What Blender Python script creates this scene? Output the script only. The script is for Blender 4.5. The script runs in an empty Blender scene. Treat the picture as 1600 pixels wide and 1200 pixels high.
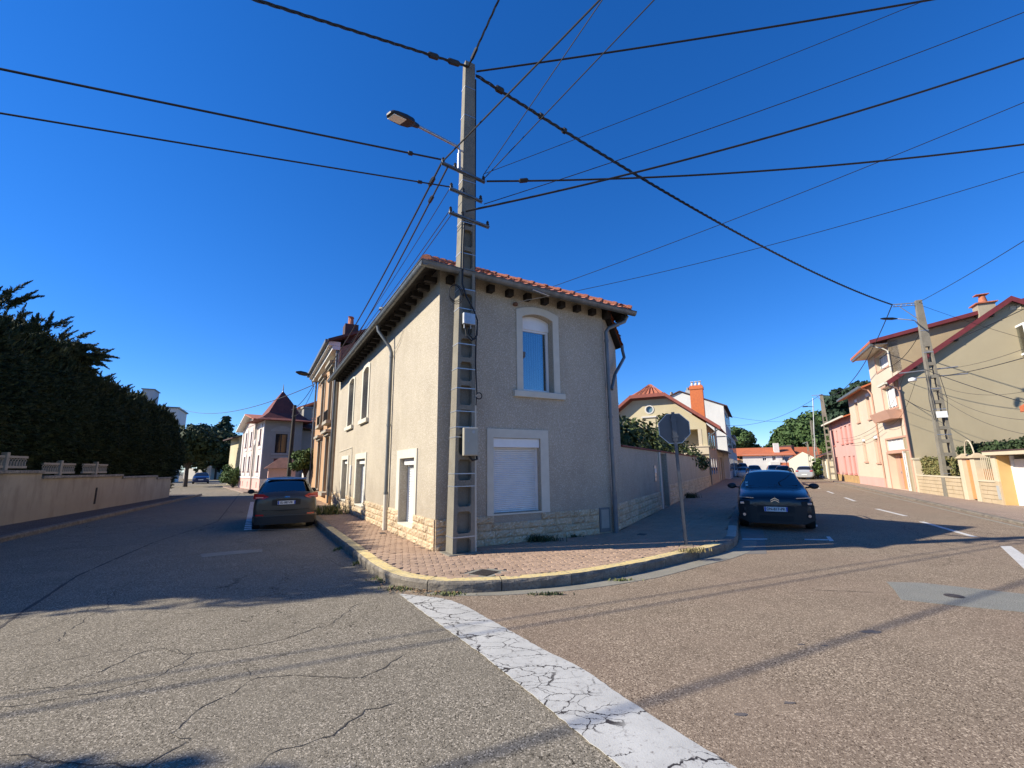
import bpy, bmesh, math, random
import numpy as np
from mathutils import Matrix, Vector
from mathutils.geometry import tessellate_polygon
R = math.radians
random.seed(7); rng = np.random.default_rng(7)
scn = bpy.context.scene
COL = scn.collection

# ------------------------------------------------------------------ camera
CAM_H, FPX, PITCH, ROLL = 1.6, 696.0, R(10.66), R(0.66)
cam = bpy.data.cameras.new('camera'); camo = bpy.data.objects.new('camera', cam); COL.objects.link(camo)
cam.sensor_width = 36; cam.lens = FPX/1600*36; cam.clip_end = 3000; cam.clip_start = .05
_f = Vector((0, math.cos(PITCH), math.sin(PITCH))); _r = Vector((1, 0, 0)); _u = _r.cross(_f)
_rc = math.cos(ROLL)*_r - math.sin(ROLL)*_u; _uc = math.sin(ROLL)*_r + math.cos(ROLL)*_u
camo.matrix_world = Matrix(((_rc.x, _uc.x, -_f.x, 0), (_rc.y, _uc.y, -_f.y, 0), (_rc.z, _uc.z, -_f.z, CAM_H), (0, 0, 0, 1)))
scn.camera = camo
# ------------------------------------------------------------------ sky, sun, exposure
SUN_EL, SHADOW_AZ = 32.0, 81.5           # shadows fall towards this bearing (from +y towards +x)
w = bpy.data.worlds.new('World'); scn.world = w; w.use_nodes = True
nt = w.node_tree; bg = nt.nodes['Background']
sky = nt.nodes.new('ShaderNodeTexSky'); sky.sky_type = 'NISHITA'; sky.sun_disc = False
sky.sun_elevation = R(SUN_EL); sky.sun_rotation = R(SHADOW_AZ+180)
sky.air_density = 1.0; sky.dust_density = 0.0; sky.ozone_density = 9.0; sky.altitude = 1000
hs = nt.nodes.new('ShaderNodeHueSaturation'); hs.inputs['Saturation'].default_value = 1.225
hs.inputs['Value'].default_value = 1.0; hs.inputs['Hue'].default_value = 0.511
gm = nt.nodes.new('ShaderNodeGamma'); gm.inputs[1].default_value = 0.86
nt.links.new(sky.outputs[0], gm.inputs[0]); nt.links.new(gm.outputs[0], hs.inputs['Color']); nt.links.new(hs.outputs[0], bg.inputs[0])
bg.inputs[1].default_value = 0.15
sl = bpy.data.lights.new('sun', 'SUN'); sl.energy = 5.0; sl.angle = R(.5); sl.color = (1, .925, .785)
so = bpy.data.objects.new('sun', sl); COL.objects.link(so)
_d = Vector((math.sin(R(SHADOW_AZ))*math.cos(R(SUN_EL)), math.cos(R(SHADOW_AZ))*math.cos(R(SUN_EL)), -math.sin(R(SUN_EL))))
so.rotation_euler = _d.to_track_quat('-Z', 'Y').to_euler()
scn.view_settings.view_transform = 'Standard'; scn.view_settings.look = 'None'
scn.view_settings.exposure = 0.70; scn.view_settings.gamma = 1; scn.view_settings.use_curve_mapping = False
scn.render.engine = 'CYCLES'

# ------------------------------------------------------------------ materials
MATS = {}
def mat(name, c, c2=None, scale=3., rough=.85, bump=0., bscale=60., metal=0., speck=None, sscale=200., stain=None, coat=0., spec=.5, fac=(.35, .65), stretch=(1, 1, 1), coord='pos', emit=None, rnd=0, splash=None):
    """Principled material; c..c2 mixed by soft noise, speck = fine grain colour, stain = vertical streak colour"""
    if name in MATS: return MATS[name]
    m = bpy.data.materials.new(name); m.use_nodes = True; n = m.node_tree; L = n.links; p = n.nodes['Principled BSDF']
    p.inputs['Roughness'].default_value = rough; p.inputs['Metallic'].default_value = metal
    p.inputs['Specular IOR Level'].default_value = spec
    if coat: p.inputs['Coat Weight'].default_value = coat; p.inputs['Coat Roughness'].default_value = .05
    if coord == 'pos': geo = n.nodes.new('ShaderNodeNewGeometry'); P = geo.outputs['Position']
    else: geo = n.nodes.new('ShaderNodeTexCoord'); P = geo.outputs['Object']
    mp = n.nodes.new('ShaderNodeMapping'); mp.inputs['Scale'].default_value = stretch; L.new(P, mp.inputs[0]); PS = mp.outputs[0]
    col = None
    def noise(sc, src, det=4, rgh=.6):
        t = n.nodes.new('ShaderNodeTexNoise'); t.inputs['Scale'].default_value = sc; t.inputs['Detail'].default_value = det
        t.inputs['Roughness'].default_value = rgh; L.new(src, t.inputs['Vector']); return t.outputs['Fac']
    def ramp(src, a, b):
        r = n.nodes.new('ShaderNodeMapRange'); r.inputs[1].default_value = a; r.inputs[2].default_value = b; L.new(src, r.inputs[0]); return r.outputs[0]
    def mix(f, a, b, mode='MIX'):
        x = n.nodes.new('ShaderNodeMix'); x.data_type = 'RGBA'; x.blend_type = mode
        if hasattr(f, 'is_linked') or not isinstance(f, (int, float)): L.new(f, x.inputs[0])
        else: x.inputs[0].default_value = f
        for s, v in ((6, a), (7, b)):
            if isinstance(v, tuple): x.inputs[s].default_value = (*v, 1)
            else: L.new(v, x.inputs[s])
        return x.outputs[2]
    col = tuple(c)
    if c2: col = mix(ramp(noise(scale, PS), *fac), tuple(c), tuple(c2))
    if speck: col = mix(ramp(noise(sscale, P, 2, .5), .5, .68), col, tuple(speck))
    if rnd:
        oi = n.nodes.new('ShaderNodeObjectInfo'); r2 = n.nodes.new('ShaderNodeMapRange'); r2.inputs[3].default_value = 1-rnd; r2.inputs[4].default_value = 1+rnd; L.new(oi.outputs['Random'], r2.inputs[0])
        cc = n.nodes.new('ShaderNodeCombineColor'); [L.new(r2.outputs[0], cc.inputs[q]) for q in range(3)]; col = mix(1.0, col, cc.outputs[0], 'MULTIPLY')
    if stain:
        m2 = n.nodes.new('ShaderNodeMapping'); m2.inputs['Scale'].default_value = (1.3, 1.3, .42); L.new(P, m2.inputs[0])
        k = n.nodes.new('ShaderNodeMath'); k.operation = 'MULTIPLY'; k.inputs[1].default_value = stain[3] if len(stain) > 3 else .5
        L.new(ramp(noise(1.2, m2.outputs[0], 6, .65), .48, .75), k.inputs[0]); col = mix(k.outputs[0], col, tuple(stain[:3]))
    if isinstance(col, tuple): p.inputs['Base Color'].default_value = (*col, 1)
    else: L.new(col, p.inputs['Base Color'])
    if splash:
        sx = n.nodes.new('ShaderNodeSeparateXYZ'); L.new(P, sx.inputs[0]); ad = n.nodes.new('ShaderNodeMath'); ad.operation = 'MULTIPLY_ADD'; L.new(noise(2.2, P, 5, .7), ad.inputs[0]); ad.inputs[1].default_value = -1.3; L.new(sx.outputs[2], ad.inputs[2])
        q_ = n.nodes.new('ShaderNodeMapRange'); q_.inputs[1].default_value = 1.1; q_.inputs[2].default_value = -.2; q_.inputs[3].default_value = 0; q_.inputs[4].default_value = .6; L.new(ad.outputs[0], q_.inputs[0]); col = mix(q_.outputs[0], col, tuple(splash)); L.new(col, p.inputs['Base Color'])
    if bump:
        b = n.nodes.new('ShaderNodeBump'); b.inputs['Strength'].default_value = min(1, bump); b.inputs['Distance'].default_value = .01
        L.new(noise(bscale, P, 3), b.inputs['Height']); L.new(b.outputs[0], p.inputs['Normal'])
    if emit: p.inputs['Emission Color'].default_value = (*emit, 1); p.inputs['Emission Strength'].default_value = 1
    MATS[name] = m; return m

def asphalt(name, base, light, dark, tint, crack=.5, cracksc=.55):
    m = bpy.data.materials.new(name); m.use_nodes = True; n = m.node_tree; L = n.links; p = n.nodes['Principled BSDF']
    p.inputs['Roughness'].default_value = .95; p.inputs['Specular IOR Level'].default_value = .08
    g = n.nodes.new('ShaderNodeNewGeometry'); P = g.outputs['Position']
    def noise(sc, det=3, r=.55, src=P):
        t = n.nodes.new('ShaderNodeTexNoise'); t.inputs['Scale'].default_value = sc; t.inputs['Detail'].default_value = det; t.inputs['Roughness'].default_value = r; L.new(src, t.inputs['Vector']); return t
    def rng_(src, a, b, c=0, d=1):
        r = n.nodes.new('ShaderNodeMapRange'); r.inputs[1].default_value = a; r.inputs[2].default_value = b; r.inputs[3].default_value = c; r.inputs[4].default_value = d; L.new(src, r.inputs[0]); return r.outputs[0]
    def mix(f, a, b, mode='MIX'):
        x = n.nodes.new('ShaderNodeMix'); x.data_type = 'RGBA'; x.blend_type = mode
        if isinstance(f, (int, float)): x.inputs[0].default_value = f
        else: L.new(f, x.inputs[0])
        for s, v in ((6, a), (7, b)):
            if isinstance(v, tuple): x.inputs[s].default_value = (*v, 1)
            else: L.new(v, x.inputs[s])
        return x.outputs[2]
    v = n.nodes.new('ShaderNodeTexVoronoi'); v.inputs['Scale'].default_value = 160; L.new(P, v.inputs['Vector'])
    sep = n.nodes.new('ShaderNodeSeparateColor'); L.new(v.outputs['Color'], sep.inputs[0])
    v2 = n.nodes.new('ShaderNodeTexVoronoi'); v2.inputs['Scale'].default_value = 115; L.new(P, v2.inputs['Vector'])
    sep2 = n.nodes.new('ShaderNodeSeparateColor'); L.new(v2.outputs['Color'], sep2.inputs[0])
    col = mix(rng_(sep.outputs[0], .1, .9), dark, light)
    col = mix(.79, col, base)
    col = mix(rng_(sep2.outputs[0], .80, .86), col, tuple(min(1, x*1.45) for x in light))
    col = mix(rng_(sep2.outputs[1], .86, .9), col, tuple(x*.5 for x in dark))
    col = mix(rng_(noise(.35, 5).outputs[0], .42, .66), col, mix(.35, col, tint))
    col = mix(rng_(noise(1.7, 5, .7).outputs[0], .35, .7, 0, .35), col, tuple(x*.62 for x in base))
    col = mix(rng_(noise(5.5, 4, .75).outputs[0], .66, .74, 0, .55), col, tuple(x*.45 for x in base))
    col = mix(rng_(noise(.9, 3, .5).outputs[0], .5, .7, 0, .30), col, tuple(x*1.25 for x in base))
    # fine hairline cracks
    wv = n.nodes.new('ShaderNodeVectorMath'); wv.operation = 'MULTIPLY_ADD'; L.new(noise(2.2, 4, .7).outputs['Color'], wv.inputs[0]); wv.inputs[1].default_value = (.9, .9, 0); L.new(P, wv.inputs[2])
    ve = n.nodes.new('ShaderNodeTexVoronoi'); ve.feature = 'DISTANCE_TO_EDGE'; ve.inputs['Scale'].default_value = cracksc; L.new(wv.outputs[0], ve.inputs['Vector'])
    cr = rng_(ve.outputs['Distance'], .0, .007, 1, 0)
    mk = n.nodes.new('ShaderNodeMath'); mk.operation = 'MULTIPLY'; L.new(cr, mk.inputs[0]); L.new(rng_(noise(.5, 2).outputs[0], .45, .6, 0, crack), mk.inputs[1])
    col = mix(mk.outputs[0], col, tuple(x*.22 for x in dark))
    L.new(col, p.inputs['Base Color'])
    ad = n.nodes.new('ShaderNodeMath'); ad.operation = 'SUBTRACT'; L.new(v.outputs['Distance'], ad.inputs[0]); L.new(mk.outputs[0], ad.inputs[1])
    b = n.nodes.new('ShaderNodeBump'); b.inputs['Strength'].default_value = .55; b.inputs['Distance'].default_value = .004; b.invert = True
    L.new(v.outputs['Distance'], b.inputs['Height']); L.new(b.outputs[0], p.inputs['Normal'])
    return m

def road_paint(name, white, under, wear=.5, cracks=True):
    m = bpy.data.materials.new(name); m.use_nodes = True; n = m.node_tree; L = n.links; p = n.nodes['Principled BSDF']
    p.inputs['Roughness'].default_value = .6
    g = n.nodes.new('ShaderNodeNewGeometry'); P = g.outputs['Position']
    def noise(sc, det=3, r=.55):
        t = n.nodes.new('ShaderNodeTexNoise'); t.inputs['Scale'].default_value = sc; t.inputs['Detail'].default_value = det; t.inputs['Roughness'].default_value = r; L.new(P, t.inputs['Vector']); return t
    def rg(src, a, b, c=0, d=1):
        r = n.nodes.new('ShaderNodeMapRange'); r.inputs[1].default_value = a; r.inputs[2].default_value = b; r.inputs[3].default_value = c; r.inputs[4].default_value = d; L.new(src, r.inputs[0]); return r.outputs[0]
    def mix(f, a, b):
        x = n.nodes.new('ShaderNodeMix'); x.data_type = 'RGBA'; L.new(f, x.inputs[0])
        for s, v in ((6, a), (7, b)):
            if isinstance(v, tuple): x.inputs[s].default_value = (*v, 1)
            else: L.new(v, x.inputs[s])
        return x.outputs[2]
    col = mix(rg(noise(2.5, 5, .7).outputs[0], .35, .65), white, tuple(x*.80 for x in white))
    col = mix(rg(noise(160, 2).outputs[0], .62, .72, 0, .5), col, tuple(x*.6 for x in white))
    col = mix(rg(noise(25, 4, .75).outputs[0], .70-.12*wear, .74), col, under)
    if cracks:
        for sc, th, a, sd in ((1.7, .013, .36, 1.3), (3.6, .013, .45, .6), (7, .015, .48, .5)):
            wv = n.nodes.new('ShaderNodeVectorMath'); wv.operation = 'MULTIPLY_ADD'; L.new(noise(sc*2.4, 4, .7).outputs['Color'], wv.inputs[0]); wv.inputs[1].default_value = (.5/sc, .5/sc, 0); L.new(P, wv.inputs[2])
            mp = n.nodes.new('ShaderNodeMapping'); mp.inputs['Rotation'].default_value = (0, 0, R(10)); mp.inputs['Scale'].default_value = (.55, 1, 0); L.new(wv.outputs[0], mp.inputs[0])
            ve = n.nodes.new('ShaderNodeTexVoronoi'); ve.feature = 'DISTANCE_TO_EDGE'; ve.inputs['Scale'].default_value = sc; L.new(mp.outputs[0], ve.inputs['Vector'])
            mk = n.nodes.new('ShaderNodeMath'); mk.operation = 'MULTIPLY'; L.new(rg(ve.outputs['Distance'], th*.5, th, 1, 0), mk.inputs[0]); L.new(rg(noise(1.1*sd+.3, 2).outputs[0], a, a+.05), mk.inputs[1])
            col = mix(mk.outputs[0], col, tuple(x*.25 for x in under))
    L.new(col, p.inputs['Base Color'])
    b = n.nodes.new('ShaderNodeBump'); b.inputs['Strength'].default_value = .4; b.inputs['Distance'].default_value = .004
    L.new(noise(90, 3).outputs[0], b.inputs['Height']); L.new(b.outputs[0], p.inputs['Normal'])
    return m

def glass_mat(name, tint=(.02, .025, .03), fac=.35, rough=.03, see=True):
    m = bpy.data.materials.new(name); m.use_nodes = True; n = m.node_tree; L = n.links
    n.nodes.remove(n.nodes['Principled BSDF']); out = n.nodes['Material Output']
    gl = n.nodes.new('ShaderNodeBsdfGlossy'); gl.inputs['Roughness'].default_value = rough
    tr = n.nodes.new('ShaderNodeBsdfTransparent'); tr.inputs[0].default_value = (*tint, 1)
    fr = n.nodes.new('ShaderNodeFresnel'); fr.inputs[0].default_value = 1.6
    mr = n.nodes.new('ShaderNodeMapRange'); mr.inputs[3].default_value = fac*.35; mr.inputs[4].default_value = 1; L.new(fr.outputs[0], mr.inputs[0])
    mx = n.nodes.new('ShaderNodeMixShader'); L.new(mr.outputs[0], mx.inputs[0]); L.new(tr.outputs[0], mx.inputs[1]); L.new(gl.outputs[0], mx.inputs[2])
    L.new(mx.outputs[0], out.inputs[0]); return m

def leaf_mat(name, c, c2, trans=.25):
    if name in MATS: return MATS[name]
    m = mat(name, c, c2, scale=.9, rough=.75, spec=.25, fac=(.35, .65), speck=tuple(x*1.7 for x in c2), sscale=9)
    p = m.node_tree.nodes['Principled BSDF']
    return m

# palette
M_stucco = mat('stucco', (.45, .39, .295), (.39, .335, .255), scale=1.1, bump=1, bscale=75, spec=.15, speck=(.62, .56, .46), sscale=48, stain=(.33, .28, .21, .42), splash=(.30, .25, .19))
M_surround = mat('window_surround', (.62, .58, .47), (.57, .53, .43), scale=5, bump=.15, bscale=150)
M_stone = mat('split_stone', (.52, .41, .27), (.44, .30, .165), scale=11, bump=.8, bscale=55, speck=(.60, .50, .35), sscale=28, rnd=.14)
M_mortar = mat('mortar', (.42, .36, .27), (.36, .30, .22), scale=8, bump=.3)
M_white = mat('white_plastic', (.78, .78, .76), (.74, .74, .72), scale=6, rough=.4)
M_zinc = mat('zinc', (.20, .21, .21), (.13, .14, .14), scale=7, rough=.5, metal=.5, stretch=(1, 1, .3))
M_darkwood = mat('dark_wood', (.022, .017, .014), (.015, .012, .010), scale=8)
M_tile = mat('roof_tile', (.42, .13, .065), (.30, .095, .055), scale=5, rough=.8, bump=.3, speck=(.5, .2, .11), sscale=25)
M_tile_o = mat('orange_tile', (.52, .14, .05), (.42, .12, .05), scale=.6, rough=.85, speck=(.36, .10, .04), sscale=5)
M_tile_dk = mat('old_dark_tile', (.09, .04, .035), (.055, .03, .03), scale=2)
M_maroon = mat('maroon_fascia', (.17, .028, .028), (.13, .022, .022), scale=3, rough=.5)
M_conc = mat('pole_concrete', (.225, .20, .15), (.155, .135, .10), scale=2.5, bump=.5, bscale=70, speck=(.24, .22, .18), sscale=60, stain=(.16, .15, .12, .6))
M_steel = mat('galvanised_steel', (.45, .46, .47), (.36, .37, .38), scale=12, rough=.45, metal=.7)
M_cable = mat('black_cable', (.012, .012, .013), rough=.6)
M_greybox = mat('grey_plastic_box', (.42, .42, .40), (.38, .38, .36), scale=8, rough=.5)
M_kerb = mat('kerb_stone', (.25, .215, .165), (.13, .11, .085), scale=6, bump=1, bscale=28, speck=(.12, .10, .08), sscale=45)
M_yellow = mat('worn_yellow_paint', (.74, .55, .20), (.66, .52, .26), scale=7, rough=.7, bump=.3, speck=(.42, .36, .22), sscale=22, fac=(.3, .7))
M_whitekerb = mat('pale_kerb_top', (.42, .39, .32), (.34, .31, .25), scale=7, bump=.5)
M_paver = mat('paver_brick', (.44, .30, .205), (.33, .225, .155), scale=2.6, bump=.7, bscale=90, speck=(.50, .37, .27), sscale=60, fac=(.3, .7), rnd=.12, spec=.12, rough=.95)
M_paverbed = mat('paver_joint_sand', (.09, .065, .05), (.13, .095, .075), scale=9, bump=.5)
M_gutter = mat('gutter_concrete', (.29, .265, .205), (.22, .20, .155), scale=3, bump=.5, bscale=80, speck=(.2, .19, .16), sscale=40)
M_patch = mat('patch_asphalt', (.185, .175, .135), (.15, .145, .115), scale=3, bump=.6, bscale=120, speck=(.40, .40, .37), sscale=110)
M_iron = mat('cast_iron', (.075, .06, .05), (.05, .042, .038), scale=20, bump=.9, bscale=90, rough=.6, metal=.3)
M_black = mat('black_rubber', (.012, .012, .012), rough=.7)
M_plastic_dk = mat('dark_plastic', (.009, .009, .010), rough=.5)
M_glass_w = glass_mat('window_glass', (.75, .82, .85), .5)
M_glass_d = mat('dark_window_glass', (.015, .018, .022), rough=.06, spec=.8)
M_leafdk = leaf_mat('cypress_foliage', (.018, .032, .013), (.038, .050, .018))
M_bark = mat('bark', (.10, .075, .055), (.06, .045, .035), scale=9, bump=.8, bscale=30, stretch=(3, 3, .6))

# ------------------------------------------------------------------ geometry helpers
def FR(ox, oy, az, oz=0.):
    """local x runs along bearing az, local y is to the left of it, z up"""
    a = R(az); x = (math.sin(a), math.cos(a)); y = (-x[1], x[0])
    return Matrix(((x[0], y[0], 0, ox), (x[1], y[1], 0, oy), (0, 0, 1, oz), (0, 0, 0, 1)))
I4 = Matrix.Identity(4)
class MB:
    def __init__(s, F=I4): s.v = []; s.f = []; s.F = F; s.mi = []; s.cur = 0
    def add(s, vs, fs):
        k = len(s.v); s.v += [tuple(s.F @ Vector(p)) for p in vs]
        for f in fs: s.f.append(tuple(k+i for i in f)); s.mi.append(s.cur)
        return s
    def box(s, x0, x1, y0, y1, z0, z1, T=None):
        vs = [(x, y, z) for x in (x0, x1) for y in (y0, y1) for z in (z0, z1)]
        if T is not None: vs = [T @ Vector(p) for p in vs]
        return s.add(vs, [(0, 1, 3, 2), (4, 6, 7, 5), (0, 4, 5, 1), (2, 3, 7, 6), (0, 2, 6, 4), (1, 5, 7, 3)])
    def taper(s, b, t):   # b,t = (x0,x1,y0,y1,z)
        vs = [(b[0], b[2], b[4]), (b[1], b[2], b[4]), (b[1], b[3], b[4]), (b[0], b[3], b[4]), (t[0], t[2], t[4]), (t[1], t[2], t[4]), (t[1], t[3], t[4]), (t[0], t[3], t[4])]
        return s.add(vs, [(3, 2, 1, 0), (4, 5, 6, 7), (0, 1, 5, 4), (1, 2, 6, 5), (2, 3, 7, 6), (3, 0, 4, 7)])
    def poly(s, pts): return s.add(pts, [tuple(range(len(pts)))])
    def prism(s, pts, z0, z1):
        n = len(pts); vs = [(x, y, z0) for x, y in pts]+[(x, y, z1) for x, y in pts]
        tri = tessellate_polygon([[Vector((x, y, 0)) for x, y in pts]])
        fs = [tuple(t) for t in tri]+[tuple(n+i for i in reversed(t)) for t in tri]
        fs = [f[::-1] for f in fs[:len(tri)]]+[f[::-1] for f in fs[len(tri):]]
        return s.add(vs, fs+[(i, (i+1) % n, n+(i+1) % n, n+i) for i in range(n)])
    def plate(s, outer, holes, y0, y1, back=True, outer_rim=True):
        """vertical plate in local xz with holes, front at y0, back at y1"""
        loops = [outer]+holes; flat = [p for l in loops for p in l]; n = len(flat)
        tri = tessellate_polygon([[Vector((x, z, 0)) for x, z in l] for l in loops])
        vs = [(x, y0, z) for x, z in flat]+[(x, y1, z) for x, z in flat]
        fs = [tuple(t) for t in tri]
        if back: fs += [tuple(n+i for i in reversed(t)) for t in tri]
        k = 0
        for li, l in enumerate(loops):
            m = len(l)
            if li or outer_rim:
                for i in range(m): a, b = k+i, k+(i+1) % m; fs.append((a, b, n+b, n+a))
            k += m
        return s.add(vs, fs)
    def tube(s, pts, r, seg=8, cap=True):
        pts = [Vector(p) for p in pts]; n = len(pts); rr = r if isinstance(r, (list, tuple)) else [r]*n
        vs = []; up = None
        for i, p in enumerate(pts):
            d = (pts[min(i+1, n-1)]-pts[max(i-1, 0)]).normalized()
            if up is None: up = Vector((0, 0, 1)) if abs(d.z) < .9 else Vector((1, 0, 0))
            a = d.cross(up).normalized(); b = a.cross(d).normalized(); up = b
            for k in range(seg):
                t = 2*math.pi*k/seg; vs.append(p+rr[i]*(math.cos(t)*a+math.sin(t)*b))
        fs = [(i*seg+k, i*seg+(k+1) % seg, (i+1)*seg+(k+1) % seg, (i+1)*seg+k) for i in range(n-1) for k in range(seg)]
        if cap: fs += [tuple(reversed(range(seg))), tuple((n-1)*seg+k for k in range(seg))]
        return s.add(vs, fs)
    def lathe(s, prof, c=(0, 0, 0), seg=16, axis='z'):
        vs = []
        for r, h in prof:
            for k in range(seg):
                t = 2*math.pi*k/seg; p = (r*math.cos(t), r*math.sin(t), h)
                if axis == 'y': p = (p[0], p[2], p[1])
                if axis == 'x': p = (p[2], p[0], p[1])
                vs.append((c[0]+p[0], c[1]+p[1], c[2]+p[2]))
        n = len(prof)
        fs = [(i*seg+k, i*seg+(k+1) % seg, (i+1)*seg+(k+1) % seg, (i+1)*seg+k) for i in range(n-1) for k in range(seg)]
        fs += [tuple(reversed(range(seg))), tuple((n-1)*seg+k for k in range(seg))]
        return s.add(vs, fs)
    def build(s, name, m, parent=None, smooth=False, bevel=0, fixn=True):
        me = bpy.data.meshes.new(name)
        vs = s.v
        if parent is not None:
            inv = WM(parent).inverted(); vs = [tuple(inv @ Vector(p)) for p in vs]
        me.from_pydata(vs, [], s.f)
        ms = m if isinstance(m, (list, tuple)) else [m]
        for x in ms: me.materials.append(x)
        if len(ms) > 1: me.polygons.foreach_set('material_index', s.mi)
        if fixn or bevel:
            bm = bmesh.new(); bm.from_mesh(me); bmesh.ops.recalc_face_normals(bm, faces=bm.faces)
            if bevel:
                es = [e for e in bm.edges if e.is_manifold and e.calc_face_angle(0) > .6]
                bmesh.ops.bevel(bm, geom=es, offset=bevel, segments=2, profile=.5, affect='EDGES', clamp_overlap=True)
            bm.to_mesh(me); bm.free()
        if smooth:
            me.polygons.foreach_set('use_smooth', [True]*len(me.polygons))
            if smooth != 'all': me.set_sharp_from_angle(angle=R(40))
        o = bpy.data.objects.new(name, me); COL.objects.link(o)
        if parent is not None: o.parent = parent
        return o
def each(F, boxes, name, m, parent, **k):
    return [MB(F).box(*bx).build(name, m, parent, **k) for bx in boxes]
def WM(o):
    M = o.matrix_basis.copy()
    while o.parent: o = o.parent; M = o.matrix_basis @ M
    return M
def tag(o, label=None, cat=None, group=None, kind=None):
    if label: o['label'] = label
    if cat: o['category'] = cat
    if group: o['group'] = group
    if kind: o['kind'] = kind
    return o
def thing(name, label, cat, F, group=None):
    o = bpy.data.objects.new(name, None); o.empty_display_size = .2; COL.objects.link(o)
    o.matrix_basis = F if isinstance(F, Matrix) else Matrix.Translation(F)
    return tag(o, label, cat, group)
def inst(me, name, parent, W):
    o = bpy.data.objects.new(name, me); COL.objects.link(o); o.parent = parent; o.matrix_basis = WM(parent).inverted() @ W; return o
def ray(px, py, d):
    v = ((px-800)/FPX*_rc-(py-600)/FPX*_uc+_f).normalized(); return Vector((0, 0, CAM_H))+v*d
def G(px, py, z=0.):
    v = (px-800)/FPX*_rc-(py-600)/FPX*_uc+_f; t = (z-CAM_H)/v.z; return Vector((v.x*t, v.y*t, z))
def text(name, body, size, W, m, parent, depth=.002, font_scale=(1, 1)):
    cu = bpy.data.curves.new(name, 'FONT'); cu.body = body; cu.size = size; cu.align_x = 'CENTER'; cu.align_y = 'CENTER'; cu.extrude = depth
    cu.offset = .0012
    t = bpy.data.objects.new('tmp', cu); COL.objects.link(t); dg = bpy.context.evaluated_depsgraph_get()
    me = bpy.data.meshes.new_from_object(t.evaluated_get(dg)); bpy.data.objects.remove(t); me.materials.clear(); me.materials.append(m)
    o = bpy.data.objects.new(name, me); COL.objects.link(o); o.parent = parent
    o.matrix_basis = WM(parent).inverted() @ W @ Matrix.Diagonal((font_scale[0], font_scale[1], 1, 1)); return o
def rect(x0, x1, z0, z1): return [(x0, z0), (x1, z0), (x1, z1), (x0, z1)]
def arch(x0, x1, z0, z1, rise, n=8):
    p = [(x0, z0), (x1, z0)]
    for i in range(n+1):
        t = i/n; p.append((x1+(x0-x1)*t, z1+rise*(1-(2*t-1)**2)))
    return p
def cloud(name, pts, nrm, size, m, parent=None, long=1., jit=.5, up=0., smooth=False):
    """many leaf-sized quads at pts, facing roughly along nrm"""
    n = len(pts); pts = np.asarray(pts); nrm = np.asarray(nrm)+rng.normal(0, jit, (n, 3)); nrm /= np.linalg.norm(nrm, axis=1)[:, None]
    a = rng.normal(0, 1, (n, 3)); a[:, 2] += up; a -= (a*nrm).sum(1)[:, None]*nrm*(1 if up == 0 else .5); a /= np.linalg.norm(a, axis=1)[:, None]
    b = np.cross(nrm, a); b /= np.linalg.norm(b, axis=1)[:, None]
    s = (np.asarray(size)*rng.uniform(.6, 1.3, n))[:, None]
    l = s*long
    V_ = np.stack([pts-a*l*.5, pts+b*s*.5, pts+a*l*.5, pts-b*s*.5], 1).reshape(-1, 3)
    if parent is not None:
        inv = np.array(WM(parent).inverted()); V_ = V_ @ inv[:3, :3].T+inv[:3, 3]
    me = bpy.data.meshes.new(name); me.vertices.add(4*n); me.vertices.foreach_set('co', V_.ravel())
    me.loops.add(4*n); me.loops.foreach_set('vertex_index', np.arange(4*n)); me.polygons.add(n)
    me.polygons.foreach_set('loop_start', np.arange(0, 4*n, 4)); me.materials.append(m); me.update(calc_edges=True); me.validate()
    o = bpy.data.objects.new(name, me); COL.objects.link(o)
    if parent is not None: o.parent = parent
    return o
#SECTIONS
# ================================================================== GROUND
C0 = Vector((-1.42, 8.39, 0)); PV = .15
uL = Vector((-math.sin(R(29.4)), math.cos(R(29.4)), 0)); fF = Vector((math.sin(R(60.4)), math.cos(R(60.4)), 0)); uR = Vector((math.sin(R(28)), math.cos(R(28)), 0))
uA = Vector((math.sin(R(26.3)), math.cos(R(26.3)), 0))
M_asL = asphalt('grey_asphalt', (.212, .184, .139), (.345, .30, .233), (.105, .09, .068), (.19, .167, .13), 1.0, .85)
M_asR = asphalt('reddish_asphalt', (.242, .186, .132), (.37, .295, .213), (.13, .095, .065), (.25, .172, .127), .45, .22)
M_asP = asphalt('pavement_asphalt', (.15, .125, .105), (.22, .19, .16), (.08, .07, .06), (.14, .12, .10), .4, .8)
M_soil = mat('far_ground', (.16, .14, .10), (.10, .12, .06), scale=.05)
tag(MB().add([(-900, -300, -.03), (900, -300, -.03), (900, 1500, -.03), (-900, 1500, -.03)], [(0, 1, 2, 3)]).build('ground', M_soil), kind='structure')
road = tag(MB().add([(-160, -30, 0), (160, -30, 0), (160, 240, 0), (-160, 240, 0)], [(0, 1, 2, 3)]).build('left_road', M_asL), kind='structure')
# reddish carriageway of the right street, its edge runs under the stop line
SLL = [G(*q) for q in [(622.7, 928.7), (677, 969), (754, 1025), (824, 1081), (908, 1151), (971, 1200)]]
SLR = [G(*q) for q in [(632, 929.5), (690, 936), (725, 947), (740, 955), (796, 986.5), (852, 1018), (908, 1046), (974, 1091), (1072, 1154), (1148, 1200)]]
dL = (SLL[-1]-SLL[-2]).normalized(); dR = (SLR[-1]-SLR[-2]).normalized()
rp = [(-1.2, 7.6)]+[(p.x+.03, p.y) for p in SLL]+[(SLL[-1].x+dL.x*5, SLL[-1].y+dL.y*5), (4, -20), (120, -20), (160, 200), (60, 200), (10, 60), (4, 14)]
b = MB(); b.prism(rp, -.02, .004); tag(b.build('right_road', M_asR), kind='structure')

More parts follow.
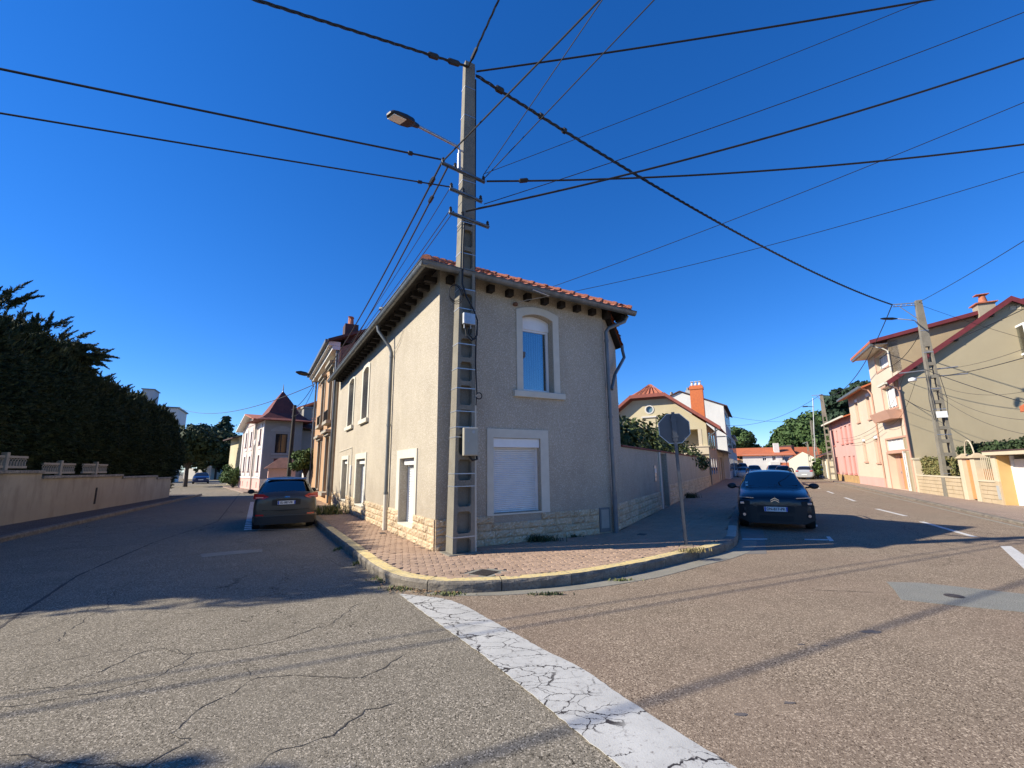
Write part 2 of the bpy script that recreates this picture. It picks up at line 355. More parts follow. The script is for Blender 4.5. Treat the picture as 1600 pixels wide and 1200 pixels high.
def root_structure(name):
    o = bpy.data.objects.new(name, None); COL.objects.link(o); o['kind'] = 'structure'; return o
def smooth_curve(pts, n=14):
    out = []
    P = [pts[0]*2-pts[1]]+pts+[pts[-1]*2-pts[-2]]
    for i in range(1, len(P)-2):
        for k in range(n):
            t = k/n; a, b_, c, d = P[i-1], P[i], P[i+1], P[i+2]
            out.append(.5*((2*b_)+(c-a)*t+(2*a-5*b_+4*c-d)*t*t+(3*b_-a-3*c+d)*t**3))
    out.append(pts[-1]); return out
def resample(cv, step):
    L = [0]
    for a, b_ in zip(cv, cv[1:]): L.append(L[-1]+(b_-a).length)
    def at(s):
        s = max(0, min(L[-1]-1e-6, s)); i = max(j for j in range(len(L)) if L[j] <= s); i = min(i, len(cv)-2)
        t = (s-L[i])/max(1e-9, L[i+1]-L[i]); return cv[i].lerp(cv[i+1], t)
    return at, L[-1]
def V2(x, y): return Vector((x, y, 0))
kp = [V2(-5.15, 12.48)+uL*k for k in (60, 30, 12, 4)]+[V2(-5.12, 12.4), V2(-4.0, 10.45), V2(-3.03, 8.77), V2(-2.25, 7.42), V2(-1.66, 6.62), V2(-1.05, 6.25), V2(-.37, 6.22), V2(.49, 6.42), V2(1.15, 6.72), V2(2.0, 7.27), V2(2.81, 7.9), V2(3.73, 8.6), V2(4.45, 9.4), V2(5.05, 10.5), V2(5.75, 11.9)]+[V2(5.75, 11.9)+uR*k for k in (4, 12, 30, 60)]
kcv = smooth_curve(kp)
kat, kL = resample(kcv, 1)
def knorm(s):
    d = (kat(s+.05)-kat(s-.05)).normalized(); return Vector((-d.y, d.x, 0))  # to the pavement side
# direction: comes from far left towards the nose then far right; pavement lies to the left of travel
s0 = min(range(4000), key=lambda i: (kat(i*kL/4000)-V2(-5.12, 12.4)).length)*kL/4000
sN = min(range(4000), key=lambda i: (kat(i*kL/4000)-V2(5.05, 10.5)).length)*kL/4000
M_kerbside = M_kerb
inner = [kat(s)+knorm(s)*.20 for s in np.arange(0.2, kL-.2, .35)]
poly = [(p.x, p.y) for p in inner]+[(inner[-1].x-12, inner[-1].y+3), (2.6, 12.0), (-.9, 9.2), (-8.6, 22), (inner[0].x+8, inner[0].y+6)]
b = MB(); b.prism(poly, -.02, PV-.012)
corner = tag(b.build('corner_pavement', M_paverbed), kind='structure')
kerb = root_structure('kerb')
def kerb_stone(at, nrm, s, e, painted, parent, h=PV, wd=.20, seed=0):
    b = MB(); n = max(2, int((e-s)/.12)+1); r = random.Random(seed); g = .006
    prof = [(0, -.02), (0, h*.35), (-.004, h*.72), (.004, h-.02), (.02, h), (wd*.55, h+.002), (wd, h), (wd, -.02)]
    vs = []
    for i in range(n):
        t = s+g+(e-s-2*g)*i/(n-1); p = at(t); q = nrm(t)
        for k, (o, z) in enumerate(prof):
            jz = r.uniform(-.0035, .0035) if k in (3, 4, 5) else 0; jo = r.uniform(-.007, .007) if 0 < k < 4 else 0
            v = p+q*(o+jo); vs.append((v.x, v.y, z+jz))
    m = len(prof); fs = []
    b.add(vs, []);
    for i in range(n-1):
        for k in range(m-1):
            b.f.append((i*m+k, (i+1)*m+k, (i+1)*m+k+1, i*m+k+1)); b.mi.append(1 if k in (4, 5) else 0)
    b.f += [tuple(range(m)), tuple((n-1)*m+k for k in reversed(range(m)))]; b.mi += [0, 0]
    top = {1: M_yellow, 2: M_whitekerb, 0: M_kerb}[painted]
    return b.build('kerb_stone', [M_kerb, top], parent, smooth=False)
s = s0-26; i = 0
while s < sN+22:
    ln = 1.0 if s < sN-5.2 and s > s0+5 else .98
    pa = 1 if s0+.7 < s+ln/2 < sN-1.55 else (2 if sN-1.7 < s < sN+.2 else 0)
    kerb_stone(kat, knorm, s, min(s+ln, kL), pa, kerb, seed=i); s += ln; i += 1
# far continuations
for a_, b_ in ((.5, s0-26), (sN+22.9, kL-.5)):
    kerb_stone(kat, knorm, a_, b_, 0, kerb, seed=3)
# gutter channel of concrete along the nose
def strip(name, pts_in, pts_out, z0, z1, m, parent=None):
    b = MB(); n = len(pts_in)
    pts = [(p.x, p.y) for p in pts_in]+[(p.x, p.y) for p in reversed(pts_out)]
    b.prism(pts, z0, z1); return b.build(name, m, parent)
gs = np.arange(s0+6.9, sN-.3, .25); nk = len(gs)
gin = [kat(t)-knorm(t)*.012 for t in gs]
gout = [kat(t)-knorm(t)*(.05+.30*min(1, (j/nk)*2.2)) for j, t in enumerate(gs)]
tag(strip('gutter_channel', gin, gout, -.015, .009, M_gutter), kind='structure')
p_ = [G(*q) for q in [(1157, 827), (1192, 824), (1198, 866), (1163, 866)]]
b = MB(); b.prism([(p.x, p.y) for p in p_], -.01, .0075); tag(b.build('gutter_patch', mat('gutter_patch_asphalt', (.20, .18, .15), (.16, .145, .125), scale=3, bump=.6)), kind='structure')
# zig-zag pavers
def inpoly(x, y, pl):
    c = False; j = len(pl)-1
    for i in range(len(pl)):
        xi, yi = pl[i]; xj, yj = pl[j]
        if (yi > y) != (yj > y) and x < (xj-xi)*(y-yi)/(yj-yi)+xi: c = not c
        j = i
    return c
def paver_profile(L, W, g):
    a = .016; xs = [0, .25, .5, .75, 1]; off = [a, -a, a, -a, a]
    bot = [(x*L, o) for x, o in zip(xs, off)]; top = [(x*L, o+W) for x, o in zip(xs, off)]
    pts = bot+[(L-.010, W*.5)]+top[::-1]+[(-.010, W*.5)]
    cx, cy = L/2, W/2
    return [(cx+(x-cx)*(1-g/L*2), cy+(y-cy)*(1-g/W*2)) for x, y in pts]
PL_, PW_ = .225, .1125
pav_meshes = []
for k in range(6):
    r_ = random.Random(k); pr = paver_profile(PL_, PW_, .0035); b = MB(); n = len(pr)
    top = [(PL_/2+(x-PL_/2)*.955, PW_/2+(y-PW_/2)*.92) for x, y in pr]; tz = [r_.uniform(-.0015, .0015) for _ in range(n)]
    b.add([(x, y, -.03) for x, y in pr]+[(x, y, -.004) for x, y in pr]+[(x, y, tz[i]) for i, (x, y) in enumerate(top)],
          [(i, (i+1) % n, n+(i+1) % n, n+i) for i in range(n)]+[(n+i, n+(i+1) % n, 2*n+(i+1) % n, 2*n+i) for i in range(n)]+[tuple(2*n+i for i in range(n))])
    me_o = b.build('paver', M_paver, smooth=False); pav_meshes.append(me_o.data); bpy.data.objects.remove(me_o)
PF = FR(-3, 5, 76)
cells = []
wallpoly = [(C0+fF*k+Vector((.02, -.03, 0))) for k in (0, 4.19)]
area = [(p.x, p.y) for p in inner]+[(inner[-1].x, inner[-1].y)]+[((V2(2.25, 10.47)+uR*k).x, (V2(2.25, 10.47)+uR*k).y) for k in (60, 0)]+[((C0+uL*k-fF*.02).x, (C0+uL*k-fF*.02).y) for k in (0, 60)]
PFn = np.array(PF)
for r in range(-260, 300):
    for c in range(-150, 190):
        lx = c*PL_+(r % 2)*PL_/2; ly = r*PW_
        wx = PFn[0, 0]*(lx+.11)+PFn[0, 1]*(ly+.056)+PFn[0, 3]; wy = PFn[1, 0]*(lx+.11)+PFn[1, 1]*(ly+.056)+PFn[1, 3]
        d = math.hypot(wx, wy)
        if wy < 5 or d > 27: continue
        if inpoly(wx, wy, area):
            if (wx+.82)**2+(wy-8.12)**2 < .035: continue
            cells.append((d, lx, ly, wx, wy))
cells.sort()
drain_c = (G(757, 894.5, PV).x, G(757, 894.5, PV).y); dcd = (G(754, 889, PV)-G(735, 895, PV)).normalized()
dcaz = math.degrees(math.atan2(dcd.x, dcd.y))
cells = [c for c in cells if abs((c[3]-drain_c[0])*dcd.x+(c[4]-drain_c[1])*dcd.y) > .24 or abs(-(c[3]-drain_c[0])*dcd.y+(c[4]-drain_c[1])*dcd.x) > .20]
rest = MB()
for i, (d, lx, ly, wx, wy) in enumerate(cells):
    r_ = random.Random(i); T = PF @ Matrix.Translation((lx, ly, PV+r_.uniform(-.0035, .0025))) @ Matrix.Rotation(R(r_.uniform(-.7, .7)), 4, 'X') @ Matrix.Rotation(R(r_.uniform(-.7, .7)), 4, 'Y')
    if i < 298: inst(pav_meshes[i % 6], 'paver', corner, T)
    else:
        me = pav_meshes[i % 6]; k = len(rest.v); rest.v += [tuple(T @ v.co) for v in me.vertices]; n = 12
        rest.f += [tuple(k+q for q in p.vertices) for p in me.polygons]; rest.mi += [0]*len(me.polygons)
tag(rest.build('paver_field', M_paver, corner, fixn=False), kind='stuff')
# far part of the corner pavement: paver-coloured sheet
b = MB(); q0 = V2(2.25, 10.47)
b.prism([(p.x, p.y) for p in [q0+uR*16.5-Vector((-.02, .01, 0)), kat(sN+15.5)+knorm(sN+15.5)*.2]+[kat(t)+knorm(t)*.205 for t in (sN+22, sN+34, kL-2)]+[q0+uR*70]], 0, PV-.002)
b.prism([(p.x, p.y) for p in [C0+uL*19.5, C0+uL*60]+[kat(t)+knorm(t)*.205 for t in (3, s0-24, s0-14)]], 0, PV-.002)
tag(b.build('pavement_beyond', M_paver), kind='structure')
# drain cover in the pavement
D = thing('drain_cover', 'square dark iron cover set in the pavers in front of the concrete pole', 'drain cover', FR(*drain_c, dcaz, PV))
b = MB(WM(D)); b.box(-.27, .27, -.22, .22, -.05, -.004); b.build('mortar_bed', M_gutter, D)
b = MB(WM(D)); b.box(-.16, .16, -.15, .15, -.05, .000); b.build('frame', M_iron, D)
b = MB(WM(D))
for i in range(7):
    for j in range(6): b.box(-.145+i*.042, -.145+i*.042+.032, -.135+j*.046, -.135+j*.046+.034, 0, .006)
tag(b.build('tread_pattern', M_iron, D), kind='stuff')
for (px, py, sx, sy, az, lb) in ((1146-1146+1003, 835, .22, .13, 28, 'small dark iron cover in the shaded pavers right of the downpipe'), (598, 833, .2, .09, -29.4, 'thin dark iron cover in the sunlit pavers by the left wall'), (562, 823, .12, .05, -29.4, 'small dark valve cover in the sunlit pavers nearer the grey people carrier')):
    g_ = G(px, py, PV); D = thing('valve_cover', lb, 'drain cover', FR(g_.x, g_.y, az, PV))
    b = MB(WM(D)); b.box(-sx/2-.02, sx/2+.02, -sy/2-.02, sy/2+.02, -.04, .003); b.build('frame', M_iron, D)
    b = MB(WM(D)); b.box(-sx/2, sx/2, -sy/2, sy/2, 0, .007); b.build('lid', M_iron, D, bevel=.002)

# ------------------------------------------------------------------ road markings (sheets 4 mm proud)
M_stop = road_paint('stop_line_paint', (.54, .525, .475), (.16, .13, .11), 1.1)
M_line = road_paint('line_paint', (.62, .60, .55), (.20, .15, .12), 1.2, False)
def flat(name, pts, z, m, t=.004):
    b = MB(); b.prism([(p[0], p[1]) for p in pts], z-t+.0005, z); return tag(b.build(name, m), kind='structure')
rr = random.Random(5)
def wob(pts, amp=.006, step=.05):
    out = []
    for a, c in zip(pts, pts[1:]):
        n = max(1, int((c-a).length/step)); d = (c-a).normalized(); q = Vector((-d.y, d.x, 0))
        for k in range(n): out.append(a.lerp(c, k/n)+q*rr.uniform(-amp, amp))
    return out+[pts[-1]]
flat('stop_line', wob(smooth_curve(SLL, 5)+[SLL[-1]+dL*3])+wob(list(reversed([*smooth_curve(SLR, 5), SLR[-1]+dR*3]))), .010, M_stop)
cA, cB = V2(8.0, 6.9), V2(12.01, 14.18); dC = uR
def dash(a, c, wd):
    d = (c-a).normalized(); q = Vector((-d.y, d.x, 0))*wd/2; n = 8
    flat('centre_dash', wob([a+q, c+q], .006)+wob([c-q, a-q], .006), .010, M_line)
dash(G(1370, 795.5), G(1415, 806.5), .12); dash(G(1440, 815.5), G(1523, 839.5), .12)
flat('give_way_dash', [G(1563, 854), G(1580, 854), G(1640, 895), G(1608, 897)], .010, M_line)
for k in range(3):
    a = G(1370, 795.5)+dC*(4+6*k); dash(a, a+dC*2.4, .12)
# parking marks on the right street
flat('parking_mark', [G(1257, 842.6), G(1294, 843.2), G(1294, 844.8), G(1257, 844)], .010, M_line)
flat('parking_mark', [G(1291, 839), G(1297, 839), G(1303, 846), G(1296, 846)], .010, M_line)
flat('parking_mark', [G(1160, 842.3), G(1199, 842.3), G(1199, 843.8), G(1160, 843.8)], .013, M_line)
flat('parking_mark', [G(1272, 820.5), G(1277, 820.5), G(1278, 823), G(1273, 823)], .010, M_line)
# dotted parking line on the left street
pa, pb = G(387, 828), G(396, 796)
M_lineL = road_paint('dotted_line_paint', (.74, .73, .70), (.18, .165, .15), .8, False)
dd = (pb-pa).normalized(); L_ = (pb-pa).length; k = 0
dd = uL.copy()
while k < 26:
    a = pa+dd*k*.5; q = Vector((-dd.y, dd.x, 0))*.09
    flat('parking_dash', [a+q, a-q, a-q+dd*.26, a+q+dd*.26], .006, M_lineL); k += 1
a = pa+Vector((.09, 0, 0)); e = G(481, 827); flat('parking_end_line', [a, e, e+dd*.06, a+dd*.06], .0055, M_lineL)
# pale edge line in front of the right pavement
ea, eb = G(1600, 826), G(1450, 791)
flat('edge_line', wob([ea-uR*6, eb+uR*30], .004)+wob([eb+uR*30+Vector((.10, 0, 0)), ea-uR*6+Vector((.10, 0, 0))], .004), .008, M_gutter)
# asphalt repairs, covers, joints and cracks
flat('asphalt_patch', [G(1385, 910), G(1440, 911.5), G(1600, 929), G(1760, 945), G(1800, 985), G(1600, 957.5), G(1500, 948), G(1408, 938), G(1397, 922)], .009, M_patch)
g_ = G(1491, 932.5); D = thing('valve_cover', 'small round iron cover in the grey green asphalt patch', 'valve cover', FR(g_.x, g_.y, 30, .009))
b = MB(WM(D)); b.lathe([(.095, -.02), (.095, .004), (.08, .004)], seg=24); b.build('ring', M_iron, D)
b = MB(WM(D)); b.lathe([(.078, -.02), (.078, .006), (.06, .009)], seg=24); b.build('lid', M_iron, D)
flat('repair_strip', [G(313, 866), G(372, 860.5), G(410, 858.5), G(410, 862.5), G(360, 867), G(316, 871)], .005, M_gutter, .004)
M_crack = mat('crack_dark', (.035, .03, .026), (.055, .048, .04), scale=20, rough=1)
M_joint = mat('road_joint', (.05, .042, .038), (.08, .07, .06), scale=9, rough=1)
def crack(name, pts, wd, m, z, jag=.05, step=.06, seed=1, parent=None):
    r_ = random.Random(seed); b = MB(); base = [Vector((p.x, p.y, 0)) for p in pts]; out = []
    drift = 0
    for a, c in zip(base, base[1:]):
        n = max(1, int((c-a).length/step)); d = (c-a).normalized(); q = Vector((-d.y, d.x, 0))
        for k in range(n):
            drift = drift*.8+r_.uniform(-jag, jag); out.append((a.lerp(c, k/n)+q*drift, q))
    out.append((base[-1], q)); n = len(out)
    vs = []
    for i, (p, q) in enumerate(out):
        h = wd*.5*r_.uniform(.25, 1.3)*(min(1, i/4+.1, (n-1-i)/4+.1)); vs += [tuple(p+q*h+Vector((0, 0, z))), tuple(p-q*h+Vector((0, 0, z)))]
    b.add(vs, [(2*i, 2*i+1, 2*i+3, 2*i+2) for i in range(n-1)])
    o = b.build(name, m, fixn=False); tag(o, kind='structure'); return o
crack('road_joint', [G(-300, 1130), G(0, 980), G(120, 900), G(240, 848), G(340, 815)]+[G(340, 815)+uL*30], .045, M_joint, .0032, .004, .15, 2)
CR = [[(622, 928), (560, 900), (505, 870)], [(0, 1085), (100, 1072), (215, 1023), (255, 1012), (305, 1020), (405, 1010), (470, 990), (520, 975), (560, 940)],
      [(-40, 1110), (140, 1085), (240, 1060), (300, 1025), (260, 1012)], [(0, 1180), (220, 1195), (290, 1165), (305, 1150), (280, 1145), (320, 1105), (400, 1062), (470, 1055), (560, 1058), (640, 1020)],
      [(400, 1200), (420, 1180), (520, 1150), (570, 1110), (640, 1095)], [(80, 1010), (130, 970), (165, 950), (185, 920), (225, 900), (240, 890)], [(0, 1060), (80, 1035), (150, 1020), (250, 1012)],
      [(210, 970), (240, 955), (300, 960), (360, 950), (430, 950), (470, 945)], [(390, 1065), (385, 1050), (380, 1040)], [(360, 850), (410, 855), (440, 875), (480, 885)], [(0, 930), (60, 912), (110, 905)], [(0, 1000), (60, 985), (120, 960), (150, 945)]]
for i, c in enumerate(CR): crack('asphalt_crack', [G(*q) for q in c], (.009, .010, .009, .011, .012, .008, .006, .006, .006, .006, .006, .006)[i], M_crack, .0025, .022, .05, 10+i)
CRR = [[(1390, 928), (1340, 925), (1240, 922)], [(1400, 820), (1450, 845), (1500, 862), (1600, 890)], [(1330, 800), (1390, 812), (1470, 850), (1530, 860)]]
for i, c in enumerate(CRR): crack('asphalt_crack', [G(*q) for q in c], .010, M_crack, .0065, .02, .06, 40+i)
M_tar = mat('dark_tar_mark', (.085, .08, .08), (.12, .10, .09), scale=30, rough=.9)
for q_, sc_ in (((1340, 988), 1), ((1222, 1100), .4), ((1145, 1118), .45), ((1243, 1008), .35), ((1282, 1010), .3)):
    pts = []; c_ = G(*q_); r_ = random.Random(q_[0])
    for k in range(14): a = k/14*6.283; pts.append((c_.x+.13*sc_*r_.uniform(.5, 1.1)*math.cos(a)+.13*sc_, c_.y+.045*sc_*r_.uniform(.4, 1.3)*math.sin(a)))
    flat('tar_mark', pts, .0075, M_tar, .003)
# left pavement with its kerb
wL = V2(-14.86, 13.39); dW = V2(-20.69, 27.57)-wL; dW.normalize()
k1, k2 = V2(-12.13, 11.0), V2(-19.34, 27.05); dk = (k2-k1).normalized()
lat = lambda s: k1+dk*s
lnrm = lambda s: Vector((-dk.y, dk.x, 0))
kl = root_structure('far_kerb')
s = -9.; i = 50
while s < 22: kerb_stone(lat, lnrm, s, s+1, 0, kl, h=.12, seed=i); s += 1; i += 1
b = MB(); b.prism([(p.x, p.y) for p in [lat(-9)+lnrm(0)*.156, lat(22)+lnrm(0)*.156, lat(23)+lnrm(0)*3.6, wL-dW*10+lnrm(0)*.3]], -.02, .112)
tag(b.build('left_pavement', M_asP), kind='structure')
# right pavement
rk1 = V2(12.96, 11.81); drk = (V2(23.55, 31.3)-rk1).normalized(); rat = lambda s: rk1+drk*s; rn = lambda s: Vector((drk.y, -drk.x, 0))
kr = root_structure('right_kerb')
for k in range(-8, 34): kerb_stone(rat, rn, k*1., k+1., 0, kr, h=.07, seed=k+90)
b = MB(); b.prism([(p.x, p.y) for p in [rat(-8)+rn(0)*.156, rat(110)+rn(0)*.156, rat(110)+rn(0)*12, rat(-8)+rn(0)*9]], -.02, .066)
M_pavR = asphalt('right_pavement_asphalt', (.30, .225, .175), (.40, .32, .26), (.17, .13, .10), (.26, .20, .17), .8, .7)
tag(b.build('right_pavement', M_pavR), kind='structure')
# villa pavement in the left street
b = MB(); b.prism([(-19.6, 33.2), (-17.5, 33.2), (-16.5, 37), (-25.5, 48), (-29.5, 46.3)], -.02, .09)
tag(b.build('villa_pavement', M_pavR), kind='structure')
# ================================================================== CORNER HOUSE
Fr = FR(C0.x, C0.y, 60.4); Lf = FR(C0.x, C0.y, 150.6); Rt = FR(2.23, 10.48, 28)
H = thing('corner_house', 'two storey cream rendered corner house with stone base and red tiled roof', 'house', Fr)
ST = .69   # top of the stone base
def window_set(F, parent, hole, outer, proud=.025, depth=.16, kind='shutter', sill=None, box_h=.16, label=None, cw=None, nslat=30):
    """surround, reveal comes from the wall; frame set back, with shutter or glazing"""
    b = MB(F); b.plate(outer, [hole], -proud, 0, back=False); s_ = b.build('window_surround', M_surround, parent)
    xs = [p[0] for p in hole]; zs = [p[1] for p in hole]; x0, x1, z0, z1 = min(xs), max(xs), min(zs), max(zs)
    if sill:
        b = MB(F); b.box(*sill); b.build('sill', M_surround, parent, bevel=.01)
    if kind == 'shutter':
        sh = MB(F); n = nslat; h = (z1-z0-box_h)/n
        pts = []
        for k in range(n):
            za = z0+h*k; pts += [(x0+.04, depth+.024, za), (x0+.04, depth+.002, za+h*.2), (x0+.04, depth-.004, za+h*.5), (x0+.04, depth+.001, za+h*.80), (x0+.04, depth+.024, za+h*.99)]
        m = len(pts); sh.add(pts+[(x1-.04, p[1], p[2]) for p in pts], [(i, m+i, m+i+1, i+1) for i in range(m-1)])
        o = tag(sh.build('roller_shutter', M_white, parent, fixn=False), label)
        each(F, [(a, a+.044, depth-.02, depth+.04, z0+.002, z1-box_h) for a in (x0+.001, x1-.045)], 'guide_rail', M_white, o)
        b = MB(F); b.box(x0+.002, x1-.002, depth-.12, depth+.06, z1-box_h, z1-.003); b.build('shutter_box', M_white, o, bevel=.012)
    return s_
def bars(F, parent, x0, x1, z0, z1, y, t=.06, d=.05, m=None, mull=(), name='frame'):
    b = MB(F); b.box(x0, x0+t, y, y+d, z0, z1); b.box(x1-t, x1, y, y+d, z0, z1); b.box(x0+t, x1-t, y+.001, y+d-.001, z0, z0+t); b.box(x0+t, x1-t, y+.001, y+d-.001, z1-t, z1)
    for mx in mull: b.box(mx-t*.6, mx+t*.6, y+.002, y+d-.002, z0+t, z1-t)
    return b.build(name, m or M_white, parent)
# front wall
fo = [(0, 0), (4.19, 0), (4.19, 5.45), (0, 5.62)]
h_low = rect(1.18, 2.30, .72, 2.20); h_up = arch(1.90, 2.70, 3.21, 4.86, .10)
b = MB(Fr); b.plate(fo, [h_low, h_up], 0, .3); b.build('wall', M_stucco, H)
window_set(Fr, H, h_low, rect(1.04, 2.50, .69, 2.38), depth=.14, box_h=.19, label='closed white roller shutter', nslat=34)
b = MB(Fr); b.box(1.181, 2.299, -.02, .30, .69, .722); b.build('sill', M_mortar, H)
window_set(Fr, H, h_up, arch(1.75, 2.86, 3.2, 5.0, .12), kind='none', sill=(1.66, 2.97, -.07, .16, 3.07, 3.205))
wn = bars(Fr, H, 1.905, 2.69, 3.215, 4.66, .17, .065, .05, name='window_frame')
b = MB(Fr); b.plate(arch(1.905, 2.695, 4.64, 4.855, .10), [], .15, .20); b.build('shutter_box', M_white, wn)
b = MB(Fr); b.box(1.97, 2.625, .19, .196, 3.28, 4.6); b.build('pane', M_glass_w, wn)
M_curtain = mat('pale_curtain', (.50, .56, .60), (.42, .48, .54), scale=4, stretch=(6, 6, .3))
b = MB(Fr); n = 40; vs = []
for k in range(n+1):
    x = 2.08+.5*k/n; y = .27+.018*math.sin(k*1.3); vs += [(x, y, 3.25), (x, y, 4.62)]
b.add(vs, [(2*k, 2*k+2, 2*k+3, 2*k+1) for k in range(n)]); b.build('curtain', M_curtain, wn, smooth='all', fixn=False)
# dark room behind
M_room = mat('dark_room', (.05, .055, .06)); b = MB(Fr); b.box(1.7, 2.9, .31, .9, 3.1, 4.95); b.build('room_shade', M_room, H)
# a torch-like ornament on the window sill inside
M_bronze = mat('ornament', (.12, .10, .085), rough=.5)
b = MB(Fr); b.lathe([(.05, 3.22), (.03, 3.26), (.015, 3.4), (.03, 3.6), (.015, 3.75), (.03, 3.95), (.075, 4.02), (.08, 4.12), (.0, 4.12)], c=(2.03, .235, 0), seg=10); tag(b.build('window_ornament', M_bronze), 'dark torch shaped ornament behind the upper front window glass', 'ornament')
# left wall, x = -s
def lx(s0_, s1_, z0, z1): return rect(-s1_, -s0_, z0, z1)
l1 = lx(1.30, 2.42, .42, 1.84); l2 = lx(6.35, 7.75, .50, 1.94); l3 = lx(9.5, 10.65, .5, 1.98)
lu1 = arch(-7.28, -6.42, 3.2, 4.82, .10); lu2 = arch(-10.0, -8.98, 3.2, 4.90, .10)
b = MB(Lf); b.plate([(-12.9, 0), (-.002, 0), (-.002, 5.62), (-12.9, 5.55)], [l1, l2, l3, lu1, lu2], 0, .3); b.build('wall', M_stucco, H)
window_set(Lf, H, l1, lx(1.14, 2.66, .419, 2.03), depth=.2, box_h=.15, nslat=34); window_set(Lf, H, l2, lx(6.2, 7.95, .499, 2.12), depth=.2); window_set(Lf, H, l3, lx(9.3, 10.85, .499, 2.12), depth=.2)
for hl, xa, xb in ((lu1, -7.28, -6.42), (lu2, -10.0, -8.98)):
    window_set(Lf, H, hl, arch(xa-.16, xb+.16, 3.19, 4.95, .12), kind='none', sill=(xa-.22, xb+.22, -.09, .16, 3.06, 3.195))
    f_ = bars(Lf, H, xa+.005, xb-.005, 3.21, 4.62, .20, .06, .05, name='window_frame'); b = MB(Lf); b.plate(arch(xa+.006, xb-.006, 4.6, 4.82, .09), [], .18, .22); b.build('shutter_box', M_white, f_)
    b = MB(Lf); b.box(xa+.06, xb-.06, .22, .226, 3.27, 4.57); b.build('pane', M_glass_d, f_)
# right (street) wall up to the garden wall
b = MB(Rt); b.plate([(.002, 0), (1.12, 0), (1.12, 4.70), (.002, 5.42)], [], 0, .3); b.build('wall', M_stucco, H)
# back walls (unseen sides close the volume)
b = MB(Fr); b.box(.32, 4.6, 1.3, 12.7, 0, 4.6); b.build('wall', M_stucco, H)
# stone base: individually laid split stones
stone_me = []
for k in range(10):
    r_ = random.Random(100+k); b = MB(); nx, nz = 6, 4; vs = []
    for j in range(nz+1):
        for i in range(nx+1):
            e = 1 if (i in (0, nx) or j in (0, nz)) else 0
            vs.append((i/nx, -(.004 if e else r_.uniform(.008, .030)), j/nz))
    idx = lambda i, j: j*(nx+1)+i
    fs = [(idx(i, j), idx(i+1, j), idx(i+1, j+1), idx(i, j+1)) for j in range(nz) for i in range(nx)]
    n0 = len(vs); ring = [idx(i, 0) for i in range(nx+1)]+[idx(nx, j) for j in range(1, nz+1)]+[idx(i, nz) for i in range(nx-1, -1, -1)]+[idx(0, j) for j in range(nz-1, 0, -1)]
    vs += [(vs[q][0], .02, vs[q][2]) for q in ring]; m_ = len(ring)
    fs += [(ring[q], n0+q, n0+(q+1) % m_, ring[(q+1) % m_]) for q in range(m_)]
    b.add(vs, fs); o = b.build('stone', M_stone, fixn=True); stone_me.append(o.data); bpy.data.objects.remove(o)
stone_cnt = [0]
def stone_wall(F, parent, x0, x1, z0, z1, rows, holes=(), proud=.02, lim=300, seed=1, lmean=.36):
    """rows of stones between x0 and x1; holes = (xa, xb, za) areas left free above za"""
    r_ = random.Random(seed); hz = (z1-z0)/rows; extra = MB()
    for j in range(rows):
        za, zb = z0+j*hz, z0+(j+1)*hz; spans = [(x0, x1)]
        for (ha, hb, hzb) in holes:
            if zb > hzb+.02:
                ns = []
                for a, c in spans:
                    if hb <= a or ha >= c: ns.append((a, c)); continue
                    if ha > a: ns.append((a, ha))
                    if hb < c: ns.append((hb, c))
                spans = ns
        for a, c in spans:
            x = a
            while x < c-.02:
                ln = r_.uniform(lmean*.6, lmean*1.35); 
                if c-x-ln < .16: ln = c-x
                T = F @ Matrix.Translation((x+.003, -proud, za+.003)) @ Matrix.Diagonal((ln-.006, 1+r_.uniform(-.2, .5), hz-.006, 1))
                me = stone_me[r_.randrange(10)]
                if stone_cnt[0] < lim: inst(me, 'stone', parent, T); stone_cnt[0] += 1
                else:
                    k = len(extra.v); extra.v += [tuple(T @ v.co) for v in me.vertices]; extra.f += [tuple(k+q for q in p.vertices) for p in me.polygons]; extra.mi += [0]*len(me.polygons)
                x += ln
    if extra.v: tag(extra.build('stone_field', M_stone, parent, fixn=False), kind='stuff')
stone_wall(Fr, H, .0, 3.80, PV-.02, ST, 4, holes=((1.18, 2.30, .66),), seed=3)
stone_wall(Lf, H, -5.5, -.004, PV-.02, ST, 4, holes=((-2.42, -1.30, .42), (-3.45, -3.30, 0)), seed=4)
stone_wall(Rt, H, .04, 1.12, PV-.02, .74, 4, seed=5)
stone_wall(Lf, H, -12.9, -5.5, PV-.02, ST, 4, holes=((-7.75, -6.35, .50), (-10.65, -9.5, .50), ), seed=6)
each(Lf, [(a, c, -.03, .3, z_-.025, z_+.005) for (a, c, z_) in ((-2.42, -1.30, .42), (-7.75, -6.35, .5), (-10.65, -9.5, .5))], 'sill', M_surround, H)
# metre box set in the front base near the downpipe
mb_ = MB(Fr); mb_.box(3.82, 4.12, -.025, .0, .18, .70); o = mb_.build('meter_box', mat('meter_frame', (.13, .14, .14), rough=.6), H, bevel=.006)
b = MB(Fr); b.box(3.86, 4.08, -.034, -.024, .26, .66); b.build('door', mat('meter_door', (.30, .29, .25), (.25, .24, .21), rough=.6), o, bevel=.004)
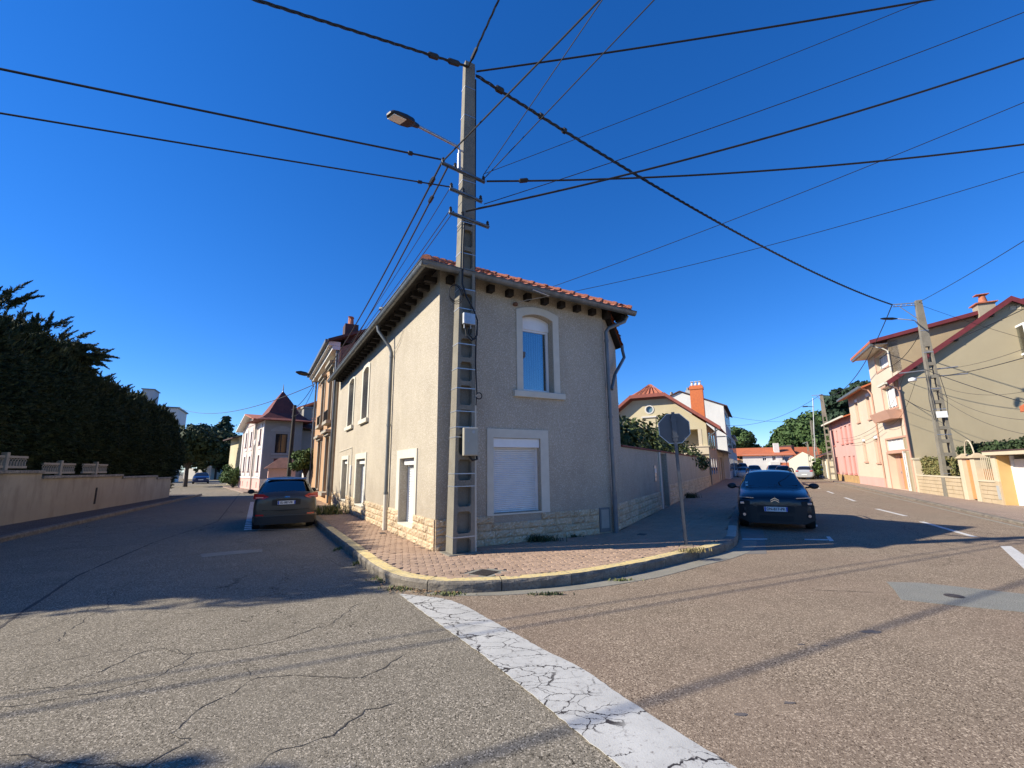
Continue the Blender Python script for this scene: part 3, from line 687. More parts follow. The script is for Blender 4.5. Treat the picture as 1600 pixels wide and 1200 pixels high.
# roof ------------------------------------------------------------
E0 = Vector((C0-fF*.40-uL*.35)); E0.z = 5.46; EB = Vector((C0+fF*4.82-uL*.35)); EB.z = 5.34
ED = Vector((C0-fF*.40+uL*12.6)); ED.z = 5.46; EC = Vector((C0+fF*4.82+uL*12.6)); EC.z = 5.34
apex = (E0+EB)/2+uL*2.6; apex.z = 6.78; apx2 = (ED+EC)/2; apx2.z = 6.78
EE = Vector((2.90, 11.42, 4.74)); EB2 = Vector((2.34, 10.36, 5.40)); EF = EE+uL*7; 
def slab(pts, th, name, m, parent):
    b = MB(); n = len(pts); b.add([tuple(p) for p in pts]+[(p[0], p[1], p[2]-th) for p in pts], [tuple(range(n)), tuple(reversed(range(n, 2*n)))]+[(i, (i+1) % n, n+(i+1) % n, n+i) for i in range(n)]); return b.build(name, m, parent)
roof = slab([E0, EB, apex], .05, 'roof', M_darkwood, H)
slab([E0, apex, apx2, ED], .05, 'roof_deck', M_darkwood, roof); slab([EB, EC, apx2, apex], .05, 'roof_deck', M_darkwood, roof)
slab([EB2, EE, EF, EB2+uL*7], .05, 'roof_deck', M_darkwood, roof)
# interlocking tiles: rows of small curved tiles on the front hip and the left slope
tb = MB(); bt = [Vector((0, 0, 0))]
tm = []
def one_tile():
    b = MB(); L_, W_ = .36, .25; pr = [(0, .03), (.03, .055), (.07, .06), (.11, .03), (.17, .012), (.21, .012), (.25, .03)]
    n = len(pr); vs = [(x, 0, z+.03) for x, z in pr]+[(x, L_, z) for x, z in pr]+[(x, 0, z) for x, z in pr]
    b.add(vs, [(i, i+1, n+i+1, n+i) for i in range(n-1)]+[(i, 2*n+i, 2*n+i+1, i+1) for i in range(n-1)])
    o = b.build('tile', M_tile, fixn=False); me = o.data; bpy.data.objects.remove(o); return me
tile_me = one_tile()
def tile_plane(p0, ex, ey, inside, parent, lim, rest, seed=0, s=1.0, noff=.0):
    """p0 origin at eave, ex along eave, ey up the slope (unit)"""
    nz = ex.cross(ey); M = Matrix(((ex.x, ey.x, nz.x, p0.x), (ex.y, ey.y, nz.y, p0.y), (ex.z, ey.z, nz.z, p0.z), (0, 0, 0, 1)))
    r_ = random.Random(seed); k = 0
    for j in range(0, 40):
        for i in range(-2, 62):
            x, y = i*.22*s, j*.30*s-.04
            if not inside(x+.11*s, y+.15*s): continue
            T = M @ Matrix.Translation((x, y, .005+noff)) @ Matrix.Rotation(R(-3.), 4, 'X') @ Matrix.Diagonal((s, s, s, 1))
            if k < lim: inst(tile_me, 'tile', parent, T); k += 1
            else:
                q0 = len(rest.v); rest.v += [tuple(T @ v.co) for v in tile_me.vertices]; rest.f += [tuple(q0+q for q in p.vertices) for p in tile_me.polygons]; rest.mi += [0]*len(tile_me.polygons)
rest = MB()
def plane_tiles(a, b_, poly3, lim, seed):
    ex = (b_-a).normalized(); nz = (b_-a).cross(poly3[-1]-a).normalized()
    if nz.z < 0: nz = -nz
    ey = nz.cross(ex).normalized(); 
    if ey.z < 0: ey = -ey; 
    pl = [((p-a).dot(ex), (p-a).dot(ey)) for p in poly3]
    if ex.cross(ey).z < 0: raise ValueError
    tile_plane(a, ex, ey, lambda x, y: inpoly(x, y, pl), roof, lim, rest, seed)
plane_tiles(E0, EB, [E0, EB, apex], 150, 1)
plane_tiles(ED, E0, [ED, E0, apex, apx2], 0, 2)
plane_tiles(EB, EC, [EB, EC, apx2, apex], 0, 3)
plane_tiles(EE, EF, [EE, EF, EB2+uL*7, EB2], 0, 4)
tag(rest.build('tile_field', M_tile, roof, fixn=False), kind='stuff')
def barrel_row(a, c, r=.10, ln=.42, parent=None, name='ridge_tile', first=False, m=None):
    d = (c-a).normalized(); n = int((c-a).length/(ln*.86)); up = Vector((0, 0, 1)); sx = d.cross(up).normalized(); up = sx.cross(d)
    for k in range(n+1):
        p = a+d*(k*(c-a).length/(n+.5)); b = MB(); seg = 8; vs = []
        for (t, rr_) in ((-.03, r*1.16), (ln*.16, r*1.16), (ln*.17, r), (ln, r*.93)):
            for q in range(seg+1):
                an = math.pi*q/seg; vs.append(p+d*t+sx*math.cos(an)*rr_+up*(math.sin(an)*rr_*.95))
        w_ = seg+1; fs = [(i*w_+q, i*w_+q+1, (i+1)*w_+q+1, (i+1)*w_+q) for i in range(3) for q in range(seg)]+[tuple(range(w_))]
        b.add(vs, fs); b.build(name, m or M_tile, parent, smooth=True, fixn=False)
barrel_row(E0+Vector((0, 0, .04)), apex+Vector((0, 0, .05)), parent=roof, name='hip_tile'); barrel_row(EB+Vector((-.02, 0, .06)), apex+Vector((0, 0, .05)), parent=roof, name='hip_tile')
barrel_row(EE+Vector((0, 0, .02)), EB2+Vector((0.0, 0, .0)), r=.055, ln=.3, parent=roof, name='verge_tile')
barrel_row(apex+Vector((0, 0, .04)), apx2+Vector((0, 0, .04)), parent=roof)
# gutters
def gutter(a, c, outn, name, parent, r=.075, m=M_zinc):
    d = (c-a).normalized(); b = MB(); seg = 8; vs = []
    prof = [(-r, 0)]+[(-r*math.cos(math.pi*k/seg), -r*1.25*math.sin(math.pi*k/seg)) for k in range(1, seg)]+[(r, .0), (r+.012, .012), (r+.014, 0), (r*.9, -.01)]
    prof = prof+[(p[0]*.88, p[1]*.88+.002) for p in reversed(prof[1:seg])]
    for p in (a, c):
        for o, z in prof: vs.append(p+outn*o+Vector((0, 0, z)))
    n = len(prof); b.add(vs, [(i, (i+1) % n, n+(i+1) % n, n+i) for i in range(n)]+[tuple(range(n)), tuple(reversed(range(n, 2*n)))])
    return b.build(name, m, parent, smooth=True)
off = Vector((0, 0, -.03))
gutter(E0-uL*.07-fF*.14+off, EB-uL*.07+fF*.06+off, -uL, 'gutter', H); gutter(E0-fF*.07-uL*.14+off, ED-fF*.07+off, -fF, 'gutter', H)
# rafter ends
raf = MB()
for k in range(11):
    s_ = .12+k*.455; pz = 5.34-.02*k*.455
    F2 = Fr; b = MB(F2); b.box(s_, s_+.13, -.16, .05, pz-.08, pz+.06); b.build('rafter_end', M_darkwood, roof)
for k in range(27):
    s_ = .15+k*.455; b = MB(Lf); b.box(-s_-.1, -s_, -.26, .05, 5.32, 5.43); b.build('rafter_end', M_darkwood, roof)
# downpipes
def pipe(F, pts, r, name, m, parent, collars=()):
    b = MB(F); b.tube(pts, r, 12)
    for z in collars: b.lathe([(r*1.25, z-.03), (r*1.25, z+.03)], c=(pts[-1][0], pts[-1][1], 0), seg=12)
    return b.build(name, m, parent, smooth=True)
pipe(Fr, [(4.78, -.26, 5.26), (4.72, -.22, 5.12), (4.30, -.10, 4.92), (4.235, -.075, 4.82), (4.235, -.075, 4.6), (4.235, -.075, 3), (4.235, -.075, 1.0)], .045, 'downpipe', M_zinc, H, collars=(1.02, 2.25, 2.75, 4.6))
b = MB(Fr); b.tube([(4.235, -.075, 1.0), (4.235, -.075, PV)], .055, 12); b.build('downpipe_foot', mat('cast_iron_pipe', (.16, .17, .175), (.12, .125, .13), scale=6, rough=.5), H, smooth=True)
b = MB(); a_ = Vector((2.92, 11.38, 4.62)); b.tube([a_+Vector((0, 0, .1)), a_, a_+Vector((.02, -.06, -.22)), Vector((2.74, 11.02, 4.12)), Vector((2.52, 10.66, 3.82)), Vector((2.36, 10.40, 3.40))], .04, 10); b.build('downpipe_branch', M_zinc, H, smooth=True)
pipe(Lf, [(-3.55, -.42, 5.33), (-3.55, -.40, 5.2), (-3.40, -.12, 4.75), (-3.38, -.075, 4.6), (-3.38, -.075, 2), (-3.38, -.075, 1.0)], .045, 'downpipe', M_zinc, H, collars=(1.02, 2.7, 4.5))
b = MB(Lf); b.tube([(-3.38, -.075, 1.0), (-3.38, -.075, PV)], .055, 12); b.build('downpipe_foot', M_surround, H, smooth=True)
b = MB(Lf); b.tube([(-2.5, -.02, 5.0), (-2.8, -.03, 4.75), (-3.28, -.05, 4.6)], .008, 6); b.build('wall_cable', M_surround, H); b = MB(Lf); b.tube([(-11.6, -.012, 2.32), (-8.75, -.012, 2.38), (-8.7, -.012, 2.2), (-8.7, -.012, .3)], .013, 6); b.build('wall_cable', M_surround, H)
b = MB(Lf); b.box(-8.78, -8.62, -.045, 0, 1.1, 1.75); b.build('cable_box', M_white, H, bevel=.008)
# flue
FL = thing('flue_pipe', 'round metal flue with cowl standing on the corner house roof', 'chimney', Vector((-4.99, 16.69, 6.2)))
b = MB(); b.lathe([(.15, 6.0), (.15, 7.55)], c=(-4.99, 16.69, 0), seg=16); b.build('flue', M_conc, FL, smooth=True)
b = MB(); b.lathe([(.2, 7.55), (.2, 7.6), (.15, 7.6), (.15, 7.72), (.21, 7.76), (.21, 7.82), (.02, 7.88)], c=(-4.99, 16.69, 0), seg=16); b.build('cowl', M_zinc, FL, smooth=True)
# cable bracket under the front eave
BR = thing('wall_bracket', 'thin rusty cable bracket fixed under the front eave above the upper window', 'bracket', Fr @ Matrix.Translation((1.75, 0, 5.15)))
b = MB(Fr); b.tube([(1.7, 0, 5.13), (1.95, -.15, 5.20), (2.35, -.42, 5.27)], .008, 6); b.tube([(2.35, -.42, 5.275), (1.85, -.55, 5.27)], .015, 6); b.build('arm', M_steel, BR)
b = MB(Fr); b.lathe([(.05, 0), (.06, .03), (.045, .06)], c=(1.72, -.04, 5.07), seg=10, axis='z'); b.build('hook', mat('rust', (.16, .08, .05)), BR)

# ------------------------------------------------------------------ garden wall on the right street
GW = thing('garden_wall', 'long cream garden wall with red coping and stone base right of the corner house', 'wall', Rt @ Matrix.Translation((1.12, 0, 0)))
dh = rect(6.35, 7.62, PV, 2.05)
b = MB(Rt); b.plate([(1.122, 0), (27.0, 0), (27.0, 2.1), (1.122, 2.1)], [dh], 0, .22); b.build('wall', M_stucco, GW)
b = MB(Rt)
for k in range(65):
    x = 1.13+k*.4; b.box(x, x+.392, -.05, .27, 2.102, 2.15)
b.build('coping', mat('coping_tile', (.24, .06, .04), (.16, .045, .035), scale=5), GW, bevel=.01)
stone_cnt[0] = 0
stone_wall(Rt, GW, 1.13, 6.1, PV-.02, .74, 4, seed=8, lmean=.42); stone_wall(Rt, GW, 7.95, 10.1, PV-.02, .9, 5, seed=9, lmean=.42); stone_wall(Rt, GW, 10.1, 26.9, PV-.02, .9, 5, seed=10, lmean=.42)
b = MB(Rt); b.box(6.12, 6.349, -.05, .15, .05, 2.09); b.build('gate_post', M_surround, GW, bevel=.01); 
b = MB(Rt); b.box(7.621, 7.86, -.05, .15, .05, 2.09); b.build('gate_post', M_stucco, GW, bevel=.01)
b = MB(Rt); b.box(6.351, 7.619, .14, .18, PV, 2.04); g_ = b.build('gate', mat('gate_paint', (.30, .28, .24), rough=.6), GW); b = MB(Rt); b.box(6.45, 6.5, .1, .139, 1.1, 1.2); b.build('handle', M_steel, g_)
IC = thing('intercom', 'small grey intercom and letter slot on the garden wall beside the gate', 'intercom', Rt @ Matrix.Translation((5.35, 0, 1.35)))
b = MB(Rt); b.box(5.2, 5.5, -.03, -.001, 1.12, 1.62); b.build('plate', M_steel, IC, bevel=.004); b = MB(Rt); b.box(5.27, 5.43, -.045, -.029, 1.38, 1.52); b.build('speaker', M_white, IC); b = MB(Rt); b.lathe([(.02, 0), (.02, .012)], c=(5.35, -.04, 1.25), seg=10, axis='y'); b.build('button', M_plastic_dk, IC)

# ------------------------------------------------------------------ concrete pole at the corner
PF_ = FR(-1.05, 7.99, 60.4); PO = thing('concrete_pole', 'tall grey concrete utility pole with recessed panels at the corner of the house', 'utility pole', PF_ @ Matrix.Translation((0, 0, 0)))
W0, D0, W1, D1, PH = .42, .32, .22, .15, 10.27
def pole_mesh(F, W0, D0, W1, D1, H_, z0, ztop, pitch, rung, parent, deep=.10, through=False, x_c=None):
    lerp = lambda a, c, t: a+(c-a)*t
    def sec(z):
        t = z/H_; return lerp(W0, W1, t), lerp(D0, D1, t)
    def xr(z):
        w_, d_ = sec(z); cx = lerp(W0/2, W0/2+x_c, z/H_) if x_c else W0/2; return cx-w_/2, cx+w_/2, (D0-d_)/2, (D0+d_)/2
    b = MB(F)
    def seg(fx0, fx1, fy0, fy1, za, zb):
        A = xr(za); B_ = xr(zb)
        g = lambda Q, z: (lerp(Q[0], Q[1], fx0), lerp(Q[0], Q[1], fx1), lerp(Q[2], Q[3], fy0), lerp(Q[2], Q[3], fy1), z)
        b.taper(g(A, za), g(B_, zb))
    s1 = .24 if through else .17
    seg(0, s1, 0, 1, z0, ztop); seg(1-s1, 1, 0, 1, z0, ztop)
    if not through: seg(s1, 1-s1, .44, .60, z0, ztop)
    z = z0
    zs = []
    while z < ztop-.05:
        zs.append(z); seg(s1, 1-s1, .015, .985, z, min(z+rung, ztop)); z += pitch
    seg(0, 1, 0, 1, ztop, H_)
    # bevelled fillets in the recess corners
    if not through:
        for z in zs:
            for za, zb, sg in ((z+rung, z+rung+.05, 1), (z+pitch-.05, z+pitch, -1)):
                if zb > ztop: continue
                A = xr(za); x0 = lerp(A[0], A[1], s1); x1 = lerp(A[0], A[1], 1-s1); y0 = A[2]+.006; y1 = lerp(A[2], A[3], .45)
                zc = za if sg > 0 else zb
                for xa, sx in ((x0, 1), (x1, -1)):
                    b.add([(xa, y0, zc), (xa+sx*.035, y0, zc), (xa, y0, zc+sg*.045), (xa, y1, zc), (xa+sx*.035, y1, zc), (xa, y1, zc+sg*.045)], [(0, 1, 2), (3, 5, 4), (1, 4, 5, 2)])
    return b.build('shaft', M_conc, parent, bevel=0), xr
_, pxr = pole_mesh(PF_, W0, D0, W1, D1, PH, -.05, 6.55, .452, .085, PO, x_c=.10)
for z in (.42, 1.28, 1.5, 2.15, 2.33, 2.62, 3.05, 3.42, 3.9, 4.6, 5.0, 5.75, 6.42, 7.35, 8.9, 9.6):
    x0, x1, y0, y1 = pxr(z); e = .006; b = MB(PF_)
    b.box(x0-e, x1+e, y0-e, y0, z, z+.018); b.box(x0-e, x1+e, y1, y1+e, z, z+.018); b.box(x0-e, x0, y0, y1, z, z+.018); b.box(x1, x1+e, y0, y1, z, z+.018)
    b.build('steel_band', M_steel, PO)
b = MB(PF_); b.box(-.09, .5, -.08, .4, .1, PV+.012); b.build('footing', M_conc, PO, bevel=.01)
def pf(x, y, z): return PF_ @ Vector((x, y, z))
# cross arms
arms = [(7.50, -.62, .40, -.05, .05), (7.02, -.42, .34, -.05, .05), (6.50, -.42, .52, -.04, .04)]
for z, xa, xb, ya, yb in arms:
    x0, x1, y0, y1 = pxr(z); F2 = PF_ @ Matrix.Translation((x0+.12, y0-.03, z)) @ Matrix.Rotation(R(8), 4, 'Z')
    b = MB(F2); b.box(xa, xb, -.02, .02, -.018, .018); b.box(xa, xb, .014, .02, -.045, -.0185); b.build('crossarm', M_zinc, PO)
    for xx in (xa+.03, xb-.04, xa+.3): b = MB(F2); b.lathe([(.03, .0), (.036, .03), (.022, .05), (.032, .07), (.012, .1)], c=(xx, 0, .02), seg=10); b.build('insulator', M_plastic_dk, PO, smooth=True)
# white cabinet, junction box, conduits
x0, x1, y0, y1 = pxr(2.05); CB = thing('pole_cabinet', 'white electric cabinet strapped to the front of the concrete pole', 'cabinet', PF_ @ Matrix.Translation((x0+.2, y0-.12, 1.85)))
Fc = PF_ @ Matrix.Translation((x0+.26, y0-.012, 1.82)) @ Matrix.Rotation(R(-14), 4, 'Z')
b = MB(Fc); b.box(-.13, .14, -.17, 0, 0, .50); b.build('case', mat('cabinet_beige', (.40, .37, .29), (.36, .33, .26), rough=.6), CB, bevel=.012); b = MB(Fc); b.box(-.115, .125, -.179, -.169, .015, .485); dr = b.build('door', MATS['cabinet_beige'], CB, bevel=.006)
b = MB(Fc); b.lathe([(.026, 0), (.026, .006)], c=(.05, -.182, .42), seg=20, axis='y'); b.box(-.05, -.035, -.184, -.179, .24, .27); b.build('lock', M_greybox, dr)
x0, x1, y0, y1 = pxr(4.4); JB = thing('junction_box', 'light grey junction box on the concrete pole at first floor height', 'junction box', PF_ @ Matrix.Translation((x0+.14, y0-.1, 4.3)))
b = MB(PF_); b.box(x0+.06, x0+.30, y0-.10, y0-.01, 4.28, 4.5); b.build('case', M_steel, JB, bevel=.008); b = MB(PF_)
for xx in (.09, .22): MB(PF_).lathe([(.012, 4.20), (.012, 4.28)], c=(x0+xx, y0-.055, 0), seg=8).build('cable_gland', M_greybox, JB)
b = MB(PF_); xx = pxr(1.2)[1]+.03; b.tube([(xx+.005, .05, PV), (xx, .06, 1.6), (xx-.01, .08, 2.5), (xx-.012, .08, 2.9)], .022, 8); b.tube([(xx+.03, .10, 2.2), (xx+.02, .10, 2.95)], .012, 8); b.build('conduit', M_surround, PO, smooth=True)
b = MB(PF_)
def zx(z, k): q = pxr(z); return q[k]
b.tube([(zx(z, 1)+.02, .10, z) for z in (2.9, 4, 5, 6, 7, 8, 9, 9.9)], .02, 8)
b.tube([(zx(z, 1)+.05+.02*math.sin(z*3), .06, z) for z in (3.0, 3.3, 3.6, 4.0, 4.3)], .012, 6)
b.tube([(zx(6.4, 0)+.05, zx(6.4, 2)-.02, 6.4), (zx(6, 0)+.04, zx(6, 2)-.02, 5.9), (zx(5, 0)+.05, zx(5, 2)-.02, 5.1), (zx(5, 0)+.12, zx(5, 2)-.04, 4.85), (zx(4.6, 0)+.28, zx(4.6, 2)-.05, 4.6), (zx(4.6, 0)+.36, zx(4.6, 2)-.05, 4.4), (zx(4.2, 0)+.36, zx(4.2, 2)-.05, 4.1), (zx(4.1, 0)+.28, zx(4.1, 2)-.06, 4.0), (zx(4.1, 0)+.2, zx(4.1, 2)-.06, 4.08), (zx(4.1, 0)+.18, zx(4.1, 2)-.06, 4.22)], .016, 8)
b.tube([(zx(4.1, 0)+.12, zx(4.1, 2)-.05, 4.22), (zx(4.1, 0)+.14, zx(4.1, 2)-.06, 4.05), (zx(4.1, 0)+.24, zx(4.1, 2)-.07, 3.97), (zx(4.1, 0)+.33, zx(4.1, 2)-.05, 4.03)], .012, 8)
b.tube([(zx(2, 0)+.2, -.05, 1.86), (zx(2, 0)+.3, -.06, 1.74), (zx(2, 0)+.40, -.04, 1.76), (zx(2, 1)+.03, .05, 2.0), (zx(2, 1)+.03, .08, 2.3)], .02, 8)
b.tube([(zx(3, 1)+.02, .02, 2.75+.0)]+[(zx(3, 1)+.07+.06*math.cos(t), -.01, 2.93+.06*math.sin(t)) for t in np.linspace(3.6, 9, 10)], .011, 6)
th = np.linspace(0, 2*math.pi, 17)
for rr_, oo in ((.13, 0), (.15, .02), (.12, -.02)): b.tube([(zx(5, 0)-.10+oo+rr_*math.cos(t), -.0+oo, 4.86+rr_*1.3*math.sin(t)) for t in th], .006, 6, cap=False)
b.build('cable', M_cable, PO, smooth=True)

# ------------------------------------------------------------------ street lantern on the pole
LA = thing('street_lantern', 'flat dark LED street lantern on an arm of the corner concrete pole', 'street lamp', pf(zx(8, 0), .1, 8.0))
pA = pf(zx(7.6, 0)-.09, .05, 7.62); pB = pf(zx(8, 0)-.09, .05, 8.0); tip = ray(651, 196, 9.55); 
b = MB(); b.tube([pA, pB, pB.lerp(tip, .08)+Vector((0, 0, .05)), tip], .028, 10); b.build('arm', M_steel, LA, smooth=True)
b = MB(); b.tube([pA-Vector((0, 0, .12)), pA+Vector((0, 0, .28))], .038, 12); b.tube([pA, pf(zx(7.6, 0)+.05, .1, 7.62)], .02, 6); b.tube([pB, pf(zx(8, 0)+.05, .1, 8.03)], .02, 6); b.build('bracket', M_steel, LA, smooth=True)
hd = (ray(600, 172, 9.1)-tip); ln = hd.length; hd.normalize(); sd = hd.cross(Vector((0, 0, 1))).normalized(); hu = sd.cross(hd)
Fh = Matrix(((hd.x, sd.x, hu.x, tip.x), (hd.y, sd.y, hu.y, tip.y), (hd.z, sd.z, hu.z, tip.z), (0, 0, 0, 1)))
b = MB(Fh); st = [(-.04, .035, .03, -.03), (.08, .05, .04, -.035), (.14, .11, .055, -.045), (.30, .135, .05, -.05), (.50, .13, .035, -.045), (.60, .11, .02, -.04), (.64, .06, .0, -.035)]; vs = []
for x, y, zt, zb in st: vs += [(x, -y*.7, zt), (x, y*.7, zt), (x, y, (zt+zb)/2), (x, y*.95, zb), (x, -y*.95, zb), (x, -y, (zt+zb)/2)]
b.add(vs, [(i*6+k, i*6+(k+1) % 6, (i+1)*6+(k+1) % 6, (i+1)*6+k) for i in range(len(st)-1) for k in range(6)]+[tuple(range(6)), tuple((len(st)-1)*6+k for k in reversed(range(6)))])
b.build('head', M_plastic_dk, LA, bevel=.006); b = MB(Fh); b.box(.33, .6, -.09, .09, -.062, -.046); b.build('lens', mat('lamp_lens', (.85, .82, .72), rough=.5), LA, bevel=.004)

# ------------------------------------------------------------------ octagonal sign seen from the back
g_ = G(1072, 852, PV); SG = thing('stop_sign', 'octagonal road sign seen from its grey back at the kerb of the corner pavement', 'road sign', FR(g_.x, g_.y, 101, PV))
Fs = WM(SG) @ Matrix.Rotation(R(1.7), 4, 'Y').inverted()
Fs = WM(SG) @ Matrix.Rotation(R(-1.2), 4, 'Y')
M_signback = mat('sign_back_grey', (.11, .115, .12), (.09, .095, .10), scale=5, rough=.45, metal=.3); M_post = mat('sign_post_grey', (.13, .135, .14), (.10, .105, .11), scale=5, rough=.5, metal=.4)
b = MB(Fs); b.box(-.03, .03, -.02, .02, -.05, 2.49); b.build('post', M_post, SG, bevel=.008)
oc = [(.31*math.cos(R(22.5+45*k)), .31*math.sin(R(22.5+45*k))) for k in range(8)]; zc = 2.17
b = MB(Fs); b.plate([(x, zc+z) for x, z in oc], [], .021, .030); b.build('sign_panel', M_signback, SG)
rim = MB(Fs); rim.plate([(x*1.015, zc+z*1.015) for x, z in oc], [[(x*.975, zc+z*.975) for x, z in oc]], .012, .034); rim.build('rim', mat('sign_rim', (.5, .5, .5), rough=.4, metal=.5), SG)
b = MB(Fs); b.plate([(x*.97, zc+z*.97) for x, z in oc], [], .0305, .0325); b.build('sign_face', mat('sign_red', (.5, .02, .02), rough=.4), SG)
b = MB(Fs); b.box(-.045, .045, -.025, .0205, zc-.25, zc+.25); b.build('channel', M_signback, SG, bevel=.004)
each(Fs, [(-.06, .06, -.032, .0208, z-.02, z+.02) for z in (zc-.16, zc+.16)], 'clamp', M_post, SG)
b = MB(WM(SG)); b.box(-.11, .11, -.09, .09, -.03, .012); b.build('base_plate', M_conc, SG)
# ================================================================== RIGHT SIDE OF THE RIGHT STREET
def hit(F, px, py):
    """local x, z where the sight line of a photo pixel meets the vertical plane y=0 of frame F"""
    v = (px-800)/FPX*_rc-(py-600)/FPX*_uc+_f; o = Vector((0, 0, CAM_H)); n = (F.col[1]).to_3d(); p = F.col[3].to_3d()
    t = (p-o).dot(n)/v.dot(n); q = F.inverted() @ (o+v*t); return q.x, q.z
A0 = V2(21.81, 24.69); FA = FR(A0.x, A0.y, 206.3); FG = FR(A0.x, A0.y, 116.3)
M_peach = mat('peach_render', (.60, .50, .375), (.56, .465, .345), scale=.8, bump=.3)
M_salmon = mat('salmon_paint', (.52, .30, .21), (.47, .27, .19), scale=1)
M_olive = mat('beige_gable_render', (.40, .335, .215), (.36, .30, .19), scale=.35, bump=.4, bscale=60, stain=(.30, .25, .16, .3))
M_tan = mat('tan_side_render', (.38, .29, .17), (.33, .25, .15), scale=.6, bump=.3, stain=(.24, .19, .12, .4))
M_pink = mat('pink_render', (.62, .36, .31), (.57, .33, .28), scale=.9, bump=.3, stain=(.48, .30, .26, .3))
M_pinkdk = mat('pink_shutter', (.55, .22, .18), (.50, .20, .16))
M_ochre = mat('ochre_stone', (.50, .30, .12), (.34, .22, .10), scale=3.5, bump=1, bscale=12)
M_fencestone = mat('fence_stone', (.50, .39, .25), (.44, .34, .21), scale=2, bump=.6)
M_cream = mat('cream_paint', (.58, .49, .34), (.52, .44, .31), scale=2)
M_orangew = mat('orange_wood', (.60, .27, .10), (.52, .24, .09), scale=3, stretch=(1, 1, 6))
def gwin(F, parent, x0, x1, z0, z1, dep=.14, frame=None, mull=(), pane=None, sillm=None, shut=None, surround=None):
    """window as frame > pane (+ sill/shutter) set in a wall opening"""
    f_ = bars(F, parent, x0+.003, x1-.003, z0+.003, z1-.003, dep, .055, .05, m=frame, mull=mull, name='window')
    b = MB(F); b.box(x0+.05, x1-.05, dep+.02, dep+.03, z0+.05, z1-.05); b.build('pane', pane or M_glass_d, f_)
    if sillm: b = MB(F); b.box(x0-.08, x1+.08, -.08, dep, z0-.09, z0); b.build('sill', sillm, f_)
    if surround: b = MB(F); b.plate(rect(x0-.13, x1+.13, z0-.002, z1+.13), [rect(x0, x1, z0-.001, z1)], -.03, 0, back=False); b.build('surround', surround, f_)
    if shut: b = MB(F); b.box(x0+.02, x1-.02, dep-.05, dep-.003, z0+.02, z1-.02); b.build('shutter', shut, f_)
    return f_
# --- tall house with garage and balcony window
TH = thing('tall_house', 'tall peach three storey house with salmon balcony box and white garage door', 'house', FA @ Matrix.Translation((-.8, 0, 0)))
wt = rect(-3.7, -1.15, 7.35, 8.3); wm = rect(-3.3, -.85, 4.85, 6.2); wl = rect(-4.2, -.35, 2.4, 3.05); dr = rect(-4.4, -1.52, .07, 2.2); gd = rect(-1.35, -.12, .07, 2.25)
b = MB(FA); b.plate([(-5.45, 0), (-.001, 0), (-.001, 6.75), (-.8, 6.75), (-.8, 8.75), (-5.45, 8.75)], [wt, wm, wl, dr, gd], 0, .45); b.build('wall', M_peach, TH)
for q in (wt, wm, wl, dr):
    o = rect(q[0][0]-.12, q[1][0]+.12, q[0][1]-.1, q[2][1]+.1); b = MB(FA); b.plate(o, [q], -.03, 0, back=False); b.build('window_surround', M_salmon, TH)
gwin(FA, TH, -3.7, -1.15, 7.35, 8.3, .2, mull=(-2.85, -2.0)); gwin(FA, TH, -3.3, -.85, 4.85, 6.2, .2, mull=(-2.7, -2.1, -1.45))
M_netcurt = mat('net_curtain', (.62, .62, .60), (.50, .50, .50), scale=5, stretch=(3, 3, .4))
for (a, c, z0, z1) in ((-3.6, -1.25, 7.4, 8.25), (-3.2, -.95, 4.9, 6.15)): b = MB(FA); b.box(a+.1, c-.1, .214, .2195, z0+.1, z1-.1); b.build('curtain', M_netcurt, TH)
gwin(FA, TH, -4.2, -.35, 2.4, 3.05, .08, mull=(-3.4, -2.6, -1.8, -1.1), pane=M_netcurt)
b = MB(FA); b.taper((-3.75, -.45, -.55, -.001, 4.12), (-3.9, -.35, -.72, -.001, 4.62)); b.build('balcony_box', M_salmon, TH)
for (a, c) in ((-4.4, -3.5), (-3.42, -2.5), (-2.45, -1.55)):
    b = MB(FA); b.box(a+.02, c-.01, .36, .41, .08, 2.18); d_ = b.build('door', M_salmon if a != -3.42 else M_orangew, TH)
    b = MB(FA); b.box(c-.16, c-.1, .33, .359, 1.0, 1.12); b.build('handle', M_steel, d_)
gdo = MB(FA).box(-1.34, -.13, .115, .14, .075, 2.24).build('garage_door', M_white, TH); each(FA, [(-1.34, -.13, .10, .1149, .075+k*.24, .075+k*.24+.228) for k in range(9)], 'panel', M_white, gdo); b = MB(FA); b.box(-1.42, -1.35, -.02, .12, .07, 2.3); b.build('door_frame', M_white, TH)
b = MB(FA); b.box(-.09, .06, -.06, -.001, .07, 6.5); b.build('corner_pilaster', M_salmon, TH)
b = MB(FR(*(A0+uA*.8).xy, 116.3)); b.plate([(-.0, 0), (0, 8.75), (9, 10.5), (9, 0)], [], 0, .2); b.build('side_wall', M_tan, TH)
sA = FR(*(A0+uA*.8).xy, 116.3)
b = MB(sA); b.add([(-.85, -.3, 8.66), (9, -.3, 10.62), (9, 5.0, 10.62), (-.85, 5.0, 8.66), (-.85, -.3, 8.80), (9, -.3, 10.78), (9, 5.0, 10.78), (-.85, 5.0, 8.80)], [(0, 3, 2, 1), (4, 5, 6, 7), (0, 1, 5, 4), (1, 2, 6, 5), (2, 3, 7, 6), (3, 0, 4, 7)]); rf = b.build('roof', M_tile_o, TH)
b = MB(sA); b.add([(-.9, -.34, 8.60), (9, -.34, 10.58), (9, -.30, 10.58), (-.9, -.30, 8.60), (-.9, -.34, 8.80), (9, -.34, 10.80), (9, -.30, 10.80), (-.9, -.30, 8.80)], [(0, 3, 2, 1), (4, 5, 6, 7), (0, 1, 5, 4), (1, 2, 6, 5), (2, 3, 7, 6), (3, 0, 4, 7)]); b.build('verge_board', M_maroon, rf)
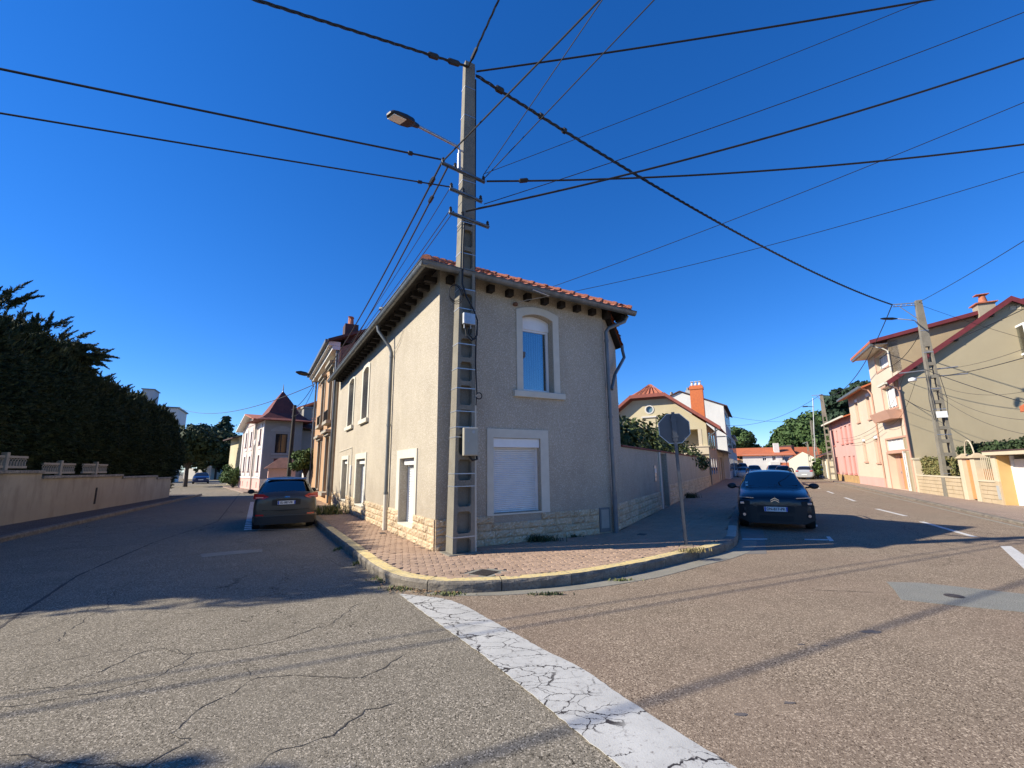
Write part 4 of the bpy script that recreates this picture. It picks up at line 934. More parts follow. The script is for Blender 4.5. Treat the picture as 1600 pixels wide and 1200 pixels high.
b = MB(FA); b.box(-5.6, -.7, -.85, -.72, 8.50, 8.64); b.build('gutter', M_zinc, rf); b = MB(FA); b.box(-5.5, -.8, -.72, 0, 8.55, 8.6); b.build('soffit', M_surround, rf)
b = MB(FA); b.tube([(-.85, -.75, 8.5), (-.8, -.3, 8.3), (-.78, -.06, 8.1), (-.78, -.06, 6.9)], .045, 8); b.build('downpipe', M_surround, TH, smooth=True)
b = MB(FA); b.box(-5.0, -4.3, .3, .9, 8.9, 9.5); b.build('chimney', mat('orange_brick', (.62, .17, .05), (.52, .14, .05), scale=8, bump=.4), rf)
# --- lower gable house in front of it (its blank gable faces the camera)
GH = thing('gable_house', 'house showing a big blank beige gable under a maroon roof edge', 'house', FG)
b = MB(FG); b.plate([(.002, 0), (10.2, 0), (10.2, 6.5), (5.1, 10.0), (.002, 6.45)], [], 0, .75); b.build('wall', M_olive, GH)
def rslab(F, pts, th, name, m, parent):
    b = MB(F); n = len(pts); b.add(list(pts)+[(p[0], p[1], p[2]-th) for p in pts], [tuple(range(n)), tuple(reversed(range(n, 2*n)))]+[(i, (i+1) % n, n+(i+1) % n, n+i) for i in range(n)]); return b.build(name, m, parent)
sl_ = (10.0-6.45)/5.1
rf = rslab(FG, [(-.65, -.24, 6.10), (5.1, -.24, 10.12), (5.1, .9, 10.12), (-.65, .9, 6.10)], .10, 'roof', M_tile_dk, GH)
rslab(FG, [(5.1, -.24, 10.12), (10.8, -.24, 6.15), (10.8, .9, 6.15), (5.1, .9, 10.12)], .10, 'roof_slope', M_tile_dk, rf)
for (xa, za, xb, zb) in ((-.70, 6.09, 5.1, 10.16), (5.1, 10.16, 10.9, 6.1)):
    b = MB(FG); b.add([(xa, -.28, za-.26), (xb, -.28, zb-.26), (xb, -.28, zb+.03), (xa, -.28, za+.03), (xa, -.242, za-.26), (xb, -.242, zb-.26), (xb, -.242, zb+.03), (xa, -.242, za+.03)], [(0, 1, 2, 3), (7, 6, 5, 4), (0, 4, 5, 1), (2, 6, 7, 3), (0, 3, 7, 4), (1, 5, 6, 2)]); b.build('verge_board', M_maroon, rf)
each(FG, [(k, k+.14, -.24, .0, 6.28+k*.7, 6.42+k*.7) for k in (.7, 2.6, 4.2)], 'purlin_end', M_darkwood, rf)
b = MB(FG); b.tube([(-.68, -.3, 6.0), (-.55, -.3, 5.88), (-.2, -.2, 5.75), (-.08, -.08, 5.5), (-.06, -.06, .3)], .045, 8); b.build('downpipe', M_salmon, GH, smooth=True)
b = MB(FG); b.box(-.8, -.66, -.5, .9, 5.98, 6.1); b.build('gutter', M_surround, rf)
cx, cz = hit(FG, 1548, 480)
ch = MB(FG); ch.box(cx-.35, cx+.35, .35, 1.0, cz-1.2, cz+.35); cm = ch.build('chimney', mat('render_chimney', (.36, .31, .22), (.30, .26, .19), scale=3), rf)
b = MB(FG); b.box(cx-.45, cx+.45, .25, 1.1, cz+.36, cz+.42); b.lathe([(.2, cz+.42), (.13, cz+.85)], c=(cx, .65, 0), seg=12); b.box(cx-.3, cx+.25, .45, .85, cz+.9, cz+.94); b.build('chimney_pot', M_tile, rf, smooth=True)
xa, za = hit(FG, 1578, 482); each(FG, [(xa, xa+.22, -.02, 0, za-.1, za+.1), (xa+.26, xa+.42, -.02, 0, za-.1, za+.14)], 'vent', M_cream, GH)
# white glazed bay at the right edge
xa, z1_ = hit(FG, 1592, 509); _, z0_ = hit(FG, 1582, 557); xa -= .15
b = MB(FG); 
for (a, c, d, e) in ((xa, xa+.09, z0_, z1_), (xa+2.4, xa+2.5, z0_, z1_), (xa+.09, xa+2.4, z1_-.1, z1_), (xa+.09, xa+2.4, z0_, z0_+.12)): b.box(a, c, -.75, -.65, d, e); 
for zz in (z0_, z1_-.1): b.box(xa, xa+.09, -.65, 0, zz, zz+.1)
bw = b.build('bay_window', M_white, GH); b = MB(FG); b.box(xa+.09, xa+2.4, -.72, -.7, z0_+.1, z1_-.1); b.box(xa+.02, xa+.04, -.65, -.02, z0_+.1, z1_-.1); b.build('pane', M_glass_w, bw)
# --- cream two storey house
CH = thing('cream_house', 'two storey cream house with salmon shutters between the tall house and the pink house', 'house', FA @ Matrix.Translation((-9, 0, 0)))
ws = [(-10.65, -9.75, 4.7, 6.45), (-7.35, -6.35, 4.65, 6.45), (-10.15, -9.25, 1.75, 3.42), (-6.95, -5.95, 1.65, 3.48)]
b = MB(FA); b.plate(rect(-12.7, -5.46, .66, 6.95), [rect(*q) for q in ws], 0, .3); b.build('wall', M_peach, CH)
b = MB(FA); b.box(-12.7, -5.46, -.03, .3, 0, .655); b.build('plinth', M_pink, CH)
for q in ws:
    f_ = gwin(FA, CH, *q, .16, frame=M_salmon, surround=M_peach, sillm=M_salmon, shut=M_salmon); b = MB(FA); b.box(q[0]+.01, q[1]-.01, -.01, .16, q[3]-.2, q[3]-.005); b.build('shutter_box', M_white, f_)
rf = rslab(FA, [(-12.9, -.6, 6.75), (-5.4, -.6, 6.75), (-5.4, 4.5, 8.7), (-12.9, 4.5, 8.7)], .1, 'roof', M_tile_o, CH); b = MB(FA); b.box(-12.95, -5.4, -.74, -.6, 6.66, 6.8); b.build('gutter', M_zinc, rf)
b = MB(FA); b.tube([(-5.7, -.65, 6.7), (-5.6, -.2, 6.5), (-5.55, -.06, 6.2), (-5.55, -.06, .1)], .045, 8); b.build('downpipe', M_salmon, CH, smooth=True)
b = MB(FA); b.box(-12.68, -5.48, 4.5, 5.0, 0, 8.5); b.build('back_wall', M_peach, CH)
# --- pink house
PH_ = thing('pink_house', 'long pink house with rows of narrow closed shutters and ochre stone foot', 'house', FA @ Matrix.Translation((-17.5, 0, 0)))
ws = [(-c-.42, -c+.42, 3.35, 4.95) for c in (13.55, 15.2, 17.0, 20.9)]+[(-19.1-.25, -19.1+.25, 3.7, 4.8)]+[(-c-.42, -c+.42, .80, 2.4) for c in (13.7, 15.3, 17.3, 20.7)]
b = MB(FA); b.plate(rect(-22.4, -12.71, .66, 5.5), [rect(*q) for q in ws], 0, .3); b.build('wall', M_pink, PH_)
b = MB(FA); b.box(-22.4, -12.71, -.04, .3, 0, .655); b.build('stone_foot', M_ochre, PH_)
for q in ws:
    f_ = gwin(FA, PH_, *q, .12, frame=M_pinkdk, sillm=M_pinkdk, shut=M_pinkdk); b = MB(FA); b.box(q[0]+.01, q[1]-.01, -.01, .1, q[3]-.14, q[3]-.005); b.build('shutter_box', M_pink, f_)
rf = rslab(FA, [(-22.6, -.5, 5.45), (-12.6, -.5, 5.45), (-12.6, 4, 7.0), (-22.6, 4, 7.0)], .1, 'roof', M_tile_o, PH_); b = MB(FA); b.box(-22.6, -12.6, -.62, -.5, 5.36, 5.5); b.build('gutter', M_surround, rf)
b = MB(FA); b.box(-14.6, -13.9, .8, 1.3, 5.8, 6.5); c_ = b.build('chimney', M_tile_dk, rf); b = MB(FA); b.lathe([(.1, 6.5), (.08, 6.75)], c=(-14.4, 1.05, 0), seg=8); b.build('chimney_pot', M_tile_dk, rf); b = MB(FA); b.lathe([(.1, 6.5), (.08, 6.75)], c=(-14.1, 1.05, 0), seg=8); b.build('chimney_pot', M_tile_dk, rf)
b = MB(FA); b.box(-22.3, -12.8, 4.0, 4.5, 0, 6.9); b.build('back_wall', M_pink, PH_)
# --- low garages beyond the pink house
LG = thing('low_outbuilding', 'low cream and pink outbuilding with tiled roof beyond the pink house', 'outbuilding', FA @ Matrix.Translation((-26, 0, 0)))
b = MB(FA); b.plate([(-29.5, 0), (-22.6, 0), (-22.6, 2.6), (-29.5, 2.5)], [rect(-25.2, -23.6, .1, 2.2), rect(-28.8, -26.8, .1, 2.2)], 0, .4); b.build('wall', M_cream, LG)
b = MB(FA); b.box(-25.19, -23.61, .2, .25, .1, 2.19); b.build('door', M_greybox, LG); b = MB(FA); b.box(-28.79, -26.81, .2, .25, .1, 2.19); b.build('garage_door', M_white, LG)
rslab(FA, [(-29.8, -.5, 2.55), (-22.5, -.5, 2.65), (-22.5, 2.5, 3.7), (-29.8, 2.5, 3.6)], .1, 'roof', M_tile_dk, LG)
# --- white house behind it
WB = thing('white_back_house', 'white two storey house with balcony rails beyond the pink house', 'house', FA @ Matrix.Translation((-36, 3, 0)))
F2 = FA @ Matrix.Translation((0, 4.5, 0)); b = MB(F2 @ Matrix.Translation((-29.5, 0, 0)) @ Matrix.Rotation(R(90), 4, 'Z').inverted())
b = MB(F2); b.box(-38, -30.5, 0, 6, 0, 6.4); b.build('wall', mat('white_render', (.66, .63, .58), (.60, .57, .52), scale=.8, bump=.3), WB)
M_wr = MATS['white_render']
rslab(F2, [(-38.5, -.6, 6.3), (-30, -.6, 6.3), (-30, 3, 7.8), (-38.5, 3, 7.8)], .1, 'roof', M_tile_dk, WB); rslab(F2, [(-30, 6.6, 6.3), (-38.5, 6.6, 6.3), (-38.5, 3, 7.8), (-30, 3, 7.8)], .1, 'roof_slope', M_tile_dk, WB)
b = MB(F2)
for zz in (3.0, 3.4, 3.8): b.box(-38, -30.6, -.7, -.66, zz, zz+.04)
for k in range(9): b.box(-38+k*.9, -37.96+k*.9, -.7, -.66, 2.8, 3.84)
b.box(-38, -30.6, -.7, 0, 2.7, 2.82); b.build('balcony_rail', M_wr, WB)
each(F2, [(x_, x_+1, -.03, -.001, z_, z_+1.3) for (x_, z_) in ((-32, 4.4), (-34.5, 4.4), (-32, 1.2), (-35, 1.2))], 'window', M_glass_d, WB)
for (x_, z_) in ((2, 4.2), (4, 4.2)): b = MB(F2); b.box(-30.499, -30.47, x_, x_+.9, z_, z_+1.2); b.build('window', M_glass_d, WB)

# --- garden fence, gate, garage to the right of the gable
FW = thing('garden_fence', 'low fence of yellow split stone with cream coping in front of the blank gable', 'fence', FA)
def course_wall(F, parent, x0, x1, z0, z1, n, m, y0=-.02, y1=.2, ln=.55, seed=1, name='stone'):
    r_ = random.Random(seed); h = (z1-z0)/n; b = MB(F); b.box(x0+.01, x1-.01, .0, y1, z0, z1-.002); b.build('wall', M_fencestone, parent)
    for j in range(n):
        x = x0
        while x < x1-.03:
            l = r_.uniform(.7, 1.3)*ln
            if x1-x-l < .2: l = x1-x
            o = r_.uniform(0, .02); b = MB(F); b.box(x+.008, x+l-.008, y0-o, .03, z0+j*h+.008, z0+(j+1)*h-.008); b.build(name, m, parent); x += l
course_wall(FA, FW, .30, 5.55, .06, .93, 5, M_fencestone, seed=3, ln=.8)
b = MB(FA); b.box(.25, 5.6, -.06, .26, .932, 1.0); b.build('coping', M_cream, FW, bevel=.01)
b = MB(FA); b.box(-.02, .34, -.05, .3, .06, 1.78); b.box(-.06, .38, -.09, .34, 1.78, 1.88); b.build('end_pillar', M_cream, FW, bevel=.01)
GT = thing('garden_gate', 'orange wooden garden gate between two cream pillars under a thin hoop', 'gate', FA @ Matrix.Translation((6.4, 0, 0)))
for xa in (5.72, 6.85):
    b = MB(FA); b.box(xa, xa+.36, -.05, .31, .06, 1.78); p_ = b.build('pillar', M_cream, GT, bevel=.01)
    b = MB(FA); b.taper((xa-.08, xa+.44, -.13, .39, 1.782), (xa+.12, xa+.24, .07, .19, 1.98)); b.build('pillar_cap', M_fencestone, p_)
for k in range(5): b = MB(FA); b.box(6.09+k*.15, 6.09+k*.15+.14, .1, .14, .12, 1.7); b.build('board', M_orangew, GT)
for (xc, rr_, n_) in ((6.47, .38, 'hoop'),):
    b = MB(FA); b.tube([(xc+.40*math.cos(t), .12, 1.9+.62*math.sin(t)) for t in np.linspace(0, math.pi, 14)], .025, 6); b.build('hoop', M_cream, GT, smooth=True)
FW2 = thing('railing_wall', 'short stretch of cream bar railing on yellow stone between the gate and the garage', 'fence', FA @ Matrix.Translation((7.9, 0, 0)))
course_wall(FA, FW2, 7.25, 8.55, .06, .86, 5, M_fencestone, seed=6, ln=.6)
b = MB(FA); b.box(7.22, 8.55, -.06, .26, .862, .93); b.build('coping', M_cream, FW2)
b = MB(FA); b.box(7.25, 8.55, .15, .18, .94, 1.35); b.build('screen_board', M_orangew, FW2)
for k in range(8): b = MB(FA); b.box(7.35+k*.15, 7.375+k*.15, .1, .125, .93, 1.82); b.build('bar', M_cream, FW2)
GA = thing('garage', 'flat roofed garage with white door and deep orange reveal at the right edge', 'garage', FA @ Matrix.Translation((9.5, 0, 0)))
b = MB(FA); b.box(8.56, 8.86, -.05, 1.2, .9, 1.86); b.box(8.56, 8.86, 1.2, 5, .06, 1.86); b.build('wall', M_cream, GA)
b = MB(FA); b.box(8.56, 8.859, -.05, 1.2, .06, .899); b.build('plinth', M_fencestone, GA); b = MB(FA); b.box(8.62, 8.8, -.07, -.051, .25, .75); b.build('meter_box', M_greybox, GA)
b = MB(FA); b.box(8.861, 8.9, .0, .39, .06, 1.84); b.build('reveal', mat('yellow_orange_paint', (.56, .35, .14), (.52, .33, .13)), GA)
b = MB(FA); b.box(8.4, 14, -.2, 5, 1.862, 1.99); b.build('roof', M_cream, GA); b = MB(FA); b.box(8.4, 14, -.22, 5.02, 1.992, 2.03); b.build('roof_edge', M_tile_dk, GA)
gdo = MB(FA).box(8.98, 13, .42, .44, .07, 1.71).build('garage_door', M_white, GA); each(FA, [(8.98, 13, .40, .4199, .07+k*.205, .07+k*.205+.197) for k in range(8)], 'panel', M_white, gdo); b = MB(FA); b.box(8.90, 8.975, .33, .44, .06, 1.84); b.build('door_frame', M_white, GA)
# neighbour with tiled roof edge poking in at the right border
NH = thing('neighbour_house', 'corner of a white house with orange roof tiles at the right photo edge', 'house', FA @ Matrix.Translation((12, 4, 0)))
F3 = FA @ Matrix.Translation((0, .8, 0)); xa, za = hit(F3, 1592, 633); 
b = MB(F3); b.box(xa+.5, xa+8, .5, 6, 0, za-.1); b.build('wall', M_wr, NH)
rslab(F3, [(xa, 0, za-.05), (xa+8, 0, za-.05), (xa+8, 3.2, za+2.0), (xa, 3.2, za+2.0)], .22, 'roof', M_tile_o, NH)

# ================================================================== LEFT SIDE OF THE RIGHT STREET, beyond the garden wall
Yo = V2(14.69, 33.83); FY = FR(Yo.x, Yo.y, 118); FYf = FR(Yo.x, Yo.y, 28)
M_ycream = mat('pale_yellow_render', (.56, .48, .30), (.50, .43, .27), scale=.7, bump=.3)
M_redmetal = mat('dark_red_tile', (.34, .075, .06), (.26, .06, .05), scale=.8)
YH = thing('yellow_house', 'pale yellow house with half hipped red roof, round window and loggia behind the garden wall', 'house', FY @ Matrix.Translation((-4, 0, 0)))
lo = rect(-3.55, -.35, 2.75, 4.35); rw = [(-4.1+.27*math.cos(t), 6.1+.27*math.sin(t)) for t in np.linspace(0, 2*math.pi, 17)[:-1]]; wl_ = rect(-6.9, -5.9, 2.9, 4.0)
b = MB(FY); b.plate([(-8.3, 0), (0, 0), (0, 4.75), (-2.75, 6.9), (-5.4, 6.9), (-8.3, 4.75)], [lo, rw, wl_], 0, .2); b.build('wall', M_ycream, YH)
b = MB(FY); b.plate([(-4.1+.36*math.cos(t), 6.1+.36*math.sin(t)) for t in np.linspace(0, 2*math.pi, 17)[:-1]], [rw], -.04, 0, back=False); rs = b.build('window_surround', M_wr, YH); b = MB(FY); b.box(-4.4, -3.8, .1, .12, 5.8, 6.4); b.build('pane', mat('pale_glass', (.12, .2, .24), rough=.1), rs)
b = MB(FY); b.box(-4.75, -3.6, -.1, 0, 5.45, 5.55); b.build('sill', M_wr, YH)
gwin(FY, YH, -6.9, -5.9, 2.9, 4.0, .12, mull=(-6.4,))
b = MB(FY); b.box(-3.6, -.3, 1.3, 1.5, 2.4, 4.4); b.box(-3.6, -.3, .2, 1.3, 4.36, 4.42); b.box(-3.6, -.3, .2, 1.3, 2.5, 2.56); b.box(-3.62, -3.56, .2, 1.3, 2.5, 4.4); b.build('loggia_back', M_ycream, YH)
b = MB(FY); b.box(-3.2, -2.0, 1.24, 1.3, 2.9, 4.05); lw = b.build('window', M_ycream, YH); 
for q in (-3.1, -2.55): b = MB(FY); b.box(q, q+.42, 1.22, 1.239, 3.0, 3.95); b.build('pane', M_glass_d, lw)
b = MB(FY); b.box(-.62, -.36, -.02, .28, 2.76, 4.34); b.build('column', M_cream, YH)
b = MB(FY); b.box(-3.6, 0.05, -.12, -.02, 2.45, 3.0); b.box(-3.7, .12, -.18, -.0, 3.0, 3.08); b.build('balustrade', M_cream, YH)
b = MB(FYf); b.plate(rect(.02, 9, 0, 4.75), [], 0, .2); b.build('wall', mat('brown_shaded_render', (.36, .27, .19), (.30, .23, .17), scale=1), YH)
each(FYf, [(xx, xx+1, -.02, -.001, z_, z_+1.3) for xx in (1.2, 3.4, 6) for z_ in (2.9, .9)], 'window', M_glass_d, YH)
hz = 8.25; rg = [(-4.1, .9, hz), (-4.1, 9.6, hz)]
ee = 4.45; hy = -.55
rf = rslab(FY, [(.95, hy, ee), (-2.75, hy, 7.25), (-4.1, .9, hz), (-4.1, 9.6, hz), (.95, 9.6, ee)], .08, 'roof', M_redmetal, YH)
rslab(FY, [(-9.15, 9.6, ee), (-4.1, 9.6, hz), (-4.1, .9, hz), (-5.45, hy, 7.25), (-9.15, hy, ee)], .08, 'roof_slope', M_redmetal, rf)
rslab(FY, [(-2.75, hy, 7.25), (-5.45, hy, 7.25), (-4.1, .9, hz)], .08, 'roof_slope', M_tile, rf)
for (xa, za, xb, zb) in ((1.0, ee-.03, -2.75, 7.27), (-5.45, 7.27, -9.2, ee-.03), (-2.7, 7.27, -5.5, 7.27)):
    b = MB(FY); b.add([(xa, hy-.06, za-.24), (xb, hy-.06, zb-.24), (xb, hy-.06, zb+.03), (xa, hy-.06, za+.03), (xa, hy-.01, za-.24), (xb, hy-.01, zb-.24), (xb, hy-.01, zb+.03), (xa, hy-.01, za+.03)], [(0, 1, 2, 3), (7, 6, 5, 4), (0, 4, 5, 1), (2, 6, 7, 3), (0, 3, 7, 4), (1, 5, 6, 2)]); b.build('verge_board', mat('red_brown_board', (.30, .085, .06), (.24, .07, .05)), rf)
for k in range(7): b = MB(FY); x_ = -2.9-k*.36; b.tube([(x_, hy-.02, 7.32), (-4.1+(x_+4.1)*.08, .8, hz+.03)], .035, 5); b.build('tile_rib', M_tile, rf)
b = MB(FY); b.tube([(1.0, hy+.1, 4.4), (.6, .0, 4.1), (.1, -.06, 3.7), (.05, -.06, 2.9), (.05, -.06, .2)], .045, 6); b.build('downpipe', M_zinc, YH)
# orange brick chimney with three pots
q = ray(1097, 655, 43); OC = thing('brick_chimney', 'tall bright orange brick chimney with three white pots behind the yellow house roof', 'chimney', Vector((q.x, q.y, 4)))
Fq = FR(q.x, q.y, 118); x0_, zt = hit(Fq, 1077, 603); x1_, _ = hit(Fq, 1097, 603)
b = MB(Fq); b.box(x0_, x1_, 0, .8, 4.0, zt); b.build('stack', MATS['orange_brick'], OC); b = MB(Fq); b.box(x0_-.05, x1_+.05, -.05, .85, zt-.35, zt-.1); b.build('corbel', MATS['orange_brick'], OC)
for k in range(3):
    xx = x0_+(x1_-x0_)*(.2+.3*k); b = MB(Fq); b.lathe([(.10, zt), (.13, zt+.12), (.05, zt+.38)], c=(xx, .3, 0), seg=8); b.box(xx-.13, xx+.13, .15, .45, zt+.36, zt+.40); b.build('chimney_pot', M_wr, OC)
# white building
Wo = V2(23.65, 49.78); FWh = FR(Wo.x, Wo.y, 118); FWf = FR(Wo.x, Wo.y, 28)
WH = thing('white_building', 'tall white building with blank gable beyond the yellow house', 'building', FWh)
M_wg = mat('white_gable_render', (.66, .65, .60), (.58, .57, .53), scale=.5, bump=.3, stain=(.48, .47, .43, .4))
b = MB(FWh); b.plate([(-9, 0), (.1, 0), (.1, 8.25), (-4.4, 10.15), (-9, 8.4)], [], 0, .3); b.build('wall', M_wg, WH)
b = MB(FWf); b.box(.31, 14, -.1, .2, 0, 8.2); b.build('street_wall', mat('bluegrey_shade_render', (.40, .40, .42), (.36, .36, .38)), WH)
for k in range(4):
    for zz in (1.0, 3.6, 6.2): b = MB(FWf); b.box(1.2+k*3, 2.3+k*3, -.14, -.101, zz, zz+1.4); b.build('window', M_glass_d, WH)
rf = rslab(FWh, [(.5, -.2, 8.2), (-4.4, -.2, 10.32), (-4.4, 14, 10.32), (.5, 14, 8.2)], .12, 'roof', M_tile_dk, WH); rslab(FWh, [(-4.4, -.2, 10.32), (-9.3, -.2, 8.3), (-9.3, 14, 8.3), (-4.4, 14, 10.32)], .12, 'roof_slope', M_tile_dk, rf)
b = MB(FWh); b.tube([(-1.0, -.05, 6.3), (-1.0, -.05, 2.5)], .04, 5); b.build('pipe', M_zinc, WH); MB(FWh).tube([(-3.0, -.06, 4.8), (.0, -.06, 4.8)], .03, 5).build('pipe', M_zinc, WH)
for (px_, py_, hh) in ((1047, 614, .6), (1055, 614, .6), (1073, 607, 1.0)):
    x_, z_ = hit(FWh, px_, py_); b = MB(FWh); b.box(x_-.28, x_+.28, .8, 1.3, z_-1.6, z_-.1); b.build('chimney', M_greybox, rf); b = MB(FWh); b.lathe([(.2, z_-.1), (.14, z_+.25)], c=(x_, 1.05, 0), seg=8); b.build('chimney_pot', MATS['ornament'], rf)
# lean-to row between yellow house and white building
LT = thing('lean_to', 'low cream lean-to with grey awning roof along the shaded pavement', 'outbuilding', FYf @ Matrix.Translation((12, 0, 0)))
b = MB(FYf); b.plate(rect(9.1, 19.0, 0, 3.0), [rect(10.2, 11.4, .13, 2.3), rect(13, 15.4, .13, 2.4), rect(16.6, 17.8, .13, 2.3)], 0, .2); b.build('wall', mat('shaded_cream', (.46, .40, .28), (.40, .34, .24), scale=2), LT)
for a, c, t in ((10.2, 11.4, 2.3), (13, 15.4, 2.4), (16.6, 17.8, 2.3)): b = MB(FYf); b.box(a, c, .1, .14, .13, t); b.build('door', mat('brown_door', (.16, .11, .08), (.13, .09, .07)), LT)
rslab(FYf, [(9.0, -.9, 2.9), (19.2, -.9, 2.9), (19.2, 2.5, 3.7), (9.0, 2.5, 3.7)], .08, 'roof', M_zinc, LT)
LS = thing('street_building', 'shaded grey street frontage further along after the white building', 'building', FWf @ Matrix.Translation((20, 0, 0)))
b = MB(FWf); b.box(14.1, 30, -.1, 6, 0, 5.6); b.build('wall', MATS['bluegrey_shade_render'], LS); b = MB(FWf); b.box(14, 30.2, -.5, 6.2, 5.6, 5.75); b.build('roof', M_zinc, LS)
for k in range(5):
    for zz in (.9, 3.4): b = MB(FWf); b.box(15+k*3, 16.1+k*3, -.14, -.101, zz, zz+1.4); b.build('window', M_glass_d, LS)

# ================================================================== far end of the right street
FB = FR(60, 105, 112)
def fpt(px, py): return hit(FB, px, py)
OR = thing('orange_roof_row', 'long low white house with bright orange tiled roof closing the street', 'house', FB)
x0, zr = fpt(1150, 702); x1, zr2 = fpt(1237, 699); xw, ze = fpt(1175, 711.5); ze = fpt(1205, 710.3)[1]; zr = fpt(1205, 700)[1]+.3
b = MB(FB); b.plate(rect(xw-2, x1, 0, ze+.1), [rect(fpt(1191.5, 714)[0], fpt(1197, 714)[0], fpt(1210, 719.5)[1], fpt(1210, 712)[1]), rect(fpt(1206.5, 714)[0], fpt(1212, 714)[0], fpt(1210, 719.5)[1], fpt(1210, 712)[1]), rect(fpt(1222, 714)[0], fpt(1227.5, 714)[0], fpt(1210, 719.5)[1], fpt(1210, 712)[1])], 0, .3); b.build('wall', M_wr, OR)
for a, c in ((1191.5, 1197), (1206.5, 1212), (1222, 1227.5)):
    xa, xb = fpt(a, 714)[0], fpt(c, 714)[0]; f_ = gwin(FB, OR, xa, xb, fpt(1210, 719.5)[1], fpt(1210, 712)[1], .15, mull=((xa+xb)/2,)); b = MB(FB); b.box(xa+.05, xb-.05, .1, .14, fpt(1210, 715.2 if a != 1206.5 else 713.2)[1], fpt(1210, 713.4)[1]); b.build('blind', M_white, f_)
b = MB(FB); b.box(x0-1, xw-2.01, .4, .6, 0, 3.0); b.build('wall', M_tan, OR)
rf = rslab(FB, [(xw-3, -.5, ze-.1), (x1+.6, -.5, ze-.1), (x1+.6, 5, zr), (xw-7, 5, zr), ], .12, 'roof', M_tile_o, OR); rslab(FB, [(x0-4, -.2, 2.95), (xw-2.6, -.2, 2.95), (xw-7, 5.05, zr-.05), (x0-4, 5.05, zr-.05)], .12, 'roof_slope', M_tile_o, rf)
xc, _ = fpt(1214.5, 700); b = MB(FB); b.box(xc-.55, xc+.55, 1.2, 2.2, 4.0, 6.6); b.build('chimney', M_wr, rf)
xa, xb = fpt(1201, 714)[0], fpt(1216, 714)[0]; b = MB(FB); b.box(xa, xb, -1.5, -.01, fpt(1210, 727)[1]+.1, fpt(1210, 721.5)[1]); b.build('porch_canopy', M_wr, OR); b = MB(FB); b.box(xa, xb-.1, -1.3, -.05, 0, 1.14); b.build('porch', M_plastic_dk, OR)
rslab(FB, [(xb+.1, -3, 1.1), (fpt(1231, 714)[0], -3, 1.1), (fpt(1231, 714)[0], -.1, 2.1), (xb+.1, -.1, 2.1)], .1, 'porch_roof', M_tile_o, rf)
for (a, h_) in ((1166, .9), (1172, .7), (1179, .9)): xx = fpt(a, 714)[0]; b = MB(FB); b.box(xx, xx+1.1, -8, -7.8, .0, h_+.8); b.build('yard_wall', M_wr, OR)
FC = FR(58, 92, 122); WG = thing('white_gable_house', 'low white gable fronted building at the end of the right street', 'house', FC)
xa, z_ = hit(FC, 1232, 719); xm, zm = hit(FC, 1254, 706); xb, zb = hit(FC, 1276, 716)
b = MB(FC); b.plate([(xa, 0), (xb, 0), (xb, zb), (xm, zm), (xa, z_)], [], 0, 8); b.build('wall', mat('ivory_render', (.74, .68, .50), (.70, .64, .47)), WG)
rslab(FC, [(xm, -.02, zm+.15), (xa-.3, -.02, z_+.05), (xa-.3, 8, z_+.05), (xm, 8, zm+.15)], .12, 'roof', M_tile_o, WG); rslab(FC, [(xb+.3, -.02, zb+.05), (xm, -.02, zm+.15), (xm, 8, zm+.15), (xb+.3, 8, zb+.05)], .12, 'roof_slope', M_tile_o, WG)
FD = FR(0, 110, 90); OB = thing('orange_roof_house', 'further house with plain orange roof right behind the white gable', 'house', FD @ Matrix.Translation((72, 0, 0)))
xa, xb = hit(FD, 1239, 700)[0], hit(FD, 1278, 700)[0]; b = MB(FD); b.box(xa, xb+2, 0, 8, 0, 3.6); b.build('wall', M_wr, OB); rslab(FD, [(xa, -.4, 3.4), (xb+3, -.4, 3.4), (xb+3, 5, 6.0), (xa, 5, 6.0)], .15, 'roof', M_tile_o, OB)
b = MB(FD); b.box(xa-.6, xa-.01, -.5, 6, 0, 6.3); b.build('party_wall', M_tile_dk, OB)
# back plates close the far view
# ================================================================== LEFT STREET: orange house, villa, wall, hedge
M_ochrefac = mat('ochre_facade', (.50, .30, .155), (.42, .25, .13), scale=.7, bump=.4, stain=(.32, .21, .13, .5))
M_stonetrim = mat('grey_stone_trim', (.40, .36, .28), (.32, .28, .22), scale=3, bump=.4)
OH = thing('ochre_house', 'old ochre two storey house with stone window hoods beside the corner house', 'house', Lf @ Matrix.Translation((-17, 0, 0)))
ows = [(-17.15, -16.0, 3.95, 6.35), (-14.6, -13.6, 3.85, 6.5)]; owl = [(-18.3, -16.9, .62, 3.1), (-15.2, -14.1, .60, 3.15)]
ows = [(-18.6, -17.45, 3.95, 6.35), (-15.6, -14.4, 3.9, 6.45)]; owl = [(-18.75, -17.5, .62, 3.1), (-15.6, -14.3, .60, 3.15)]
b = MB(Lf); b.plate(rect(-21.4, -12.92, 0, 7.1), [rect(*q) for q in ows+owl], -.05, .3); b.build('wall', M_ochrefac, OH)
M_oldsh = mat('old_shutter', (.22, .20, .16), (.17, .155, .13), scale=5)
